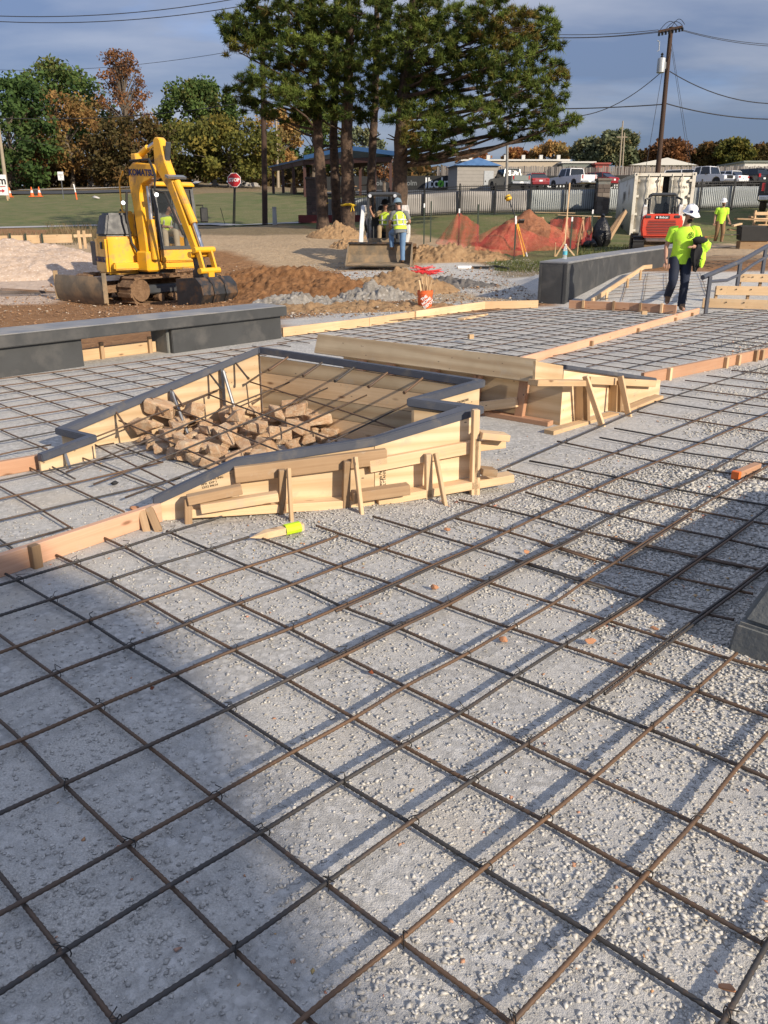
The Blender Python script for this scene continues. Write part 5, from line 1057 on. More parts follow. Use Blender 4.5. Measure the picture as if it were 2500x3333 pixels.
# ---------------------------------------------------------------- pavilion
M['dark_timber'] = MAT('dark_red_steel', (.055, .022, .018), .6); M['blue_metal'] = MAT('blue_metal_roof', (.06, .15, .33), .4, .3, .1, 3); M['shade_black'] = MAT('painted_shade_black', (.02, .018, .018), .8)
def pavilion():
    A = at(993, 515, 70); B = at(1275, 517, 66.5); dv = (at(887, 540, 79.5)-A); dv.z = 0; gv = Vector((B.x-A.x, B.y-A.y, 0)); z = A.z
    t = thing('picnic_pavilion', (A.x, A.y, tz1(A.x, A.y)), 0, 'open picnic pavilion with blue metal roof behind the pine trunks', 'pavilion'); A = Vector((A.x, A.y, 0)); B = A+gv
    def P(g, d, zz): q = A+gv*g+dv*d; return Vector((q.x, q.y, zz))
    rz = z+.55
    for s, g0, g1 in ((0, -.04, .5), (1, 1.04, .5)):
        MB().add([P(g0, -.05, z), P(g1, -.05, rz), P(g1, 1.05, rz), P(g0, 1.05, z), P(g0, -.05, z-.12), P(g1, -.05, rz-.12), P(g1, 1.05, rz-.12), P(g0, 1.05, z-.12)], [(0, 1, 2, 3), (4, 5, 6, 7), (0, 1, 5, 4), (1, 2, 6, 5), (2, 3, 7, 6), (3, 0, 4, 7)]).build('roof', M['blue_metal'], t, local=False)
    for g0, g1, za, zb in ((-.04, .5, z, rz), (1.04, .5, z, rz)): MB().beam(P(g0, -.06, za+.02), P(g1, -.06, zb+.02), .08, .30).build('fascia', M['blue_metal'], t, local=False)
    MB().beam(P(0, 0, z-.3), P(1, 0, z-.3), .2, .35).build('beam', M['dark_timber'], t, local=False); MB().beam(P(0, 0, z-.3), P(0, 1, z-.3), .2, .35).build('beam', M['dark_timber'], t, local=False); MB().beam(P(1, 0, z-.3), P(1, 1, z-.3), .2, .35).build('beam', M['dark_timber'], t, local=False)
    for g, d in ((0, .02), (0, .34), (0, .67), (0, 1), (.5, .02), (1, .02), (1, .34), (1, .67), (1, 1), (.5, 1)): q = P(g, d, 0); MB().box((q.x, q.y, (tz1(q.x, q.y)+z-.2)/2), (.22, .22, z-.2-tz1(q.x, q.y))).build('post', M['dark_timber'], t, local=False)
    # picnic tables under the roof
    for k, (g, d, lab) in enumerate(((.15, .5, 'picnic table under the left side of the pavilion'), (.7, .45, 'picnic table under the middle of the pavilion'))):
        q = P(g, d, 0); tt = thing('picnic_table', (q.x, q.y, tz1(q.x, q.y)), .5, lab, 'picnic table')
        MB().box((0, 0, .75), (1.8, .75, .06)).build('tabletop', M['old_lumber'], tt)
        for s in (-1, 1): MB().box((0, s*.7, .45), (1.8, .28, .05)).build('bench_seat', M['old_lumber'], tt); MB().box((s*.6, 0, .37), (.1, 1.4, .74), None, 1, .5).build('trestle', M['old_lumber'], tt)
pavilion()
# ---------------------------------------------------------------- block shed
def shed():
    p = ground_at(1487, 618, 91); t = thing('block_shed', p, R(8), 'grey concrete block shed with a blue gable roof beside the parked cars', 'shed')
    M['cmu'] = MAT('concrete_block', (.30, .28, .25), .9, 0, .2, 3); w, d, h = 4.3, 4.5, 2.5
    MB().box((w/2, d/2, h/2-.2), (w, d, h+.4)).build('wall', M['cmu'], t)
    MB().prism([(-.35, h), (w+.35, h), (w/2, h+.75)], (0, d+.6, 0), (0, d/2, 0)).build('roof', M['blue_metal'], t)
    dr = MB().box((w*.78, -.03, 1.0), (1.0, .06, 2.0)).build('door', M['transformer'], t); MB().box((w*.78-.35, -.08, 1.0), (.08, .06, .12)).build('handle', M['black_steel'], dr)
    for k in range(7): MB().box((w/2, -.006, .3+k*.34), (w-.02, .02, .012)).build('course_joint', M['concrete_grey'], t)
shed()
# ---------------------------------------------------------------- far buildings
M['tan_siding'] = MAT('tan_siding', (.42, .35, .26), .8, 0, .1, 1); M['pale_siding'] = MAT('pale_siding', (.55, .54, .50), .8, 0, .1, 1); M['red_siding'] = MAT('red_siding', (.28, .06, .05), .7); M['grey_roof'] = MAT('grey_roof', (.16, .18, .16), .8)
def block(name, label, x0, x1, top, Y, h, dep, mat, roof=None, gable=0, vents=0):
    a = at(x0, top, Y); b = at(x1, top, Y); w = b.x-a.x; t = thing(name, (a.x, Y, a.z-h), 0, label, 'building'); MB().box((w/2, dep/2, h/2-1), (w, dep, h+2)).build('wall', M[mat], t)
    if gable: MB().prism([(-.6, h), (w+.6, h), (w*.55, h+gable)], (0, dep+.8, 0), (0, dep/2, 0)).build('roof', M[roof or mat], t)
    else: MB().box((w/2, dep/2, h+.12), (w+.5, dep+.5, .24)).build('roof', M[roof or mat], t)
    for k in range(vents): MB().box((w*(k+.5)/vents, 1.0, h+.55), (.5, .5, .7)).build('roof_vent', M['pale_siding'], t)
block('warehouse_building', 'long flat tan building behind the slat fence', 1505, 1850, 524, 135, 4, 14, 'tan_siding', 'pale_siding', 0, 6)
block('warehouse_building', 'grey green low building end beside the tan warehouse', 1832, 1935, 531, 132, 3.4, 10, 'grey_roof', 'pale_siding')
block('storage_building', 'small red building behind the slat fence', 1940, 1982, 535, 130, 3, 8, 'red_siding')
block('gable_building', 'low building with a wide pale gable right of the utility pole', 2060, 2255, 538, 128, 3, 10, 'tan_siding', 'pale_siding', 1.0)
block('storage_building', 'white flat building near the right frame edge', 2425, 2560, 529, 130, 3.5, 10, 'pale_siding', 'grey_roof')
# ---------------------------------------------------------------- slat fence and banner fence behind the lot
M['slat_wood'] = MAT('weathered_slat', (.22, .20, .18), .9, 0, .35, 2); M['slat_dark'] = MAT('dark_slat', (.10, .09, .085), .9, 0, .35, 2)
def slat_fence():
    a = at(1420, 575, 104); t = thing('slat_fence', (a.x, a.y, tz1(a.x, a.y)), 0, 'tall weathered vertical slat fence behind the parked cars', 'fence'); rnd = random.Random(5)
    base = MB().box((0, 0, 0), (.16, .03, 1)).build('slat', [M['slat_wood']], t, local=False); me = base.data; me2 = me.copy(); me2.materials[0] = M['slat_dark']
    x = 1425; first = True
    while x < 2540:
        yt = 541+rnd.uniform(-2, 2.5)+(3 if 1900 < x < 1960 else 0); p = at(x, yt, 104); zb = tz1(p.x, p.y)-.1; h = p.z-zb
        o = base if first else bpy.data.objects.new('slat', me if rnd.random() < .72 else me2)
        if not first: COL.objects.link(o); par(o, t, False)
        first = False; o.matrix_basis = Matrix.LocRotScale(Vector((p.x, p.y+rnd.uniform(-.03, .03), zb+h/2)), Euler((0, rnd.uniform(-.03, .03), 0)), Vector((1, 1, h))); x += 6.0
    for zf in (.25, .75):
        pts = [at(x_, 541, 104.05) for x_ in (1420, 1980, 2545)]; P = [Vector((p.x, p.y, tz1(p.x, p.y)+(p.z-tz1(p.x, p.y))*zf)) for p in pts]
        for q, r_ in zip(P, P[1:]): MB().beam(q, r_, .05, .12).build('rail', M['slat_dark'], t, local=False)
slat_fence()
M['banner'] = MAT('black_banner_fabric', (.012, .013, .013), .75, 0, .3, 3); M['banner_white'] = MAT('banner_white', (.75, .77, .75), .7); M['banner_green'] = MAT('banner_green', (.16, .50, .05), .7); M['banner_grey'] = MAT('banner_grey_print', (.14, .15, .15), .7)
def banner_fence():
    a = at(1060, 600, 98); t = thing('banner_fence', (a.x, 98, tz1(a.x, a.y)), 0, 'black fabric banner fence printed tolm along the far side of the lot', 'banner fence')
    xs = [1060, 1250, 1487, 1700, 1900, 2140, 2260, 2560]; tops = [575, 573, 571, 571, 572, 568, 563, 556]
    for k in range(len(xs)-1):
        p, q = at(xs[k], tops[k], 98), at(xs[k+1]-1, tops[k+1], 98); zb = tz1(p.x, p.y); zb2 = tz1(q.x, q.y)
        MB().add([(p.x, 98, zb), (q.x, 98, zb2), (q.x, 98, q.z), (p.x, 98, p.z), (p.x, 98.06, zb), (q.x, 98.06, zb2), (q.x, 98.06, q.z), (p.x, 98.06, p.z)], [(0, 1, 2, 3), (7, 6, 5, 4), (0, 4, 5, 1), (3, 2, 6, 7), (0, 3, 7, 4), (1, 5, 6, 2)]).build('fabric_panel', M['banner'], t, local=False)
        MB().tube([(p.x, 98.12, zb), (p.x, 98.12, p.z+.1)], .05, 6).build('post', M['galv'], t, local=False)
    def logo(px, py, size, m1, dot=True):
        p = at(px, py, 97.95); m = facing(p, (0, -1, 0)); TEXT('lettering', 'tolm', size, m1, t, m, ext=.01, bold=.02)
        if dot: c = at(px-size*2.5*.30, py+1.5, 97.9); MB().cyl(c, c+Vector((0, -.03, 0)), size*.24, 16).build('round_emblem', M['banner_green'], t, local=False); MB().prism([(-.1, -.2), (.02, -.16), (.14, .2), (-.04, .06)], (0, .02, 0), c+Vector((0, -.05, 0))).build('leaf_emblem', M['banner'], t, local=False)
    logo(1436, 596, 1.5, M['banner_white']); logo(1337, 596, .75, M['banner_grey'], False); logo(1237, 596, .75, M['banner_grey'], False); logo(1803, 597, 1.35, M['banner_white']); logo(2000, 601, 1.2, M['banner_white'], False)
    p = at(1392, 593, 97.95); TEXT('lettering', 'J|', 1.2, M['banner_white'], t, facing(p, (0, -1, 0)), ext=.01, bold=.03)
banner_fence()
# ---------------------------------------------------------------- picket fence, piers and screen
M['picket'] = MAT('black_picket', (.014, .015, .017), .5, .3); M['screen'] = MAT('pale_screen_fabric', (.42, .455, .46), .85, 0, .06, 1.2); M['screen_pink'] = MAT('rosy_screen_fabric', (.42, .40, .385), .85, 0, .2, .8)
FP = [at(1039, 724, 44), at(1500, 697, 44), at(1935, 690, 44), at(2600, 674, 45.5)]
def fence_pt(u):        # u in metres along the line
    L = 0
    for a, b in zip(FP, FP[1:]):
        d = Vector((b.x-a.x, b.y-a.y, 0)).length
        if u <= L+d or b is FP[-1]: q = a.lerp(b, (u-L)/d); return Vector((q.x, q.y, q.z))
        L += d
def picket_fence():
    t = thing('picket_fence', FP[0], 0, 'black steel picket fence along the lot, pale screen fabric behind it', 'fence'); total = sum(Vector((b.x-a.x, b.y-a.y, 0)).length for a, b in zip(FP, FP[1:])); hf = 1.36
    me = None; u = .05
    while u < total:
        p = fence_pt(u)
        if me is None: o = MB().box((0, 0, hf/2), (.017, .017, hf), None, 1).build('picket', M['picket'], t, local=False); me = o.data
        else: o = bpy.data.objects.new('picket', me); COL.objects.link(o); par(o, t, False)
        o.matrix_basis = Matrix.Translation(p); u += .105
    u = 0; pm = None
    while u < total:
        p = fence_pt(u)
        if pm is None: o = MB().box((0, 0, hf/2+.02), (.07, .07, hf+.14)).build('post', M['picket'], t, local=False); pm = o.data
        else: o = bpy.data.objects.new('post', pm); COL.objects.link(o); par(o, t, False)
        o.matrix_basis = Matrix.Translation(p); u += 1.78
    for z in (.12, hf-.18, hf-.06):
        for a, b in zip(FP, FP[1:]): MB().beam(a+Vector((0, 0, z)), b+Vector((0, 0, z)), .03, .035).build('rail', M['picket'], t, local=False)
    s = thing('privacy_screen', FP[0]+Vector((0, .25, 0)), 0, 'pale silvery privacy fabric hung behind the black pickets', 'privacy screen'); off = Vector((0, .12, 0))
    u = .1; k = 0
    while u < total:
        a = fence_pt(u)+off; b = fence_pt(min(u+3.5, total))+off; V = []; Fq = []; n = 14
        for j in range(n+1):
            q = a.lerp(b, j/n)
            for i in range(5): z = .03+i/4*1.08; V.append((q.x, q.y+.015*math.sin(j*.6+k)+.012*math.sin(i*1.1+j*.3), q.z+z-.05*math.sin(math.pi*j/n)*(i == 4)))
        for j in range(n):
            for i in range(4): Fq.append((j*5+i, j*5+5+i, j*5+6+i, j*5+i+1))
        o = npmesh('fabric_sheet', V, Fq, M['screen_pink'] if 3 < u < 10 else M['screen'], s, local=False, smooth=True); so = o.modifiers.new('thick', 'SOLIDIFY'); so.thickness = .004; u += 3.5; k += 1
picket_fence()
def pier(px, py, Y, w, h, label, mats):
    p = ground_at(px, py, Y); p.z = at(px, py, Y).z; t = thing('block_pier', p, 0, label, 'pier'); rnd = random.Random(int(px)); me = {}
    MB().box((0, 0, h/2), (w-.02, w-.02, h)).build('core', M['concrete_grey'], t)
    for k in range(int(h/.2)):
        for j in range(2):
            wd = w*(.5 if k % 2 else (.62 if j else .38)); x0 = -w/2 if j == 0 else -w/2+w-(wd); wd -= .012
            MB().box((x0+wd/2+.003, -w/2+.04, k*.2+.1), (wd, .12, .188)).build('block', rnd.choice(mats), t, bevel=.006); MB().box((-w/2+.04, (x0+wd/2)*1.0, k*.2+.1), (.12, wd, .186)).build('block', rnd.choice(mats), t, bevel=.006)
    MB().box((0, 0, h+.06), (w+.1, w+.1, .12)).build('cap', mats[0], t, bevel=.015)
pb = [MAT('pier_block_a', (.15, .125, .105), .9, 0, .3, 6), MAT('pier_block_b', (.11, .088, .075), .9, 0, .3, 6), MAT('pier_block_c', (.19, .16, .135), .9, 0, .3, 6)]
pier(1955, 697, 43.8, .62, 1.55, 'brown block pier in the picket fence left of the container', pb)
pier(1022, 724, 43.8, .62, 2.0, 'dark block pier at the fence end behind the pine trunks', [MAT('pier_dark_a', (.075, .06, .055), .9, 0, .3, 6), MAT('pier_dark_b', (.10, .075, .068), .9, 0, .3, 6)])
lw = MB().box((0, 0, .18), (4.2, .35, .36)).build('low_brick_wall', MAT('dark_red_brick', (.16, .035, .035), .85), None); q = at(1110, 722, 43); lw.location = (q.x, q.y, tz1(q.x, q.y)); tag(lw, 'low dark red brick wall behind the taped pine trunks', 'wall')
# ---------------------------------------------------------------- parked vehicles
M['tyre'] = M['black_rubber']; M['rim'] = MAT('alloy_rim', (.35, .36, .37), .35, .8); M['tail'] = MAT('red_lamp', (.35, .01, .01), .2, 0, .1, 5, coat=1); M['head'] = MAT('clear_lamp', (.7, .72, .75), .15, .2); M['chrome'] = MAT('chrome', (.55, .56, .58), .2, .9); M['auto_glass'] = MAT('auto_glass', (.012, .015, .018), .08, 0, .2, 3, spec=.7)
def wheel(t, x, y, r, w=.24):
    o = MB().lathe([(r*.6, -w/2), (r*.93, -w/2), (r, -w*.35), (r, w*.35), (r*.93, w/2), (r*.6, w/2)], (x, y, r), 18, (0, 1, 0)).build('wheel', M['tyre'], t, smooth=True)
    s = 1 if y > 0 else -1; MB().lathe([(r*.62, -.02), (r*.6, .03), (r*.2, .015), (r*.12, .05)], (x, y+s*(w/2-.03), r), 14, (0, s, 0)).build('rim', M['rim'], o)
def vehicle(label, kind, paint, px, py, Y, az, group='vehicles in the parking lot', name=None):
    p = ground_at(px, py, Y); p.z = at(px, py, Y).z; 
    D = {'sedan': (4.7, 1.82), 'suv': (4.6, 1.85), 'pickup': (5.8, 2.02), 'van': (4.9, 1.95)}[kind]; L, Wd = D
    t = thing(name or {'sedan': 'parked_car', 'suv': 'parked_suv', 'pickup': 'pickup_truck', 'van': 'parked_van'}[kind], p, R(90)-az, label, {'sedan': 'car', 'suv': 'car', 'pickup': 'pickup truck', 'van': 'van'}[kind], group); b = L/2
    rr = .33 if kind == 'sedan' else (.37 if kind != 'pickup' else .41); fx, rx = b-.95, -b+(.95 if kind != 'pickup' else 1.25)
    def arch(cx): return [(cx+math.cos(a)*(rr+.07), rr+math.sin(a)*(rr+.07)) for a in np.linspace(0, math.pi, 7)]
    zl = .26 if kind == 'sedan' else .36
    low = [(b, zl+.05)]+[q for q in arch(fx)]+[q for q in arch(rx)]+[(-b, zl+.08)]
    if kind == 'sedan': top = [(-b, .78), (-b+.08, .98), (-b+.85, 1.0), (b-1.55, .98), (b-.35, .80), (b-.05, .66)]; cab = [(-b+.35, .99), (-b+1.05, 1.40), (-.05, 1.46), (.55, 1.38), (b-1.35, .97)]
    elif kind == 'suv': top = [(-b, .9), (-b+.05, 1.08), (b-1.35, 1.08), (b-.3, .95), (b-.02, .78)]; cab = [(-b+.06, 1.07), (-b+.35, 1.60), (-b+.9, 1.70), (.35, 1.68), (b-1.2, 1.07)]
    elif kind == 'van': top = [(-b, .9), (-b+.05, 1.08), (b-1.1, 1.08), (b-.2, .9), (b-.02, .78)]; cab = [(-b+.04, 1.07), (-b+.25, 1.72), (-b+.6, 1.8), (.75, 1.78), (b-.95, 1.07)]
    else: top = [(-b, .72), (-b, 1.22), (-b+2.05, 1.22), (-b+2.06, 1.16), (b-1.7, 1.16), (b-.35, 1.10), (b-.02, .95)]; cab = [(-b+2.08, 1.15), (-b+2.2, 1.82), (-b+2.6, 1.92), (.85, 1.90), (b-1.62, 1.15)]
    MB().prism(low+top, (0, Wd, 0)).build('body', paint, t, bevel=.05, seg=2, smooth=True)
    def cabin(poly, w0, w1, nm, mt, grow=0):
        zmin = min(q[1] for q in poly); zmax = max(q[1] for q in poly); n = len(poly); V = []
        for s in (-1, 1):
            for x, z in poly: f = (z-zmin)/(zmax-zmin); V.append((x, s*(w0*(1-f)+w1*f)/2, z))
        return MB().add(V, [tuple(range(n)), tuple(range(2*n-1, n-1, -1))]+[(i, i+n, (i+1) % n+n, (i+1) % n) for i in range(n)]).build(nm, mt, t, bevel=.02)
    cabin(cab, Wd*.93, Wd*.76, 'cabin_glass', M['auto_glass'])
    zt = max(q[1] for q in cab); tops = [q for q in cab if q[1] > zt-.12]; xs0, xs1 = min(q[0] for q in tops), max(q[0] for q in tops)
    MB().box(((xs0+xs1)/2, 0, zt-.015), (xs1-xs0+.1, Wd*.77, .07), None, .95, .95).build('roof', paint, t, bevel=.025, seg=2)
    for x in ((xs0-.0), (xs0+xs1)/2-.1, xs1+.1):
        for s in (-1, 1): 
            zb = cab[0][1]; MB().beam((x+(.25 if x > 0 else (-.15 if x == xs0 else 0)), s*Wd*.462, zb), (x, s*Wd*.383, zt-.03), .09, .05, (0, s, 0)).build('pillar', paint, t)
    for x in (fx, rx):
        for s in (-1, 1): wheel(t, x, s*(Wd/2-.13), rr)
    zlamp = {'sedan': .82, 'suv': 1.0, 'van': 1.0, 'pickup': 1.02}[kind]
    for s in (-1, 1):
        MB().box((-b-.005, s*(Wd/2-.2), zlamp), (.06, .3 if kind != 'pickup' else .16, .16 if kind == 'sedan' else .34)).build('tail_lamp', M['tail'], t, bevel=.01); MB().box((b-.09, s*(Wd/2-.24), zlamp-.12), (.14, .36, .16)).build('headlamp', M['head'], t, bevel=.02)
        MB().box((.75, s*(Wd/2+.1), 1.02 if kind == 'sedan' else 1.2), (.12, .2, .15)).build('mirror', M['black_steel'], t, bevel=.02)
    if kind == 'pickup':
        MB().box((-b+1.05, 0, 1.19), (1.9, Wd-.24, .08)).build('bed_opening', M['black_rubber'], t); MB().box((-b-.03, 0, .97), (.05, Wd-.5, .46)).build('tailgate', paint, t, bevel=.02); MB().box((-b-.08, 0, .56), (.16, Wd-.1, .2)).build('rear_bumper', M['chrome'], t, bevel=.03)
        MB().box((b+.0, 0, .86), (.08, Wd*.55, .32)).build('grille', M['black_steel'], t, bevel=.02); MB().box((b+.05, 0, .55), (.16, Wd-.06, .22)).build('front_bumper', M['chrome'], t, bevel=.03)
    else:
        MB().box((-b-.03, 0, .5), (.08, Wd-.1, .24)).build('rear_bumper', paint, t, bevel=.03); MB().box((b-.01, 0, .52), (.06, Wd*.6, .18)).build('grille', M['black_steel'], t, bevel=.01)
    MB().box((-b-.06 if kind != 'pickup' else -b-.17, 0, .72 if kind != 'pickup' else .58), (.02, .32, .16)).build('number_plate', M['white_paint'], t)
    return t
def paint(name, c, m=.1): return MAT(name, c, .3, m, .05, 3, coat=.6, dirt=tuple(q*.6+.05 for q in c), dirt_amt=.05)
PG, PR, PWh, PB, PS = paint('grey_paint', (.16, .18, .17), .4), paint('red_paint', (.22, .012, .015)), paint('white_car_paint', (.74, .75, .76)), paint('black_paint', (.012, .012, .014)), paint('silver_paint', (.36, .37, .38), .5)
vehicle('grey green pickup truck with an open bed beside the block shed', 'pickup', PG, 1655, 618, 88, R(-16)); vehicle('red sedan seen from behind next to the grey pickup', 'sedan', PR, 1738, 616, 90, R(-6)); vehicle('white pickup truck with four doors in the middle of the lot', 'pickup', PWh, 1860, 613, 93, R(-24)); vehicle('dark red sedan half hidden by the brown pier', 'sedan', PR, 1935, 611, 93, R(-42))
vehicle('white van showing only its roof above the container', 'van', PWh, 2192, 612, 96, R(-60)); vehicle('white pickup truck facing the camera with a dark grille', 'pickup', PWh, 2290, 607, 93, R(142)); vehicle('white sedan right of the front facing white pickup', 'sedan', PWh, 2358, 606, 94, R(-30)); vehicle('black SUV parked right of the white sedan', 'suv', PB, 2424, 607, 94, R(-28)); vehicle('silver SUV cut by the right frame edge', 'suv', PS, 2492, 608, 94, R(-35))
vehicle('black pickup tailgate on the grass at the right frame edge', 'pickup', PB, 2560, 690, 41, R(30))
# ---------------------------------------------------------------- signs, cones, marker
M['sign_red'] = MAT('sign_red', (.42, .015, .02), .45, 0, .06, 4); M['cone'] = MAT('cone_orange', (.75, .13, .02), .6)
sp = ground_at(760, 735, 51); ss = thing('stop_sign', sp, 0, 'red octagonal stop sign on a dark post by the lawn', 'stop sign'); c = at(763, 586, 51)-sp
zc = c.z; oct_ = [(math.cos(R(22.5+45*k))*.41, math.sin(R(22.5+45*k))*.41) for k in range(8)]
MB().prism(oct_, (0, .02, 0), (c.x, -.06, zc)).build('face_border', M['white_paint'], ss); pl = MB().prism([(x*.93, y*.93) for x, y in oct_], (0, .02, 0), (c.x, -.068, zc)).build('face_plate', M['sign_red'], ss)
TEXT('lettering', 'STOP', .255, M['white_paint'], ss, facing((c.x, -.082, zc), (0, -1, 0)), local=True, ext=.004, bold=.012)
for dx in (-.035, .07): MB().beam((dx*.9+.0, 0, -.1), (c.x+dx*.3, 0, zc-.1 if dx < 0 else zc-.45), .06, .06, (0, 1, 0)).build('post', M['black_steel'], ss)
MB().beam((-.5, .1, 0), (-.72, .1, 1.0), .03, .03).build('short_rod', M['black_steel'], ss)
sp = ground_at(206, 637, 82); rs = thing('road_sign', sp, 0, 'white rectangular road sign on a thin post before the maple', 'road sign'); q = at(204, 573, 82)-sp; MB().box((0, 0, q.z/2), (.06, .06, q.z)).build('post', M['galv'], rs); MB().box((0, -.05, q.z), (.55, .03, .75)).build('plate', M['white_paint'], rs, bevel=.01); TEXT('lettering', 'SPEED\n25', .16, M['black_steel'], rs, facing((0, -.07, q.z), (0, -1, 0)), local=True)
sp = ground_at(8, 645, 80); bs = thing('site_banner_sign', sp, 0, 'white sign lettered tolm with a red arrow at the left frame edge', 'sign'); q = at(-4, 602, 80)-sp
MB().box((-.35, 0, q.z), (1.9, .04, 1.75)).build('panel', M['white_paint'], bs); TEXT('lettering', 'tolm', .95, M['black_steel'], bs, facing((-.32, -.03, q.z+.35), (0, -1, 0)), local=True, ext=.004, bold=.02); MB().box((-.35, -.03, q.z-.12), (1.6, .02, .06)).build('printed_line', M['sign_red'], bs)
MB().prism([(-.5, -.06), (.2, -.06), (.2, -.16), (.45, 0), (.2, .16), (.2, .06), (-.5, .06)], (0, .02, 0), (-.1, -.03, q.z-.5)).build('arrow', M['sign_red'], bs)
for dx in (-1.1, .45): MB().beam((dx, .06, -.2), (dx-.05, .06, q.z+.7), .09, .09).build('post', M['lumber'], bs)
for k, (x, y, lab) in enumerate(((32, 633, 'orange traffic cone beside the white arrow sign'), (104, 630, 'first orange traffic cone on the road left of the road sign'), (128, 628, 'second orange traffic cone just left of the road sign'))):
    q = ground_at(x, y, 86); t = thing('traffic_cone', (q.x, q.y, q.z+.1), 0, lab, 'traffic cone', 'cones on the far road'); MB().box((0, 0, .03), (.5, .5, .06)).build('base', M['cone'], t); MB().lathe([(.19, .06), (.04, .9), (.02, .92)], (0, 0, 0), 12).build('body', M['cone'], t, smooth=True); MB().lathe([(.135, .38), (.10, .60), (.10, .601)], (0, 0, 0), 12).build('band', M['white_paint'], t)
q = ground_at(249, 636, 80); t = thing('marker_post', q, 0, 'white and orange marker post leaning on the lawn edge', 'marker post'); MB().cyl((0, 0, -.1), (-.06, 0, .6), .06, 8).build('lower_band', M['cone'], t); MB().cyl((-.062, 0, .605), (-.15, 0, 1.3), .06, 8).build('upper_band', M['white_paint'], t)
q = ground_at(312, 634, 78); o = stones('x', np.array([0.0]), np.array([0.0]), np.array([0.2]), np.array([1.0]), M['chips'], np.array([[.5, .48, .45]]), np.random.default_rng(2)); o.name = 'culvert_stone'; o.location = q; tag(o, 'pale culvert stone at the road edge', 'stone')
q = ground_at(895, 729, 44); t = thing('utility_box', q, 0, 'small grey utility pedestal on the grass right of the dark pole', 'utility box'); MB().box((0, 0, .35), (.22, .2, .9), None, .85, .85).build('body', M['transformer'], t, bevel=.02); MB().box((0, 0, .83), (.2, .19, .08)).build('cap', M['galv'], t)
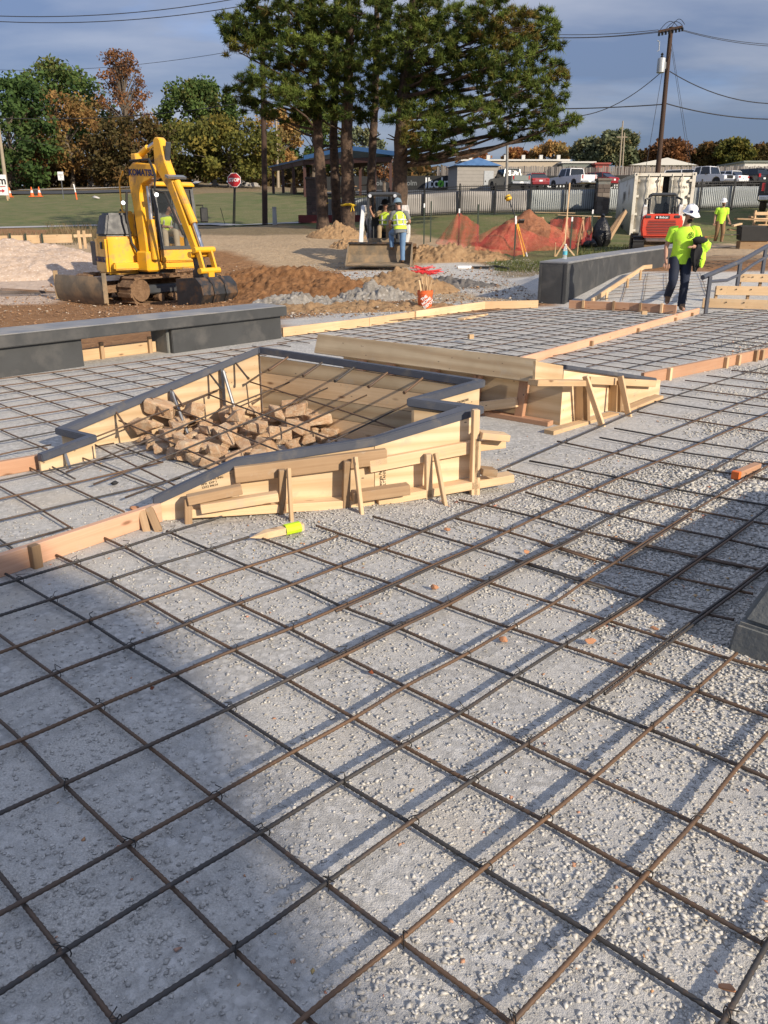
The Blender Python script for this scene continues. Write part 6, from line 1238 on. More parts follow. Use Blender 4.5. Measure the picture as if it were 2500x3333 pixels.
# ---------------------------------------------------------------- shipping container
def container():
    p = at(2046, 786, 36.5); az = R(9.0); t = thing('shipping_container', p, -az, 'beige shipping container with an ajar door behind the red loader', 'shipping container')
    M['beige'] = MAT('beige_container_paint', (.65, .61, .52), .55, 0, .08, 2, .1, 30, .004, dirt=(.30, .22, .14), dirt_amt=.22, dscale=1.6); W_, H_, L_ = 2.44, 2.59, 6.06; z0 = .1
    # corrugated side
    def corr(x, nm):
        V = []; n = 44
        for k in range(n+1): y = .12+(L_-.24)*k/n; dx = .036*(1 if (k//2) % 2 else 0)*(1 if x < 1 else -1); V += [(x+dx, y, z0+.16), (x+dx, y, z0+H_-.14)]
        o = npmesh(nm, V, [(2*k, 2*k+2, 2*k+3, 2*k+1) for k in range(n)], M['beige'], t); s = o.modifiers.new('t', 'SOLIDIFY'); s.thickness = .01
    corr(.02, 'side_wall'); corr(W_-.02, 'side_wall')
    MB().box((W_/2, L_/2, z0+H_-.03), (W_-.06, L_-.1, .05)).build('roof', M['beige'], t); MB().box((W_/2, L_-.04, z0+H_/2), (W_, .06, H_-.2)).build('end_wall', M['beige'], t); MB().box((W_/2, L_/2, z0+.1), (W_-.1, L_-.1, .12)).build('floor_panel', M['old_lumber'], t)
    for x in (.07, W_-.07):
        for y in (.07, L_-.07): MB().box((x, y, z0+H_/2), (.14, .14, H_-.02)).build('corner_post', M['beige'], t, bevel=.01)
        MB().box((x, L_/2, z0+H_-.07), (.12, L_-.29, .13)).build('top_rail', M['beige'], t); MB().box((x, L_/2, z0+.08), (.12, L_-.29, .16)).build('bottom_rail', M['beige'], t)
        for y in (.09, L_-.09):
            for z in (z0+.06, z0+H_-.055): c_ = MB().box((x, y-.005*(1 if y < 1 else -1), z), (.18, .18, .13)).build('corner_casting', M['beige'], t, bevel=.015); s_ = -1 if y < 1 else 1; MB().cyl((x, y+s_*.096, z), (x, y+s_*.105, z), .03, 10).build('casting_hole', M['black_steel'], c_)
    MB().box((W_/2, .07, z0+H_-.06), (W_-.29, .12, .12)).build('header', M['beige'], t); MB().box((W_/2, .07, z0+.08), (W_-.29, .12, .14)).build('sill', M['beige'], t)
    def door(x0, x1, ang, hinge):
        d = bpy.data.objects.new('door', None); w = x1-x0; V = []; Fq = []; n = 16
        for k in range(n+1):
            z = z0+.18+(H_-.34)*k/n; dy = .03 if (k//2) % 2 else 0; V += [(0, dy, z), (w, dy, z)]
        o = npmesh('door', [(x if hinge == 0 else x-w, y, z) for x, y, z in V], [(2*k, 2*k+1, 2*k+3, 2*k+2) for k in range(n)], M['beige'], t); s = o.modifiers.new('t', 'SOLIDIFY'); s.thickness = .03; o.location = (x0 if hinge == 0 else x1, .06, 0); o.rotation_euler = (0, 0, ang); bpy.data.objects.remove(d); sg = 1 if hinge == 0 else -1
        for f in (.42, .88):
            b = MB().cyl((sg*w*f, -.06, z0+.08), (sg*w*f, -.06, z0+H_-.04), .02, 8).build('lock_bar', M['beige'], o)
        for f in (.42, .88): MB().box((sg*w*f, -.06, z0+H_-.25), (.09, .05, .08)).build('cam_keeper', M['beige'], o); MB().box((sg*w*f, -.055, z0+1.0), (.3, .02, .05)).build('handle', M['beige'], o)
        for z in (.35, 1.0, 1.7, 2.3): MB().box((sg*.03, -.03, z0+z), (.1, .05, .1)).build('hinge', M['beige'], o)
        return o
    door(.16, 1.17, 0, 0); d2 = door(1.42, W_-.16, R(0), 1)
    MB().box((1.295, .32, z0+H_/2), (.26, .02, H_-.3)).build('interior_shade_sheet', M['shade_black'], t)  # near-black sheet painted as the shade inside, seen through the door gap
    tm = M['black_steel']; m = Matrix.Translation((-.44, -.045, z0+2.05)) @ Matrix.Rotation(R(90), 4, 'X'); TEXT('stencil_lettering', 'JTCU 200468 3', .125, tm, d2, m, local=True, ext=.002); TEXT('stencil_lettering', '22G1', .12, tm, d2, Matrix.Translation((-.36, -.045, z0+1.86)) @ Matrix.Rotation(R(90), 4, 'X'), local=True, ext=.002)
    for k in range(5): TEXT('stencil_lettering', ('MAX GROSS', 'TARE', 'PAYLOAD', 'CU CAP', 'KG LB')[k], .06, tm, d2, Matrix.Translation((-.2, -.045, z0+1.35-k*.1)) @ Matrix.Rotation(R(90), 4, 'X'), local=True, ext=.002)
    for txt, z, sz, y in (('(JW', 1.75, .55, 2.9), ('bac.', 1.2, .38, 2.7), ('k t', .85, .34, 2.9), ('dudy', .5, .30, 2.8)): TEXT('painted_lettering', txt, sz, tm, t, facing((-.03, y, z0+z), (-1, 0, 0)), local=True, ext=.003, bold=.006)
container()
# ---------------------------------------------------------------- soil heaps and spoil
def soil(name, a, b, stonec=None, sc=7):
    m, n, l, p = nodes(name); v = objvec(n, l, rnd=False); c = mixrgb(n, l, ramp(n, l, noise(n, l, v, sc, 8, .7), .3, .72), a, b)
    if stonec: vo = n.new('ShaderNodeTexVoronoi'); vo.inputs['Scale'].default_value = 9; l.new(v, vo.inputs['Vector']); c = mixrgb(n, l, ramp(n, l, vo.outputs['Distance'], .18, .3, (.8,)*3, (0, 0, 0)), c, stonec)
    l.new(c, p.inputs['Base Color']); p.inputs['Roughness'].default_value = .96; p.inputs['Specular IOR Level'].default_value = .15; bumpn(n, l, noise(n, l, v, 12, 8, .75), .9, .06, p); return m
M['soil_brown'] = soil('brown_clay_soil', (.13, .058, .024), (.33, .175, .08)); M['soil_tan'] = soil('tan_soil', (.25, .15, .075), (.42, .28, .155)); M['soil_red'] = soil('red_clay_soil', (.22, .085, .042), (.38, .18, .10)); M['lime_rubble'] = soil('pale_limestone_rubble', (.42, .30, .21), (.66, .53, .42), (.70, .60, .50)); M['grey_rubble'] = soil('grey_white_rubble', (.16, .14, .115), (.40, .375, .335), (.48, .455, .41)); M['soil_dark'] = soil('dark_wet_soil', (.09, .085, .08), (.22, .2, .18))
def heap(name, label, cx, cy, Y, wx, wy, h, mat, seed, rough=.25, rz=0, lump=.35, cat='soil heap', ny=72, nx=100):
    p = at(cx, cy, Y); u = np.linspace(-1, 1, nx); v = np.linspace(-1, 1, ny); U, V = np.meshgrid(u, v); r = np.sqrt(U**2+V**2); prof = np.clip(1-r, 0, 1); prof = prof**.75*(1+.0*U)
    X = U*wx; Yy = V*wy; n1 = vnoise(X+seed*7, Yy, seed, 4, lump*2.2); n2 = vnoise(X, Yy+seed*3, seed+9, 3, lump*.5); Z = h*prof*(1+rough*1.3*n1)+np.minimum(prof*3, 1)*(rough*.35*h*n2+.075*np.abs(vnoise(X, Yy, seed+5, 3, .16))*(1+2*rough)*(h < .9)); Z = np.where(r > .98, -.05, Z)
    c, s = math.cos(rz), math.sin(rz); WX = p.x+X*c-Yy*s; WY = p.y+X*s+Yy*c; WZ = tz(WX, WY)+Z-.03; i = np.arange(ny*nx).reshape(ny, nx); q = np.stack([i[:-1, :-1], i[:-1, 1:], i[1:, 1:], i[1:, :-1]], -1).reshape(-1, 4)
    keep = (r.ravel()[q].min(1) < 1.0); z0 = tz1(p.x, p.y); o = npmesh(name, np.stack([WX-p.x, WY-p.y, WZ-z0], -1).reshape(-1, 3), q[keep], M[mat], smooth=True); o.location = (p.x, p.y, z0); tag(o, label, cat); return o
heap('limestone_pile', 'long pale crushed limestone pile left of the excavator', 40, 905, 25.5, 3.9, 2.6, .88, 'lime_rubble', 3, .16, 0, .5, 'stone pile')
heap('spoil_heap', 'brown clay spoil bank just right of the excavator bucket', 935, 938, 19.8, 1.9, 1.2, .42, 'soil_brown', 5, .4)
heap('spoil_heap', 'tan orange spoil heap behind the orange bucket', 1290, 950, 19.2, 1.5, 1.1, .42, 'soil_tan', 6, .4)
heap('spoil_heap', 'long brown spoil ridge in front of the skid steer', 1050, 945, 18.2, 2.1, .8, .30, 'soil_brown', 7, .5)
heap('spoil_heap', 'brown soil heap running from the excavator bucket to the skid steer', 860, 888, 23.4, 2.0, 1.3, .35, 'soil_brown', 8, .4)
heap('rubble_patch', 'grey white rubble patch at the trench lip behind the bench end', 960, 985, 16.6, 1.15, .55, .20, 'grey_rubble', 9, .5, 0, .15)
heap('rubble_patch', 'grey rubble slope in the middle of the trench bank', 1215, 965, 17.6, .95, .5, .28, 'grey_rubble', 10, .5, 0, .15)
heap('rubble_patch', 'pale gravel patch on top of the brown spoil bank', 950, 912, 20.2, .65, .45, .14, 'grey_rubble', 11, .2, 0, .2)
heap('spoil_heap', 'flat orange dirt strip before the orange bucket', 1120, 1000, 15.8, 2.6, .7, .12, 'soil_tan', 12, .4, 0, .2)
heap('spoil_heap', 'dark grey wet soil behind the orange bucket', 1480, 915, 20.5, 1.2, .6, .20, 'soil_dark', 13, .4)
heap('soil_heap', 'small tan dirt heap at the foot of the taped pine', 1095, 762, 34.5, 1.25, .9, .45, 'soil_tan', 14, .3)
heap('soil_heap', 'big red clay mound behind the orange safety netting', 1715, 815, 31.5, 1.8, 1.6, 1.3, 'soil_red', 15, .16)
heap('soil_heap', 'low tan clod ridge beneath the orange netting', 1480, 845, 27.5, 1.9, .8, .42, 'soil_tan', 16, .5)
heap('soil_heap', 'tan clods heaped right of the skid steer track', 1390, 830, 28.5, 1.0, .7, .42, 'soil_tan', 17, .5)
heap('soil_heap', 'tan clods between the pine heap and the skid steer', 1150, 800, 30.5, .9, .7, .30, 'soil_tan', 18, .5)
def clods():
    rng = np.random.default_rng(5); n = 9500; X = rng.uniform(-9, 3.2, n); Y = rng.uniform(14, 26, n); yb = np.interp(X, [-30, -4.5, -1.6, 0, 3.2, 30], [9.2, 9.2, 12.6, 14.3, 16.4, 16.4]); k = Y > yb; X, Y = X[k], Y[k]; n = len(X); sz = .02+.075*rng.random(n)**5; b = rng.uniform(.16, .36, n); t = b[:, None]*np.array([[1, .60, .34]])
    pale = rng.random(n) < .16; t[pale] = rng.uniform(.30, .5, (pale.sum(), 1))*np.array([[1, .84, .66]]); o = stones('soil_clods', X, Y, tz(X, Y)+sz*.3+np.clip(vnoise(X, Y, 3, 2, 2), 0, 1)*.08, sz, M['chips'], t, rng); tag(o, 'loose clods and stones scattered over the torn up soil', 'soil clods', kind='stuff')
clods()
def road_stones():
    rng = np.random.default_rng(15); n = 15000; X = rng.uniform(-2.5, 4.6, n); Y = rng.uniform(14.5, 27, n); k = (Y > np.interp(X, [-2.5, 0, 3.2, 5], [13, 14.4, 16.6, 16.8])) & ((X < 3.2) | (Y > 22)); X, Y = X[k], Y[k]; n = len(X); sz = .02+.05*rng.random(n)**3; b = rng.uniform(.22, .55, n); t = b[:, None]*np.array([[1, .95, .86]]); o = stones('road_gravel', X, Y, tz(X, Y)+sz*.25, sz, M['chips'], t, rng, tet=True); tag(o, 'grey stones strewn on the haul road behind the form boards', 'gravel', kind='stuff')
road_stones()
# ---------------------------------------------------------------- weeds and rough grass
def blades(name, label, polys, n, hgt, w, mat, seed, cat='grass', lean=.35):
    rng = np.random.default_rng(seed); P = []
    for (px0, px1, py0, py1, k) in polys:
        c = [[T(x, y) for x in (px0, px1)] for y in (py0, py1)]
        for _ in range(int(n*k)): a, b = rng.random(2); q = c[0][0].lerp(c[0][1], a).lerp(c[1][0].lerp(c[1][1], a), b); P.append(q)
    P = np.array([tuple(p) for p in P]); P[:, 2] = tz(P[:, 0], P[:, 1])-.02; m = len(P); D = rng.normal(0, lean, (m, 3)); D[:, 2] = 1; D /= np.linalg.norm(D, axis=1)[:, None]; U = np.cross(D, rand_dir(m, rng)); U /= np.linalg.norm(U, axis=1)[:, None]
    V, Fc = tris_at(P, D, U, rng.uniform(.5, 1.2, m)*hgt, np.full(m, w)); o = npmesh(name, V, Fc, mat, attr={'tone': np.repeat(np.clip(rng.normal(.5, .25, m), 0, 1), 3), 'accent': np.repeat(np.clip(rng.normal(.1, .3, m), 0, 1), 3)}); tag(o, label, cat, kind='stuff')
M['grass_blade'] = leafmat('grass_blades', (.03, .05, .012), (.10, .13, .035), (.20, .16, .07), .1); M['dry_stalk'] = leafmat('dry_stalks', (.10, .07, .035), (.26, .20, .12), (.08, .09, .03), .1)
blades('rough_grass', 'rough green grass along the foot of the orange netting', [(1610, 1900, 850, 882, .6), (1880, 2060, 800, 840, .4)], 2600, .14, .022, M['grass_blade'], 3)
blades('dry_weeds', 'tall dry brown weeds beside the limestone pile', [(0, 330, 770, 800, .5), (150, 330, 735, 790, .5)], 1500, .42, .03, M['dry_stalk'], 4, 'weeds')
# ---------------------------------------------------------------- safety netting, stakes, survey rover
def net_material():
    m, n, l, p = nodes('orange_safety_net'); p.inputs['Base Color'].default_value = (.55, .06, .04, 1); p.inputs['Roughness'].default_value = .6
    v = objvec(n, l, (1, 1, 1), rnd=False); f = ramp(n, l, noise(n, l, v, 3.5, 5, .7), .3, .7, (.14,)*3, (.46,)*3); l.new(f, p.inputs['Alpha']); return m
M['net'] = net_material(); M['tpost'] = MAT('green_t_post', (.03, .045, .03), .7)
def net(label, top, bot, Yt, Yb, seed, stakes=()):
    rng = random.Random(seed); n = 26; V = []; Fq = []; tp_ = [at(x, y, Yt) for x, y in top]; bp_ = [at(x, y, Yb) for x, y in bot]
    def samp(L, u): k = u*(len(L)-1); i = min(int(k), len(L)-2); return L[i].lerp(L[i+1], k-i)
    for j in range(n+1):
        a, b = samp(tp_, j/n), samp(bp_, j/n)
        for i in range(8): q = a.lerp(b, i/7); V.append((q.x, q.y+.12*math.sin(j*.9+i*.7+seed)+rng.uniform(-.05, .05), max(q.z, tz1(q.x, q.y)+.02)+rng.uniform(-.02, .02)))
    for j in range(n):
        for i in range(7): Fq.append((j*8+i, j*8+8+i, j*8+9+i, j*8+i+1))
    c = samp(bp_, .5); t = thing('safety_netting', (c.x, c.y, tz1(c.x, c.y)), 0, label, 'safety netting'); npmesh('net_sheet', V, Fq, M['net'], t, local=False, smooth=True)
    for x, y0, y1, Y, wht in stakes:
        a = at(x, y1, Y); g = tz1(a.x, a.y); b = at(x, y0, Y); MB().box((a.x, a.y, (g+b.z)/2-.05), (.045, .045, b.z-g+.1)).build('stake', M['tpost'], t, local=False)
        if wht: MB().box((a.x, a.y, b.z-.06), (.05, .05, .14)).build('stake_tip', M['white_paint'], t, local=False)
net('sagging orange safety net peaked over a stake left of the clay mound', [(1418, 788), (1460, 735), (1493, 690), (1530, 712), (1560, 735)], [(1418, 790), (1450, 808), (1500, 815), (1530, 820), (1560, 812)], 29, 27.8, 1, ((1493, 680, 770, 29, True), (1554, 665, 770, 30, False), (1402, 655, 745, 33, False), (1380, 663, 765, 31, True)))
net('low orange safety net hanging in front of the clay mound', [(1545, 775), (1600, 742), (1675, 722), (1700, 745), (1780, 775), (1830, 770)], [(1545, 815), (1600, 816), (1670, 832), (1700, 830), (1780, 800), (1830, 805)], 28.2, 27, 2, ((1674, 715, 830, 27.2, True),))
net('orange safety net bunched by the plywood table', [(1790, 715), (1830, 712), (1870, 705), (1900, 710), (1925, 706)], [(1790, 790), (1830, 808), (1870, 812), (1900, 790), (1925, 780)], 30, 29, 3, ((1855, 707, 815, 28.5, True), (1910, 705, 770, 31, False), (1923, 683, 770, 31, True)))
def net_clump(px, py, Y, w, h, label):
    p = at(px, py, Y); p.z = tz1(p.x, p.y); rnd = random.Random(4); t = thing('netting_scrap', p, 0, label, 'netting scrap'); m = MB()
    for _ in range(70):
        a = rnd.uniform(0, 6.28); r = rnd.random()*w; q = Vector((math.cos(a)*r, math.sin(a)*r*.6, .02)); e = Vector((rnd.uniform(-.2, .2), rnd.uniform(-.2, .2), rnd.uniform(.3, 1)*h*(1-r/w*.6))); m.tube([q, q+e*.6+Vector((rnd.uniform(-.1, .1), 0, 0)), q+e+Vector((rnd.uniform(-.2, .2), rnd.uniform(-.1, .1), -.05))], .011, 4)
    o = m.build('strands', MAT('red_net_strand', (.70, .045, .045), .6), t, fixn=False); o['kind'] = 'stuff'
net_clump(1375, 882, 24.0, .45, .32, 'crumpled red netting scrap lying by the skid steer bucket')
def rover():
    b = T(1716, 834); t = thing('survey_rover', b, 0, 'yellow survey rover pole on a leaning bipod before the clay mound', 'survey rover'); Y = b.y; M['survey_yellow'] = MAT('survey_yellow', (.70, .42, .02), .45)
    hd = at(1657, 650, Y+.5); ct = at(1683, 722, Y+.25); MB().cyl(b+Vector((0, 0, -.02)), ct, .022, 8).build('leg', M['survey_yellow'], t, local=False); MB().cyl(b+Vector((-.05, .2, -.02)), ct+Vector((-.03, .05, -.1)), .018, 8).build('leg', M['survey_yellow'], t, local=False); MB().cyl(b+Vector((-.12, -.05, -.02)), ct+Vector((-.02, 0, -.05)), .018, 8).build('leg', M['survey_yellow'], t, local=False)
    MB().cyl(ct, hd, .018, 8).build('pole', M['black_steel'], t, local=False); ax = (hd-ct).normalized(); MB().lathe([(.03, 0), (.09, .02), (.11, .07), (.11, .12), (.085, .17), (.03, .19)], hd-ax*.03, 14, ax).build('receiver', M['survey_yellow'], t, local=False, smooth=True); MB().lathe([(.112, .085), (.114, .10), (.112, .115)], hd-ax*.03, 14, ax).build('receiver_band', M['black_steel'], t, local=False)
    MB().box(ct+Vector((.13, -.05, .02)), (.2, .05, .14), (R(35), 0, R(15))).build('data_controller', M['black_steel'], t, local=False, bevel=.01); MB().box(ct+Vector((-.05, -.03, .08)), (.05, .05, .2)).build('clamp', M['white_paint'], t, local=False)
    f = MB().cyl(b+Vector((0, 0, -.02)), b+(ct-b)*.12, .026, 8).build('pole_tip', M['white_paint'], t, local=False)
rover()
b = T(1835, 832); t = thing('grade_stake', b, 0, 'tall bare wooden stake with slanted braces beside the seat wall', 'stake'); tp2 = at(1837, 595, b.y); tp2.x = b.x+.03
lumber('shaft', b-Vector((0, 0, .1)), tp2, .035, .045, M['lumber'], t)
for dx, hh in ((-.28, .42), (.38, .34)): lumber('brace', b+Vector((dx, -.05, -.05)), b+Vector((dx*.05, -.03, hh)), .03, .05, M['lumber'], t)
for dx in (-.30, .42): lumber('peg', b+Vector((dx, -.06, -.05)), b+Vector((dx, -.06, .4)), .03, .04, M['lumber'], t)
# ---------------------------------------------------------------- plywood work table, bags, scrap wood
q = ground_at(1830, 760, 33); t = thing('work_table', q, R(-6), 'plywood sheets laid on sawhorses behind the orange netting', 'table')
zt_ = at(1800, 692, 33).z-q.z; MB().box((-.35, .2, zt_), (1.5, 1.1, .025), (0, R(1), 0)).build('plywood_top', M['ply_grey'], t); MB().box((.75, .1, zt_-.12), (2.0, 1.1, .025), (0, R(2), 0)).build('plywood_top', M['ply_grey'], t)
for x in (-.8, .1, .7, 1.4):
    MB().box((x, 0, zt_-.2), (.09, .9, .09)).build('sawhorse_beam', M['lumber'], t)
    for s in (-1, 1): MB().beam((x-.12, s*.42, -.05), (x, s*.36, zt_-.18), .04, .09).build('leg', M['lumber'], t); MB().beam((x+.12, s*.42, -.05), (x, s*.36, zt_-.18), .04, .09).build('leg', M['lumber'], t)
M['bag'] = MAT('black_bag_plastic', (.008, .008, .010), .32, 0, .3, 3, .8, 9, .05)
def bag(px, py, Y, w, h, seed, label, name='rubbish_bag'):
    p = ground_at(px, py, Y); rnd = random.Random(seed); n = 18; V = []; prof = [(.75, 0), (1, .15), (1.05, .4), (.9, .65), (.55, .85), (.2, .95), (.28, 1.02), (.12, 1.06)]
    for r, z in prof:
        for a in range(n): wv = 2*math.pi*a/n; k = 1+.12*math.sin(wv*3+z*5+seed)+rnd.uniform(-.07, .07); V.append((math.cos(wv)*r*w/2*k, math.sin(wv)*r*w/2*k*.85, z*h+rnd.uniform(-.02, .02)))
    Fq = [(i*n+a, i*n+(a+1) % n, (i+1)*n+(a+1) % n, (i+1)*n+a) for i in range(len(prof)-1) for a in range(n)]+[tuple(range(n-1, -1, -1)), tuple((len(prof)-1)*n+a for a in range(n))]
    o = MB().add(V, Fq).build(name, M['bag'], None, smooth=True, auto=60); o.location = p; tag(o, label, 'rubbish bag')
bag(1955, 800, 31, .62, 1.05, 1, 'tall knotted black rubbish bag against the container'); bag(1915, 800, 30.6, .55, .40, 2, 'slumped black rubbish bag left of the tall bag'); 
q = ground_at(1985, 800, 31); t = thing('leaning_lumber', q, 0, 'brown boards leaning on the container behind the rubbish bags', 'lumber')
for k in range(4): lumber('board', q+Vector((-.35+.08*k, .2, .0)), q+Vector((.55+.06*k, .9, 1.05+.06*k)), .04, .14, M['old_lumber'], t)
q = ground_at(1935, 770, 32); lumber('board', q+Vector((0, 0, 0)), q+Vector((-.1, .5, .95)), .04, .12, M['old_lumber'], t)
t = thing('pipe_length', T(1570, 876), 0, 'long black pipe with a white end lying on the gravel road', 'pipe'); a, b_, c_ = T(1490, 876), T(1590, 877), T(1655, 880)
MB().tube([a+Vector((.4, 0, .05)), b_+Vector((0, 0, .06)), T(1610, 874)+Vector((0, 0, .07)), c_+Vector((0, 0, .05))], .035, 8).build('pipe', M['black_rubber'], t, local=False, smooth=True); MB().tube([a+Vector((0, 0, .05)), a+Vector((.41, 0, .05))], .05, 8).build('white_end', M['white_paint'], t, local=False)
# scrap heap at the right edge
for k, (x0, y0, x1, y1, lab, mt, w_) in enumerate(((2365, 765, 2440, 762, 'flat plywood offcut below the black trough', 'ply_grey', .5), (2318, 808, 2365, 803, 'pale plywood scrap on the dirt behind the walking man', 'ply', .55), (2370, 747, 2405, 750, 'short brown scrap board left of the trough', 'old_lumber', .14), (2385, 735, 2412, 728, 'curled pale scrap board standing by the trough', 'lumber', .12), (2440, 775, 2475, 742, 'dark splintered board leaning on the scrap heap', 'old_lumber', .14), (2420, 790, 2500, 768, 'brown log lying at the foot of the scrap heap', 'old_lumber', .26), (2450, 795, 2520, 790, 'dark board flat at the right frame edge', 'old_lumber', .2), (2395, 712, 2500, 716, 'long brown board lying behind the black trough', 'old_lumber', .2), (2440, 705, 2490, 722, 'tilted red brown board above the trough', 'old_lumber', .16))):
    Y_ = 29+.5*(k % 3); a = at(x0, y0, Y_); b_ = at(x1, y1, Y_+.2); a.z = max(a.z, tz1(a.x, a.y)+.03); b_.z = max(b_.z, tz1(b_.x, b_.y)+.03); o = lumber('scrap_board' if 'log' not in lab else 'log', a, b_, w_, .05 if w_ < .5 and 'log' not in lab else (.02 if 'log' not in lab else .24), M[mt]); tag(o, lab, 'scrap wood')
q = at(2415, 768, 28.6); q.z = tz1(q.x, q.y); t = thing('plastic_trough', q, R(-4), 'black rectangular plastic trough among the scrap wood', 'trough'); 
MB().add([(0, 0, .3), (.9, 0, .3), (.95, .5, .34), (0, .5, .34), (-.04, -.04, .75), (.98, -.04, .72), (1.02, .55, .78), (-.04, .55, .80)], [(3, 2, 1, 0), (0, 1, 5, 4), (1, 2, 6, 5), (2, 3, 7, 6), (3, 0, 4, 7)]).build('shell', M['black_rubber'], t); MB().box((.45, .25, .15), (.9, .4, .3)).build('wood_base', M['old_lumber'], t)
q = at(2492, 745, 30); q.z = tz1(q.x, q.y); t = thing('wooden_pallet', q, R(10), 'pale wooden pallet standing on edge near the right frame edge', 'pallet')
for k in range(5): MB().box((0, 0, .35+k*.2), (1.0, .02, .1)).build('slat', M['lumber'], t)
for x in (-.45, 0, .45): MB().box((x, .05, .75), (.05, .09, 1.0)).build('stringer', M['lumber'], t)
rope = MB().tube([T(x, y)+Vector((0, 0, .03)) for x, y in ((2280, 778), (2300, 773), (2330, 770), (2345, 773), (2310, 778), (2290, 776))], .02, 6).build('hose', MAT('orange_hose', (.7, .10, .03), .5), None); tag(rope, 'orange hose loop on the dirt behind the walking man', 'hose')
# ---------------------------------------------------------------- left boards behind the limestone pile
t = thing('form_board', at(0, 790, 30), 0, 'pale pine boards with green stakes behind the limestone pile', 'form board'); a = at(-60, 782, 30); b_ = at(235, 776, 30)
lumber('board', a, b_, .04, .28, M['lumber'], t)
for x in (34, 84, 138): p_ = at(x, 780, 29.9); MB().box((p_.x, p_.y, p_.z-.02), (.05, .05, .45)).build('stake', M['tpost'], t, local=False)
for x in (258, 275): p_ = at(x, 775, 29.9); lumber('post', p_-Vector((0, 0, .35)), p_+Vector((0, 0, .25)), .05, .09, M['lumber'], t, (1, 0, 0))
lumber('rail', at(240, 768, 29.9), at(298, 766, 29.9), .04, .1, M['lumber'], t)
t = thing('rebar_bundle', at(100, 930, 20.5), 0, 'bundle of thin rebar lying left of the excavator blade', 'rebar bundle')
for k in range(7): a = at(-30+k*5, 948-k*3, 20.3+.05*k); b_ = at(235, 925+k*2, 21.2); a.z = tz1(a.x, a.y)+.05+.02*k; b_.z = tz1(b_.x, b_.y)+.06; add_bar(t, [a, b_], False, .009)
# ---------------------------------------------------------------- bucket of pegs and water bottle
M['bucket_orange'] = MAT('orange_bucket_plastic', (.72, .13, .035), .45, 0, .08, 4)
q = gzt(1383, 1008); t = thing('orange_bucket', q, 0, 'orange plastic bucket full of wooden pegs behind the form board', 'bucket'); s = .95
bk = MB().lathe([(.125, 0), (.13, .01), (.148, .30), (.155, .305), (.155, .325), (.149, .33), (.152, .37), (.14, .37), (.13, .03)], (0, 0, 0), 20).build('pail', M['bucket_orange'], t, smooth=True); bk.scale = (s, s, s)
MB().tube([(math.cos(a)*.175, -.02+math.sin(a)*.03-.1*abs(math.sin(a)), .36-.18*math.sin(a)) for a in np.linspace(0, math.pi, 12)], .004, 5).build('handle', M['galv'], t)
TEXT('lettering', 'THE\nHOME\nDEPOT', .07, M['white_paint'], t, facing((.02, -.165, .17), (.1, -1, -.06)) @ Matrix.Rotation(R(38), 4, 'Z'), local=True, ext=.004, bold=.002)
rnd = random.Random(9)
for k in range(13): x, y = rnd.uniform(-.1, .1), rnd.uniform(-.1, .1); pg = lumber('peg', q+Vector((x*.6, y*.6, .12)), q+Vector((x*1.5+rnd.uniform(-.04, .06), y*1.3, rnd.uniform(.44, .62))), .02, .04, M['lumber'], t)
wbp = gz(1838, 843, .85); wp = wpt(1.2, ww*.45, zt+.0); 
d_ = ray(1838, 843); tt_ = (w0.z+0)
zcap = None
for _z in np.linspace(.75, .95, 41):
    pp = gz(1838, 843, _z); u_ = (pp-w1).dot(wd)
    zl_ = (at(1850, 855, w1.y).z)+.02+.02*u_/mid
    if zcap is None or abs(zl_-_z) < zcap[0]: zcap = (abs(zl_-_z), pp)
q = zcap[1]; t = thing('water_bottle', q, 0, 'clear plastic water bottle with a blue label on the seat wall', 'bottle'); M['pet'] = GLASS('clear_plastic', (.75, .82, .85), .35); sc = 1.35
MB().lathe([(.03*sc, 0), (.033*sc, .01), (.033*sc, .13*sc), (.028*sc, .15*sc), (.013*sc, .185*sc), (.013*sc, .2*sc)], (0, 0, 0), 14).build('bottle_body', M['pet'], t, smooth=True); MB().lathe([(.0345*sc, .06*sc), (.0345*sc, .115*sc), (.0344*sc, .1151*sc)], (0, 0, 0), 14).build('label_band', MAT('cyan_label', (.10, .45, .55), .5), t); MB().cyl((0, 0, .2*sc), (0, 0, .217*sc), .015*sc, 10).build('cap', M['white_paint'], t)
# ---------------------------------------------------------------- machines
M['cat_yellow'] = MAT('machine_yellow', (.80, .41, .018), .38, 0, .07, 3, coat=.2, dirt=(.40, .235, .09), dirt_amt=.32, dscale=3.2); M['machine_grey'] = MAT('machine_dark_grey', (.042, .045, .048), .55, 0, .25, 6); M['mud'] = soil('dried_mud', (.12, .07, .04), (.30, .19, .11)); M['bucket_steel'] = MAT('worn_bucket_steel', (.045, .047, .05), .42, .5, .5, 7, .3, 30, .01, dirt=(.17, .10, .055), dirt_amt=.4, dscale=4); M['blade_steel'] = MAT('muddy_blade_steel', (.17, .14, .10), .7, .2, .4, 4, .4, 20, .01, dirt=(.34, .24, .14), dirt_amt=.6, dscale=2.5)
M['lamp_on'] = EMIT('work_lamp', (.95, .95, 1.0), 1.1); M['machine_white'] = MAT('machine_white', (.66, .65, .62), .45, 0, .06, 3, dirt=(.35, .26, .18), dirt_amt=.3, dscale=2.5); M['machine_red'] = MAT('machine_red_orange', (.66, .075, .04), .45, 0, .06, 3, dirt=(.40, .18, .12), dirt_amt=.15); M['blue_ink'] = MAT('dark_blue_print', (.02, .022, .09), .5); M['seat_black'] = MAT('black_seat', (.015, .015, .016), .7)
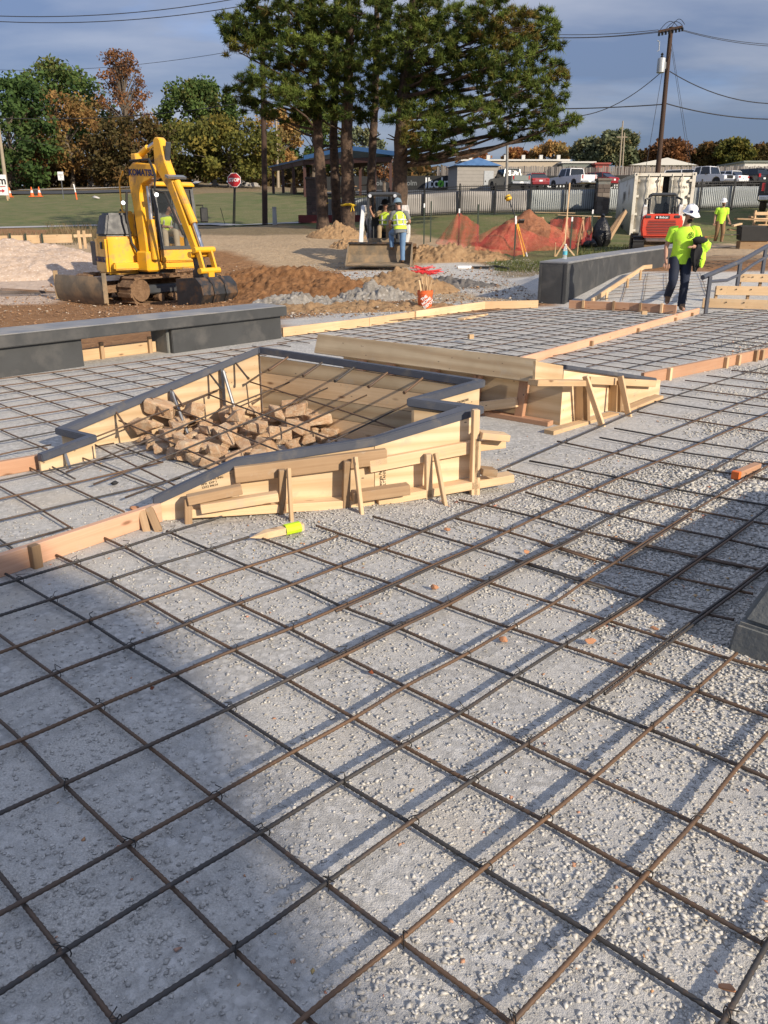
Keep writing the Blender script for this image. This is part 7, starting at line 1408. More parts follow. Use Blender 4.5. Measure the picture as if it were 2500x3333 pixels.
def track(t, y, x0, x1, r, w, mud='mud', grouse=26, name='track'):     # endless belt with shoes and rollers
    n = grouse; Ls = x1-x0; per = 2*Ls+2*math.pi*r; belt = MB(); path = []
    for k in range(n*2):
        s = per*k/(n*2)
        if s < Ls: q = (x0+s, 0, 0)
        elif s < Ls+math.pi*r: a = (s-Ls)/r; q = (x1+math.sin(a)*r, r-math.cos(a)*r, a)
        elif s < 2*Ls+math.pi*r: q = (x1-(s-Ls-math.pi*r), 2*r, math.pi)
        else: a = (s-2*Ls-math.pi*r)/r; q = (x0-math.sin(a)*r, r+math.cos(a)*r, math.pi+a)
        path.append(q)
    m = len(path); V = []
    for (x, z, a) in path:
        nx, nz = math.sin(a), -math.cos(a)
        for yy, d in ((-w/2, 0), (w/2, 0), (w/2, -.04), (-w/2, -.04)): V.append((x+nx*d, y+yy, z+nz*d))
    Fq = []
    for k in range(m):
        b = (k+1) % m
        for j in range(4): Fq.append((k*4+j, k*4+(j+1) % 4, b*4+(j+1) % 4, b*4+j))
    belt = MB().add(V, Fq).build(name, M[mud], t, fixn=True)
    for k in range(0, m, 2):
        x, z, a = path[k]; nx, nz = math.sin(a), -math.cos(a); MB().box((x+nx*.012, y, z+nz*.012), (per/m*.9, w+.02, .05), (0, -a, 0)).build('shoe', M[mud], belt)
    return belt
def excavator():
    az = R(146); O = at(494, 955, 21.0); O.z = tz1(O.x, O.y); t = thing('excavator', O, R(90)-az, 'yellow compact excavator with muddy tracks and bucket lowered, operator in the cab', 'excavator'); Yl = M['cat_yellow']
    ua = R(36)-az                                     # undercarriage heading relative to the house (clockwise)
    un = Matrix.Rotation(-(R(36)-az), 4, 'Z')
    cr = bpy.data.objects.new('undercarriage', MB().box((0, 0, .42), (1.5, .9, .3), None, .8, .8).build('tmp', M['mud']).data); bpy.data.objects.remove(bpy.data.objects['tmp']); COL.objects.link(cr); cr.parent = t; cr.matrix_basis = un
    cr.data.name = 'undercarriage'
    for y in (-.88, .88):
        track(cr, y, -1.15, 1.2, .31, .45, 'mud', 32)
        s = -1 if y < 0 else 1; MB().box((0, y+s*.05, .33), (1.9, .28, .2), None, 1, 1).build('track_frame', M['machine_grey'], cr, bevel=.03)
        for x in (-1.15, 1.2): w_ = MB().lathe([(.06, -.06), (.25, -.06), (.27, 0), (.25, .06), (.06, .06)], (x, y+s*.14, .33), 16, (0, 1, 0)).build('sprocket', M['mud'], cr, smooth=True)
        for x in (-.6, -.2, .2, .6): MB().lathe([(.03, -.1), (.09, -.1), (.09, .1), (.03, .1)], (x, y+s*.12, .14), 10, (0, 1, 0)).build('roller', M['mud'], cr)
        MB().box((.45, y+s*.2, .42), (.07, .01, .07)).build('sticker', M['white_paint'], cr)
    # blade at the rear end of the undercarriage
    prof = [(-1.78, .02), (-1.86, .18), (-1.885, .38), (-1.87, .52), (-1.83, .64), (-1.80, .64), (-1.835, .52), (-1.85, .38), (-1.825, .18), (-1.74, .02)]
    bl = MB().prism(prof, (0, 1.85, 0), (0, .28, 0)).build('dozer_blade', M['blade_steel'], cr, smooth=True, auto=50)
    for y in (-.655, 1.215): MB().box((-1.82, y, .40), (.12, .012, .66)).build('blade_side', M['blade_steel'], bl)
    for y in (-.5, .5): MB().beam((-.5, y, .38), (-1.85, y, .36), .12, .16).build('blade_arm', M['mud'], cr)
    MB().lathe([(.62, .52), (.62, .78)], (0, 0, 0), 24).build('slew_ring', M['machine_grey'], t)
    # upper structure
    def outline(r, fx, w, n=22):       # rounded tail, straight front
        pts = []
        for a in np.linspace(math.pi*.5, math.pi*1.5, n): pts.append((math.cos(a)*r, math.sin(a)*w))
        return [(fx, w)]+pts+[(fx, -w)]
    def solid(poly, z0, z1, nm, mt, top=1.0, parent=None, bev=.05, shift=(0, 0)):
        n = len(poly); V = [(x, y, z0) for x, y in poly]+[(x*top+shift[0], y*top+shift[1], z1) for x, y in poly]
        return MB().add(V, [tuple(range(n-1, -1, -1)), tuple(range(n, 2*n))]+[(i, (i+1) % n, (i+1) % n+n, i+n) for i in range(n)]).build(nm, mt, parent or t, bevel=bev, seg=2, smooth=True)
    solid(outline(1.30, .85, 1.10), .76, .92, 'deck', Yl, bev=.03)
    cw = [(-.05+math.cos(a)*1.42, math.sin(a)*1.20) for a in np.linspace(R(104), R(270), 18)]+[(.60, -1.20), (.70, -.95), (.62, -.42), (-.55, -.2), (-.55, 1.0)]
    solid(cw, .66, 1.50, 'counterweight', Yl, .985, bev=.08)
    hood = [(-.05+math.cos(a)*1.36, math.sin(a)*1.14) for a in np.linspace(R(120), R(255), 14)]+[(.46, -1.14), (.48, -.50), (-.45, -.28), (-.5, .8)]
    solid(hood, 1.505, 2.02, 'engine_hood', M['machine_grey'], .80, bev=.05, shift=(-.05, -.08)); solid([(-.55, -.2), (.40, -.42), (.40, -.55), (-.45, -.5)], 1.51, 2.06, 'hood_rail', Yl, bev=.02)
    MB().box((-.55, .35, 1.9), (.6, .7, .1)).build('tank_cover', Yl, t, bevel=.03); MB().box((.05, -.30, 1.75), (.5, .3, .55)).build('tool_box', Yl, t, bevel=.03)
    MB().cyl((-.75, -.3, 1.75), (-.75, -.3, 2.12), .06, 10).build('exhaust_pipe', M['machine_grey'], t)
    MB().box((.30, -1.20, 1.30), (.10, .05, .16)).build('side_lamp', M['machine_grey'], t, bevel=.02); MB().box((-.55, -1.13, 1.10), (.5, .05, .55)).build('side_grille', M['machine_grey'], t, bevel=.02)
    TEXT('lettering', 'KOMATSU', .17, M['blue_ink'], t, facing((.10, -1.205, .98), (.0, -1, 0)), local=True, ext=.004, bold=.004)
    # cab
    x0, x1, y0, y1, z0, z1 = -.62, .80, .02, 1.02, .92, 2.62; cb = solid([(x0, y0), (x1+.1, y0), (x1+.1, y1), (x0, y1)], .92, 1.22, 'cab', Yl, bev=.03)
    MB().box((.05, .52, 2.66), (1.5, 1.04, .10), None, .92, .92).build('roof', Yl, cb, bevel=.03)
    for (x, y, xt) in ((x1+.06, y0+.04, x1-.2), (x1+.06, y1-.04, x1-.2), (x0+.03, y0+.04, x0+.03), (x0+.03, y1-.04, x0+.03), (.05, y0+.035, .05), (.05, y1-.035, .05)): MB().beam((x, y, 1.2), (xt, y, 2.64), .07, .09, (1, 0, 0)).build('pillar', M['machine_grey'], cb)
    for z, xx in ((1.24, x1+.05), (2.58, x1-.18)): MB().box((xx, .52, z), (.08, .98, .08)).build('window_rail', M['machine_grey'], cb)
    g = M['clear_glass']; MB().quad((x1+.065, y0+.08, 1.26), (x1+.065, y1-.08, 1.26), (x1-.18, y1-.08, 2.56), (x1-.18, y0+.08, 2.56)).build('windscreen', g, cb); MB().quad((.1, y0+.01, 1.24), (x1, y0+.01, 1.24), (x1-.22, y0+.01, 2.58), (.1, y0+.01, 2.58)).build('side_window', g, cb); MB().quad((.1, y1, 1.24), (x1, y1, 1.24), (x1-.22, y1, 2.58), (.1, y1, 2.58)).build('side_window', g, cb)
    MB().box((x0+.02, .52, 1.75), (.04, .95, 1.6)).build('rear_wall', M['machine_grey'], cb); MB().box((-.25, .52, 1.38), (.5, .5, .14)).build('seat', M['seat_black'], cb, bevel=.04); MB().box((-.45, .52, 1.85), (.12, .48, .85)).build('seat_back', M['seat_black'], cb, bevel=.05); MB().ball((-.45, .30, 2.45), (.08, .13, .15)).build('headrest', M['seat_black'], cb, smooth=True)
    for y in (.25, .80): MB().cyl((.45, y, 1.2), (.40, y, 1.72), .018, 6).build('control_lever', M['black_steel'], cb); MB().ball((.40, y, 1.74), .035, 8, 6).build('lever_knob', M['black_steel'], cb)
    MB().tube([(x1-.05, y1+.02, 2.2), (x1+.1, y1+.12, 2.2), (x1+.1, y1+.12, 2.0)], .015, 6).build('mirror_arm', M['black_steel'], cb); MB().box((x1+.1, y1+.14, 1.98), (.05, .2, .34)).build('mirror', M['black_steel'], cb, bevel=.03)
    # boom, arm, bucket in the plane y = yb
    yb = 0.0; n0 = set(o.name for o in bpy.data.objects)      # boom plane, measured forward from the bracket, swung to the left
    def plate(poly, w, nm, mt=Yl, par_=None, y=yb, bev=.02): return MB().prism(poly, (0, w, 0), (0, y, 0)).build(nm, mt, par_ or t, bevel=bev, seg=1)
    MB().box((-.24, yb, .95), (.42, .38, .5)).build('boom_bracket', Yl, t, bevel=.04)
    boom = plate([(-.38, .95), (-.10, .95), (-.16, 2.2), (-.20, 2.58), (-.10, 2.76), (.42, 2.92), (.47, 3.08), (.40, 3.20), (-.34, 3.27), (-.50, 3.17), (-.56, 2.83), (-.48, 2.3)], .24, 'boom')
    TEXT('lettering', "KOMATSU", .20, M['blue_ink'], boom, facing((-.04, yb-.125, 3.02), (0, -1, 0)) @ Matrix.Rotation(R(-3), 4, 'Z'), local=True, ext=.004, bold=.006)
    MB().cyl((.04, yb, 1.0), (.0, yb, 1.95), .085, 12).build('boom_cylinder', Yl, t); MB().cyl((.0, yb, 1.90), (-.02, yb, 2.72), .045, 10).build('cylinder_rod', M['chrome'], t)
    arm = plate([(.40, 3.15), (.42, 3.72), (.48, 3.78), (.60, 3.78), (.66, 3.72), (.78, 3.24), (.98, 2.80), (1.66, 1.24), (1.62, 1.14), (1.50, 1.14), (1.45, 1.24), (.82, 2.60), (.62, 2.85)], .19, 'arm')
    MB().cyl((-.22, yb, 3.42), (.12, yb, 3.58), .075, 12).build('arm_cylinder', Yl, t); MB().cyl((.10, yb, 3.57), (.46, yb, 3.70), .045, 10).build('cylinder_rod', M['chrome'], t); MB().box((-.22, yb, 3.38), (.18, .36, .16)).build('cylinder_lug', Yl, t, bevel=.02)
    MB().cyl((1.02, yb, 2.80), (1.50, yb, 1.86), .085, 12).build('bucket_cylinder', Yl, t); MB().cyl((1.49, yb, 1.88), (1.72, yb, 1.30), .045, 10).build('cylinder_rod', M['chrome'], t)
    MB().box((.80, yb, 3.46), (.05, .14, .42), (0, R(12), 0)).build('lamp_box', M['machine_grey'], arm, bevel=.02); MB().box((1.0, yb, 2.90), (.12, .5, .05), (0, R(25), 0)).build('hose_clamp', M['galv'], arm)
    for s in (-1, 1):
        MB().tube([(-.35, yb+s*.17, 3.3), (.35, yb+s*.18, 3.30), (.62, yb+s*.26, 2.95), (.58, yb+s*.28, 2.6), (.85, yb+s*.22, 2.55), (1.30, yb+s*.16, 1.6)], .030, 6).build('hydraulic_hose', M['black_rubber'], t, smooth=True)
        MB().tube([(-.58, yb+s*.12-.06, 2.6), (-.62, yb+s*.12-.1, 2.0), (-.55, yb+s*.1-.1, 1.4), (-.45, yb+s*.1, 1.1)], .028, 6).build('hydraulic_hose', M['black_rubber'], t, smooth=True)
        MB().beam((1.76, yb+s*.17, 1.26), (1.90, yb+s*.17, .80), .05, .12).build('bucket_link', Yl, t); MB().beam((1.52, yb+s*.16, 1.10), (1.78, yb+s*.16, 1.28), .05, .1).build('bucket_link', Yl, t)
    for c_ in ((1.76, 1.27), (1.90, .80), (1.60, 1.16)): MB().cyl((c_[0], yb-.28, c_[1]), (c_[0], yb+.28, c_[1]), .07, 12).build('pin', Yl, t)
    MB().beam((1.55, yb, 1.12), (1.62, yb, .72), .16, .2).build('arm_nose', M['machine_grey'], t)
    MB().box((1.72, yb, .72), (.42, .34, .2)).build('quick_coupler', M['machine_grey'], t, bevel=.03); MB().box((1.95, yb, .70), (.04, .16, .14)).build('coupler_mark', MAT('amber_mark', (.75, .35, .02), .5), t)
    dx = -1.85
    out = [(3.20+dx, .62), (3.86+dx, .66), (4.04+dx, .50), (4.08+dx, .28), (3.98+dx, .08), (3.75+dx, -.04), (3.42+dx, -.08), (3.20+dx, -.03)]; inn_ = [(3.22+dx, .0), (3.42+dx, -.04), (3.73+dx, .0), (3.94+dx, .11), (4.03+dx, .28), (3.99+dx, .47), (3.84+dx, .61), (3.20+dx, .58)]
    bk = MB().prism(out+inn_, (0, .96, 0), (0, yb, 0)).build('bucket', M['bucket_steel'], t, smooth=True, auto=35)
    for y in (-.49, .49): MB().prism(out, (0, .03, 0), (0, yb+y, 0)).build('bucket_side', M['bucket_steel'], bk)
    for y in (-.17, .17): MB().tube([(3.86+dx, yb+y, .68), (4.06+dx, yb+y, .50), (4.11+dx, yb+y, .28), (4.0+dx, yb+y, .06)], .025, 4).build('wear_strip', M['bucket_steel'], bk); MB().prism([(3.4+dx, .6), (3.78+dx, .62), (3.7+dx, .92), (3.5+dx, .92)], (0, .04, 0), (0, yb+y, 0)).build('ear', M['bucket_steel'], bk)
    MB().tube([(1.30+.13*math.cos(a), yb+.20, 1.60+.13*math.sin(a)) for a in np.linspace(0, 6.283, 14)], .028, 6).build('lifting_ring', M['machine_grey'], t)
    sw = Matrix.Translation((1.16, -.24, .07)) @ Matrix.Rotation(R(18), 4, 'Z') @ Matrix.Diagonal((1, 1, .925, 1))
    for o in list(bpy.data.objects):
        if o.name not in n0 and o.parent is t: o.matrix_basis = sw @ o.matrix_basis
    for (x, y, z) in ((.20, -.55, 2.25), (.92, .02, 2.42)): MB().lathe([(.03, -.06), (.055, 0), (.055, .03)], (x, y, z), 12, (.9, -.25, -.15)).build('work_lamp', M['machine_grey'], t); MB().lathe([(.045, .031), (.045, .034)], (x, y, z), 12, (.9, -.25, -.15)).build('lamp_lens', M['lamp_on'], t)
    MB().tube([(.25, -.50, 2.95), (.15, -.58, 2.7), (.15, -.58, 2.1), (.22, -.5, 1.85)], .02, 6).build('guard_rail', Yl, t)
    return t, cb
EXC, EXC_CAB = excavator()
def loader(label, body, trim, px, py, Y, az, rear, name):
    p = at(px, py, Y); p.z = max(tz1(p.x, p.y), p.z) if rear else tz1(p.x, p.y); t = thing(name, p, R(90)-az, label, 'skid steer'); 
    for y in (-.74, .74): track(t, y, -.85, .65, .27, .38, 'mud' if not rear else 'black_rubber_track', 24)
    MB().box((-.62, 0, .72), (.95, 1.0, .62), None, .96, .9).build('chassis', body, t, bevel=.04); MB().box((.25, 0, .48), (.9, .96, .16)).build('floor_pan', body, t, bevel=.02)
    # rear tailgate with louvres
    tg = MB().prism([(-.66, .55), (.66, .55), (.72, .8), (.72, 1.18), (.6, 1.36), (-.6, 1.36), (-.72, 1.18), (-.72, .8)], (.22, 0, 0), (-1.16, 0, 0), (0, 1, 0), (0, 0, 1)).build('tailgate', trim, t, bevel=.06, seg=2, smooth=True)
    for k in range(9): MB().box((-1.275, 0, .68+k*.055), (.03, 1.05-.03*abs(k-4), .018)).build('louvre', M['machine_grey'], tg)
    if rear: 
        MB().box((-1.275, 0, 1.24), (.04, .5, .12)).build('badge', M['black_steel'], tg, bevel=.02); TEXT('lettering', 'Bobcat', .11, M['white_paint'], tg, facing((-1.30, -.04, 1.24), (-1, 0, 0)), local=True, ext=.003, bold=.003); MB().ball((-1.3, .20, 1.24), (.012, .035, .035), 8, 6).build('cat_emblem', M['white_paint'], tg)
    for y in (-.5, .5): MB().box((-1.27, y, 1.26), (.05, .2, .1)).build('tail_lamp', M['machine_grey'], tg, bevel=.02); 
    # cab
    cabm = M['machine_grey']; cb = MB().box((-.15, 0, .62), (.6, .9, .2)).build('cab', cabm, t)
    MB().box((-.02, 0, 2.04), (1.25, .96, .10), None, .9, .9).build('roof', cabm, cb, bevel=.04); 
    for y in (-.44, .44):
        for xb, xt in ((.62, .55), (-.58, -.56)): MB().beam((xb, y, .75 if xb > 0 else 1.0), (xt, y, 2.02), .06, .08, (1, 0, 0)).build('pillar', cabm, cb)
        MB().quad((-.5, y*1.02, 1.1), (.55, y*1.02, 1.1), (.5, y*1.02, 1.98), (-.5, y*1.02, 1.98)).build('side_screen', M['clear_glass'], cb)
        for k in range(6): MB().box((.0, y*1.03, 1.18+k*.14), (1.1, .012, .015)).build('screen_bar', cabm, cb)
    MB().box((-.57, 0, 1.2), (.04, .86, .35)).build('rear_panel', cabm, cb); MB().quad((-.59, -.4, 1.4), (-.59, .4, 1.4), (-.58, .4, 1.95), (-.58, -.4, 1.95)).build('rear_window', M['clear_glass'] if not rear else M['dark_glass'], cb)
    if rear:
        for k in range(14): MB().box((-.6, -.42+k*.065, 1.27), (.02, .02, .2)).build('grille_bar', M['black_steel'], cb)
    MB().box((-.2, 0, .86), (.5, .52, .16)).build('seat', M['seat_black'], cb, bevel=.04); MB().box((-.46, 0, 1.3), (.12, .5, .85)).build('seat_back', M['seat_black'], cb, bevel=.05)
    for y in (-.2, .2): MB().cyl((.3, y*1.6, .6), (.28, y*1.6, 1.1), .02, 6).build('control_lever', M['black_steel'], cb)
    for y in (-.38, .38): MB().lathe([(.03, -.04), (.05, 0), (.05, .03)], (.6, y, 1.98), 10, (1, 0, 0)).build('work_lamp', M['head'], cb)
    if not rear: MB().box((.72, 0, .62), (.08, .85, .3)).build('front_step', M['blade_steel'], t)
    # lift arms
    armm = M['machine_white']
    for s in (-1, 1):
        y = s*.62
        poly = [(-1.05, 1.62), (-.85, 1.74), (.35, 1.72 if not rear else 1.6), (.80, 1.2), (1.18, .46), (1.18, .28), (1.0, .28), (.92, .55), (.55, 1.12), (.2, 1.46), (-.9, 1.42)]
        MB().prism(poly, (0, .12, 0), (0, y, 0)).build('lift_arm', armm, t, bevel=.015); MB().beam((-1.0, y, .9), (-.98, y, 1.6), .14, .3, (1, 0, 0)).build('arm_upright', armm, t); MB().cyl((-.6, y, .95), (.45, y, 1.35), .05, 10).build('lift_cylinder', M['machine_grey'], t)
        if rear: MB().tube([(-.95, s*.52, 1.2), (-.95, s*.62, 1.5), (-.9, s*.62, 1.85), (-.8, s*.45, 1.93)], .045, 8).build('mirror_guard', M['black_steel'], t)
    MB().cyl((1.05, -.66, .42), (1.05, .66, .42), .06, 10).build('torque_tube', armm, t)
    # bucket, open to the front
    o_ = [(1.20, .62), (1.16, .30), (1.22, .04), (1.95, 0), (1.97, .03), (1.30, .10), (1.24, .30), (1.26, .60)]
    bk = MB().prism(o_, (0, 1.92, 0)).build('bucket', M['blade_steel'], t); MB().box((1.26, 0, .64), (.14, 1.92, .05)).build('bucket_lip', M['bucket_steel'], bk)
    for s in (-1, 1): MB().prism([(1.18, .62), (1.32, .62), (1.97, .02), (1.2, .02)], (0, .03, 0), (0, s*.96, 0)).build('bucket_side', M['blade_steel'], bk)
    return t, cb
M['black_rubber_track'] = M['black_rubber']
SKID, SKID_CAB = loader('white and black track skid steer facing the camera with its bucket down', M['machine_grey'], M['machine_white'], 1252, 838, 27.0, R(186), False, 'skid_steer')
BOB, _ = loader('red and white compact track loader seen from behind before the container', M['machine_white'], M['machine_red'], 2138, 812, 28.6, R(14), True, 'track_loader'); BOB.scale = (.88, .88, .88); BOB.location.z = tz1(BOB.location.x, BOB.location.y)-.05
# ---------------------------------------------------------------- people
M['skin'] = MAT('skin', (.40, .22, .15), .55, 0, .12, 12); M['hivis'] = MAT('neon_shirt', (.50, .84, .05), .85, 0, .1, 6, .25, 14, .01, dirt=(.42, .50, .08), dirt_amt=.15, dscale=4); M['vest'] = MAT('neon_vest', (.60, .80, .06), .8, 0, .1, 6, .2, 14, .01); M['silver'] = MAT('silver_stripe', (.55, .56, .55), .4, .3)
M['denim_dark'] = MAT('dark_denim', (.014, .02, .04), .9, 0, .45, 7, .3, 18, .01); M['denim'] = MAT('light_denim', (.12, .21, .34), .9, 0, .3, 7, .3, 18, .01); M['khaki'] = MAT('khaki_cloth', (.30, .22, .13), .9, 0, .2, 7); M['pale_khaki'] = MAT('pale_khaki_cloth', (.42, .36, .26), .9, 0, .15, 7); M['brown_cloth'] = MAT('brown_work_cloth', (.22, .13, .065), .9, 0, .2, 7); M['grey_tee'] = MAT('grey_tee', (.16, .17, .17), .9, 0, .15, 7)
M['boot'] = MAT('brown_boot', (.20, .12, .065), .75, 0, .3, 9); M['hair'] = MAT('dark_hair', (.02, .013, .009), .8); M['hat_white'] = MAT('white_hard_hat', (.78, .79, .80), .3, 0, .05, 5, coat=.3); M['hat_blue'] = MAT('blue_grey_hard_hat', (.17, .24, .29), .4); M['black_cloth'] = MAT('black_cloth', (.012, .012, .013), .9, 0, .3, 6)
def skin_obj(name, nodes_, edges, mat, parent, sub=2, roots=(0,)):
    me = bpy.data.meshes.new(name); me.from_pydata([n[0] for n in nodes_], edges, []); o = bpy.data.objects.new(name, me); COL.objects.link(o); md = o.modifiers.new('s', 'SKIN'); md.use_smooth_shade = True; md.branch_smoothing = .3
    sv = me.skin_vertices[0].data
    for i, n in enumerate(nodes_): r = n[1]; sv[i].radius = (r, r) if not isinstance(r, tuple) else r; sv[i].use_root = i in roots
    sb = o.modifiers.new('d', 'SUBSURF'); sb.levels = sub; sb.render_levels = sub; dg = bpy.context.evaluated_depsgraph_get(); nm = bpy.data.meshes.new_from_object(o.evaluated_get(dg)); bpy.data.objects.remove(o)
    nm.materials.clear(); nm.materials.append(mat); nm.polygons.foreach_set('use_smooth', [True]*len(nm.polygons)); nm.name = name; q = bpy.data.objects.new(name, nm); COL.objects.link(q); q.parent = parent; return q
def person(label, loc, rz, J, o, group=None):
    t = thing('person', loc, rz, label, 'person', group); V = {k: Vector(v) for k, v in J.items()}
    # one continuous body
    N = []; E = []; ix = {}
    def nd(k, p, r): ix[k] = len(N); N.append((p, r)); return ix[k]
    def ed(a, b): E.append((ix[a], ix[b]))
    nd('pelvis', V['pelvis'], .085); nd('spine', V['spine'], .08); nd('chest', V['chest'], .09); nd('neck', V['neck'], .056); nd('jaw', V['head'].lerp(V['neck'], .42), (.058, .062)); nd('head', V['head'], (.078, .094)); nd('top', V['head']+(V['head']-V['neck']).normalized()*.085, (.062, .075))
    for a, b in (('pelvis', 'spine'), ('spine', 'chest'), ('chest', 'neck'), ('neck', 'jaw'), ('jaw', 'head'), ('head', 'top')): ed(a, b)
    roots = [0]
    for s in 'LR':
        nd('sh'+s, V['sh'+s], .062); nd('el'+s, V['el'+s], .042); nd('wr'+s, V['wr'+s], .030); h = V['ha'+s]; nd('palm'+s, V['wr'+s].lerp(h, .75), (.040, .020)); ed('chest', 'sh'+s); ed('sh'+s, 'el'+s); ed('el'+s, 'wr'+s); ed('wr'+s, 'palm'+s)
        nd('hip'+s, V['hip'+s], .07); nd('kn'+s, V['kn'+s], .052); nd('an'+s, V['an'+s], .042); nd('toe'+s, V['toe'+s], .036); ed('pelvis', 'hip'+s); ed('hip'+s, 'kn'+s); ed('kn'+s, 'an'+s); ed('an'+s, 'toe'+s)
        d = (h-V['wr'+s]).normalized(); sd = d.cross(Vector((0, 0, 1) if abs(d.z) < .8 else (1, 0, 0))).normalized(); cu = d.cross(sd); bp = V['wr'+s].lerp(h, .7)
        for k in range(4):
            b = bp+sd*(.027*(k-1.5)); L = (.085, .095, .09, .07)[k]; nd(f'f{s}{k}a', b, .010); nd(f'f{s}{k}b', b+d*L*.6+cu*.012, .0095); nd(f'f{s}{k}c', b+d*L*.9+cu*.035, .008); ed(f'f{s}{k}a', f'f{s}{k}b'); ed(f'f{s}{k}b', f'f{s}{k}c'); roots.append(ix[f'f{s}{k}a'])
        b = V['wr'+s].lerp(h, .45)+sd*.022; nd(f't{s}a', b, .012); nd(f't{s}b', b+sd*.03+d*.03, .011); nd(f't{s}c', b+sd*.04+d*.065+cu*.015, .009); ed(f't{s}a', f't{s}b'); ed(f't{s}b', f't{s}c'); roots.append(ix[f't{s}a'])
    fw = Vector(J.get('face', (1, 0, 0))).normalized(); up = (V['head']-V['neck']).normalized(); fw = (fw-up*fw.dot(up)).normalized(); sx = up.cross(fw)
    nd('nose', V['head']+fw*.075-up*.008, .022); nd('nosetip', V['head']+fw*.112-up*.022, .014); ed('nose', 'nosetip'); roots.append(ix['nose'])
    for s in (-1, 1): nd(f'ear{s}', V['head']+sx*(s*.066)-up*.01, .016); nd(f'earb{s}', V['head']+sx*(s*.088)-up*.0+fw*-.005, .016); ed(f'ear{s}', f'earb{s}'); roots.append(ix[f'ear{s}'])
    skin_obj('body', N, E, M['skin'], t, 2, roots)
    for s in (-1, 1): MB().ball(V['head']+fw*.083+sx*(s*.031)+up*.012, .0105, 8, 6).build('eye', M['hair'], t, smooth=True)
    MB().tube([V['head']+fw*.084+sx*q-up*(.052+abs(q)*.1) for q in (-.024, 0, .024)], .005, 5).build('mouth', MAT('lips', (.28, .10, .08), .6), t)
    hp = MB(); c = V['head']+up*.03-fw*.018; hp.ball(c, (.088, .082, .088), 14, 8); ho = hp.build('hair', M['hair'], t, smooth=True)
    for v in ho.data.vertices:
        q = v.co-c
        if q.dot(fw) > .02 and q.dot(up) < .05: v.co = c+(q-fw*(q.dot(fw)-.0))*.9
    if o.get('beard'): MB().ball(V['head']+fw*.045-up*.072, (.056, .05, .048), 12, 8).build('beard', M['hair'], t, smooth=True)
    if o.get('glasses'): MB().box(V['head']+fw*.094+up*.012, (.02, .13, .03), Matrix((fw, sx, up)).transposed()).build('glasses', M['black_steel'], t, bevel=.006)
    # clothes: lofted shells round the torso, tubes round the limbs
    axd = (V['chest']-V['pelvis']).normalized(); y_ = Vector((0, 1, 0)); y_ = (y_-axd*y_.dot(axd)).normalized(); x_ = y_.cross(axd).normalized(); rn = random.Random(hash(label) % 1000)
    def loft(mb, rings, n=18, wob=.05):
        V_ = []
        for k, (c, a, b) in enumerate(rings):
            for i in range(n): w = 2*math.pi*i/n; f = 1+wob*math.sin(3*w+k*1.3)+rn.uniform(-wob, wob)*.6; V_.append(c+x_*(math.cos(w)*a*f)+y_*(math.sin(w)*b*f))
        m = len(rings); mb.add(V_, [(i*n+j, i*n+(j+1) % n, (i+1)*n+(j+1) % n, (i+1)*n+j) for i in range(m-1) for j in range(n)]+[tuple(range(n-1, -1, -1)), tuple((m-1)*n+j for j in range(n))])
    def limb(mb, pts, rs):
        P = []; r = []
        for (p, q), (a, b) in zip(zip(pts, pts[1:]), zip(rs, rs[1:])):
            for j in range(4): P.append(p.lerp(q, j/4)); r.append((a+(b-a)*j/4)*(1+rn.uniform(-.05, .06)))
        P.append(pts[-1]); r.append(rs[-1]); mb.tube(P, r, 12)
    pe, sp, ch, ne = V['pelvis'], V['spine'], V['chest'], V['neck']; hem = pe-axd*(.10 if o.get('loose', True) else .02)
    if o.get('shirt'):
        mb = MB(); loft(mb, [(hem, .135, .185), (pe, .132, .180), (pe.lerp(sp, .6), .125, .172), (sp.lerp(ch, .35), .130, .180), (sp.lerp(ch, .8), .138, .195), (ch.lerp(ne, .25), .125, .200), (ch.lerp(ne, .5), .100, .165), (ch.lerp(ne, .72), .072, .085), (ch.lerp(ne, .80), .062, .066)])
        for s in 'LR': limb(mb, [V['sh'+s].lerp(ch, .25), V['sh'+s], V['sh'+s].lerp(V['el'+s], o.get('sleeve', .68))], [.085, .082, .070])
        mb.build('shirt', o['shirt'], t, smooth=True, auto=70)
    if o.get('vest'):
        mb = MB(); loft(mb, [(pe+axd*.0, .146, .192), (pe.lerp(sp, .6), .140, .186), (sp.lerp(ch, .35), .146, .194), (sp.lerp(ch, .8), .152, .204), (ch.lerp(ne, .22), .140, .196), (ch.lerp(ne, .48), .112, .150), (ch.lerp(ne, .68), .080, .090)], 18, .025); mb.build('vest', M['vest'], t, smooth=True, auto=70)
        for f, a, b in ((.30, .156, .204), (.66, .163, .212)): c = pe.lerp(ch, f); MB().tube([c+x_*(math.cos(w)*a*.93)+y_*(math.sin(w)*b*.95) for w in np.linspace(0, 6.283, 22)], .024, 5, False).build('reflective_stripe', M['silver'], t)
        for s in (-1, 1): MB().tube([pe.lerp(ch, .3)+x_*.145+y_*s*.085, ch+x_*.140+y_*s*.095, ch.lerp(ne, .55)+y_*s*.095, ch-x_*.140+y_*s*.095, pe.lerp(ch, .3)-x_*.145+y_*s*.085], .022, 5).build('reflective_stripe', M['silver'], t)
    if o.get('trousers'):
        mb = MB(); loft(mb, [(pe-axd*.10, .115, .155), (pe-axd*.04, .125, .168), (pe+axd*.06, .118, .160)], 16, .02)
        for s in 'LR': limb(mb, [V['hip'+s]+axd*.02, V['hip'+s].lerp(V['kn'+s], .5), V['kn'+s], V['kn'+s].lerp(V['an'+s], .5), V['an'+s]-(V['an'+s]-V['kn'+s]).normalized()*.0], [.106, .095, .078, .073, .070])
        mb.build('trousers', o['trousers'], t, smooth=True, auto=70)
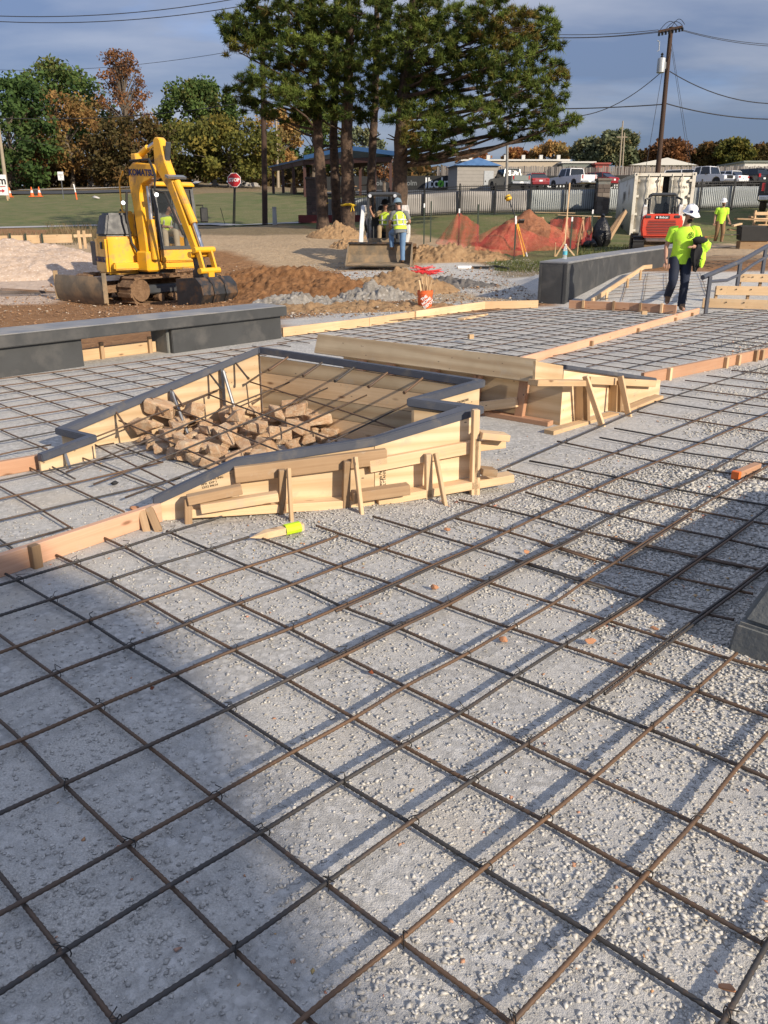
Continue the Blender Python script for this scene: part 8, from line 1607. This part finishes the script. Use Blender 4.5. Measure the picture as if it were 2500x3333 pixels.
    for s in 'LR':
        a, b = V['an'+s], V['toe'+s]; d = (b-a); hl = a-Vector((d.x, d.y, 0)).normalized()*.055-Vector((0, 0, .035)) if abs(d.z) < .12 else a-d*.25
        skin_obj('boot', [(a+(V['kn'+s]-a).normalized()*.10, .056), (a, .056), (a.lerp(b, .55), (.05, .045)), (b, (.046, .036)), (hl, .045)], [(0, 1), (1, 2), (2, 3), (1, 4)], M['boot'], t, 2, (1,))
    if o.get('hat'):
        prof = [(.138, -.012), (.142, 0), (.118, .012), (.114, .05), (.095, .095), (.055, .125), (.012, .133)]; h = MB().lathe(prof, (0, 0, 0), 20).build('hard_hat', o['hat'], t, smooth=True, auto=60); tilt = (up*1.0-fw*o.get('tilt', .12)).normalized()
        Zx = tilt; Xx = (fw-Zx*fw.dot(Zx)).normalized(); m = Matrix((Xx, Zx.cross(Xx), Zx)).transposed().to_4x4(); m.translation = V['head']+up*.058; h.matrix_basis = m
        MB().add([(.10, -.10, 0), (.10, .10, 0), (.185, .06, -.012), (.195, 0, -.014), (.185, -.06, -.012), (.10, -.10, -.012), (.10, .10, -.012), (.185, .06, -.022), (.195, 0, -.024), (.185, -.06, -.022)], [(0, 1, 2, 3, 4), (9, 8, 7, 6, 5), (0, 5, 6, 1), (1, 6, 7, 2), (2, 7, 8, 3), (3, 8, 9, 4), (4, 9, 5, 0)]).build('hat_brim', o['hat'], h)
        MB().tube([(-.115, 0, .03), (-.06, 0, .115), (0, 0, .139), (.06, 0, .115), (.115, 0, .03)], .012, 6).build('hat_ridge', o['hat'], h)
        if o.get('stickers'):
            for a in (R(35), R(-40), R(110)): MB().box((math.cos(a)*.115, math.sin(a)*.115, .045), (.012, .05, .04), (0, 0, a)).build('hat_sticker', M['blue_ink'], h)
    return t
WALK = dict(pelvis=(0, 0, .95), spine=(.02, 0, 1.12), chest=(.05, 0, 1.33), neck=(.08, .01, 1.50), head=(.14, .035, 1.645), face=(.75, .45, -.45), shR=(.02, -.185, 1.41), elR=(-.03, -.27, 1.13), wrR=(.07, -.27, .90), haR=(.12, -.25, .80), shL=(.05, .185, 1.41), elL=(.02, .30, 1.16), wrL=(.25, .17, 1.13), haL=(.30, .08, 1.14), hipR=(0, -.095, .91), knR=(.14, -.12, .54), anR=(-.16, -.12, .27), toeR=(-.10, -.13, .12), hipL=(0, .095, .91), knL=(.07, .10, .50), anL=(.01, .10, .10), toeL=(.17, .12, .045))
q = gz(2196, 1014, 0); q.z = 0
wm = person('walking man in a neon shirt, dark jeans and white hard hat carrying a jacket', q, R(-97), WALK, dict(shirt=M['hivis'], trousers=M['denim_dark'], hat=M['hat_white'], beard=True, glasses=True, stickers=True, tilt=.05))
m4 = facing((.185, .09, 1.32), (1, .1, .1)); mb = MB()
for r in (.045, .022): mb.tube([(.0+math.cos(a)*r, math.sin(a)*r, 0) for a in np.linspace(0, 6.283, 12)], .006, 4)
em = mb.build('chest_print', M['black_cloth'], wm); em.matrix_basis = m4
q2 = wm.matrix_basis; jk = thing('jacket', q, R(-97), 'black and neon jacket bundled under the walking man arm', 'jacket')
def lumpy(c, r, seed, amp=.22, n=20, m=14):
    b = MB().ball((0, 0, 0), 1.0, n, m); P = np.array(b.v); k = 1+amp*vnoise(P[:, 0]*2.2+P[:, 2], P[:, 1]*2.2-P[:, 2]*1.7, seed, 3, .8); P = P*k[:, None]*np.array(r)+np.array(c); b.v = [tuple(p) for p in P]; return b
lumpy((.21, .23, .99), (.09, .11, .27), 3, .4).build('black_lining', M['black_cloth'], jk, smooth=True); lumpy((.20, .34, 1.14), (.08, .10, .11), 5, .4).build('neon_shell', M['hivis'], jk, smooth=True); lumpy((.25, .30, .95), (.045, .055, .15), 8, .4).build('hanging_sleeve', M['hivis'], jk, smooth=True); lumpy((.26, .23, 1.24), (.07, .13, .06), 9).build('folded_collar', M['black_cloth'], jk, smooth=True)
STRIDE = dict(WALK, face=(1, -.2, -.3), head=(.12, -.01, 1.65), elR=(-.02, -.25, 1.13), wrR=(.03, -.27, .90), haR=(.06, -.26, .80), elL=(-.05, .27, 1.14), wrL=(.10, .32, .94), haL=(.16, .33, .86), knR=(.02, -.1, .5), anR=(-.1, -.1, .12), toeR=(.03, -.11, .045), knL=(.14, .1, .52), anL=(.10, .10, .13), toeL=(.25, .1, .06))
q = ground_at(2336, 797, 36); person('distant man in a neon shirt and brown trousers near the scrap wood', q, R(-92), STRIDE, dict(shirt=M['hivis'], trousers=M['brown_cloth'], hat=M['hat_white'], beard=True))
LEAN = dict(pelvis=(0, 0, .97), spine=(.02, .01, 1.13), chest=(.05, .02, 1.35), neck=(.08, .03, 1.51), head=(.12, .05, 1.655), face=(1, .7, -.15), shR=(.02, -.17, 1.42), elR=(.04, -.30, 1.17), wrR=(.25, -.22, 1.10), haR=(.34, -.18, 1.12), shL=(.06, .20, 1.42), elL=(.12, .29, 1.16), wrL=(.32, .26, 1.05), haL=(.42, .25, 1.04), hipR=(0, -.09, .93), knR=(.02, -.08, .50), anR=(-.02, -.08, .10), toeR=(.15, -.08, .045), hipL=(.02, .1, .94), knL=(.36, .22, .86), anL=(.30, .20, .46), toeL=(.48, .21, .41))
sp_ = SKID.matrix_basis @ Vector((1.55, .62, .06)); pl_ = person('man in a yellow vest and jeans standing in the skid steer bucket, one foot raised', sp_, R(97), LEAN, dict(shirt=M['grey_tee'], vest=True, trousers=M['denim'], hat=M['hat_blue'], sleeve=.7))
SIT = dict(pelvis=(0, 0, .10), spine=(-.02, 0, .27), chest=(.0, 0, .48), neck=(.03, 0, .64), head=(.06, 0, .78), face=(1, .1, -.1), shR=(.0, -.18, .56), elR=(.12, -.26, .32), wrR=(.34, -.22, .32), haR=(.42, -.2, .34), shL=(.0, .18, .56), elL=(.12, .26, .32), wrL=(.34, .22, .32), haL=(.42, .2, .34), hipR=(.03, -.1, .09), knR=(.45, -.14, .13), anR=(.50, -.14, -.28), toeR=(.66, -.14, -.34), hipL=(.03, .1, .09), knL=(.45, .14, .13), anL=(.50, .14, -.28), toeL=(.66, .14, -.34))
m = SKID.matrix_basis @ Matrix.Translation((-.22, 0, .94)); person('skid steer operator in a neon vest and dark cap inside the cab', m.translation, SKID.rotation_euler.z, dict(SIT, elR=(.2, -.36, .45), wrR=(.35, -.44, .66), haR=(.38, -.45, .75)), dict(shirt=M['khaki'], vest=True, trousers=M['khaki'], hat=M['black_cloth'], sleeve=.9, beard=False))
m = EXC.matrix_basis @ Matrix.Translation((-.2, .52, 1.46)); person('excavator operator in a vest resting his head on one hand', m.translation, EXC.rotation_euler.z, dict(SIT, spine=(.05, 0, .25), chest=(.16, .02, .43), neck=(.25, .05, .56), head=(.33, .09, .66), face=(.8, .2, -.5), shR=(.14, -.16, .50), elR=(.26, -.24, .27), wrR=(.48, -.08, .25), haR=(.55, -.03, .25), shL=(.18, .2, .50), elL=(.42, .26, .30), wrL=(.43, .17, .53), haL=(.40, .13, .62)), dict(shirt=M['grey_tee'], vest=True, trousers=M['pale_khaki'], sleeve=.6))

# ---------------------------------------------------------------- added unseen canopy behind the camera, outlined to cast the near pad shade
def occluder():
    h = 9.5; k = h/math.tan(SUN_EL); sh = Vector((math.sin(SUN_AZ)*k, math.cos(SUN_AZ)*k, 0))
    e = [gz(x, y, 0)+sh for x, y in ((215, 1905), (560, 2050), (800, 2390), (930, 2790), (1190, 3230))]; d = (e[-1]-e[-2]).normalized(); e.append(e[-1]+d*1.6); l0 = e[0]+Vector((-1.6, .1, 0))
    poly = [l0]+e+[Vector((e[-1].x-1.2, e[-1].y-1, 0)), Vector((l0.x-.2, e[-1].y+.6, 0))]; t = thing('added_shade_slab', (e[0].x-2, e[0].y-3, 0), 0, 'added unseen flat canopy on steel posts behind the viewpoint', 'occluder'); n = len(poly)
    V = [(q.x, q.y, h) for q in poly]+[(q.x, q.y, h+.25) for q in poly]; MB().add(V, [tuple(range(n-1, -1, -1)), tuple(range(n, 2*n))]+[(i, (i+1) % n, (i+1) % n+n, i+n) for i in range(n)]).build('roof', M['concrete_grey'], t, local=False)
    for x, y in ((e[0].x-1.0, e[0].y-.9), (e[-1].x-1.3, e[-1].y)): MB().box((x, y, h/2), (.2, .2, h)).build('post', M['steel_blue'], t, local=False)
occluder()
print('triangles', sum(sum(len(p.vertices)-2 for p in m.polygons) for m in bpy.data.meshes if m.users))
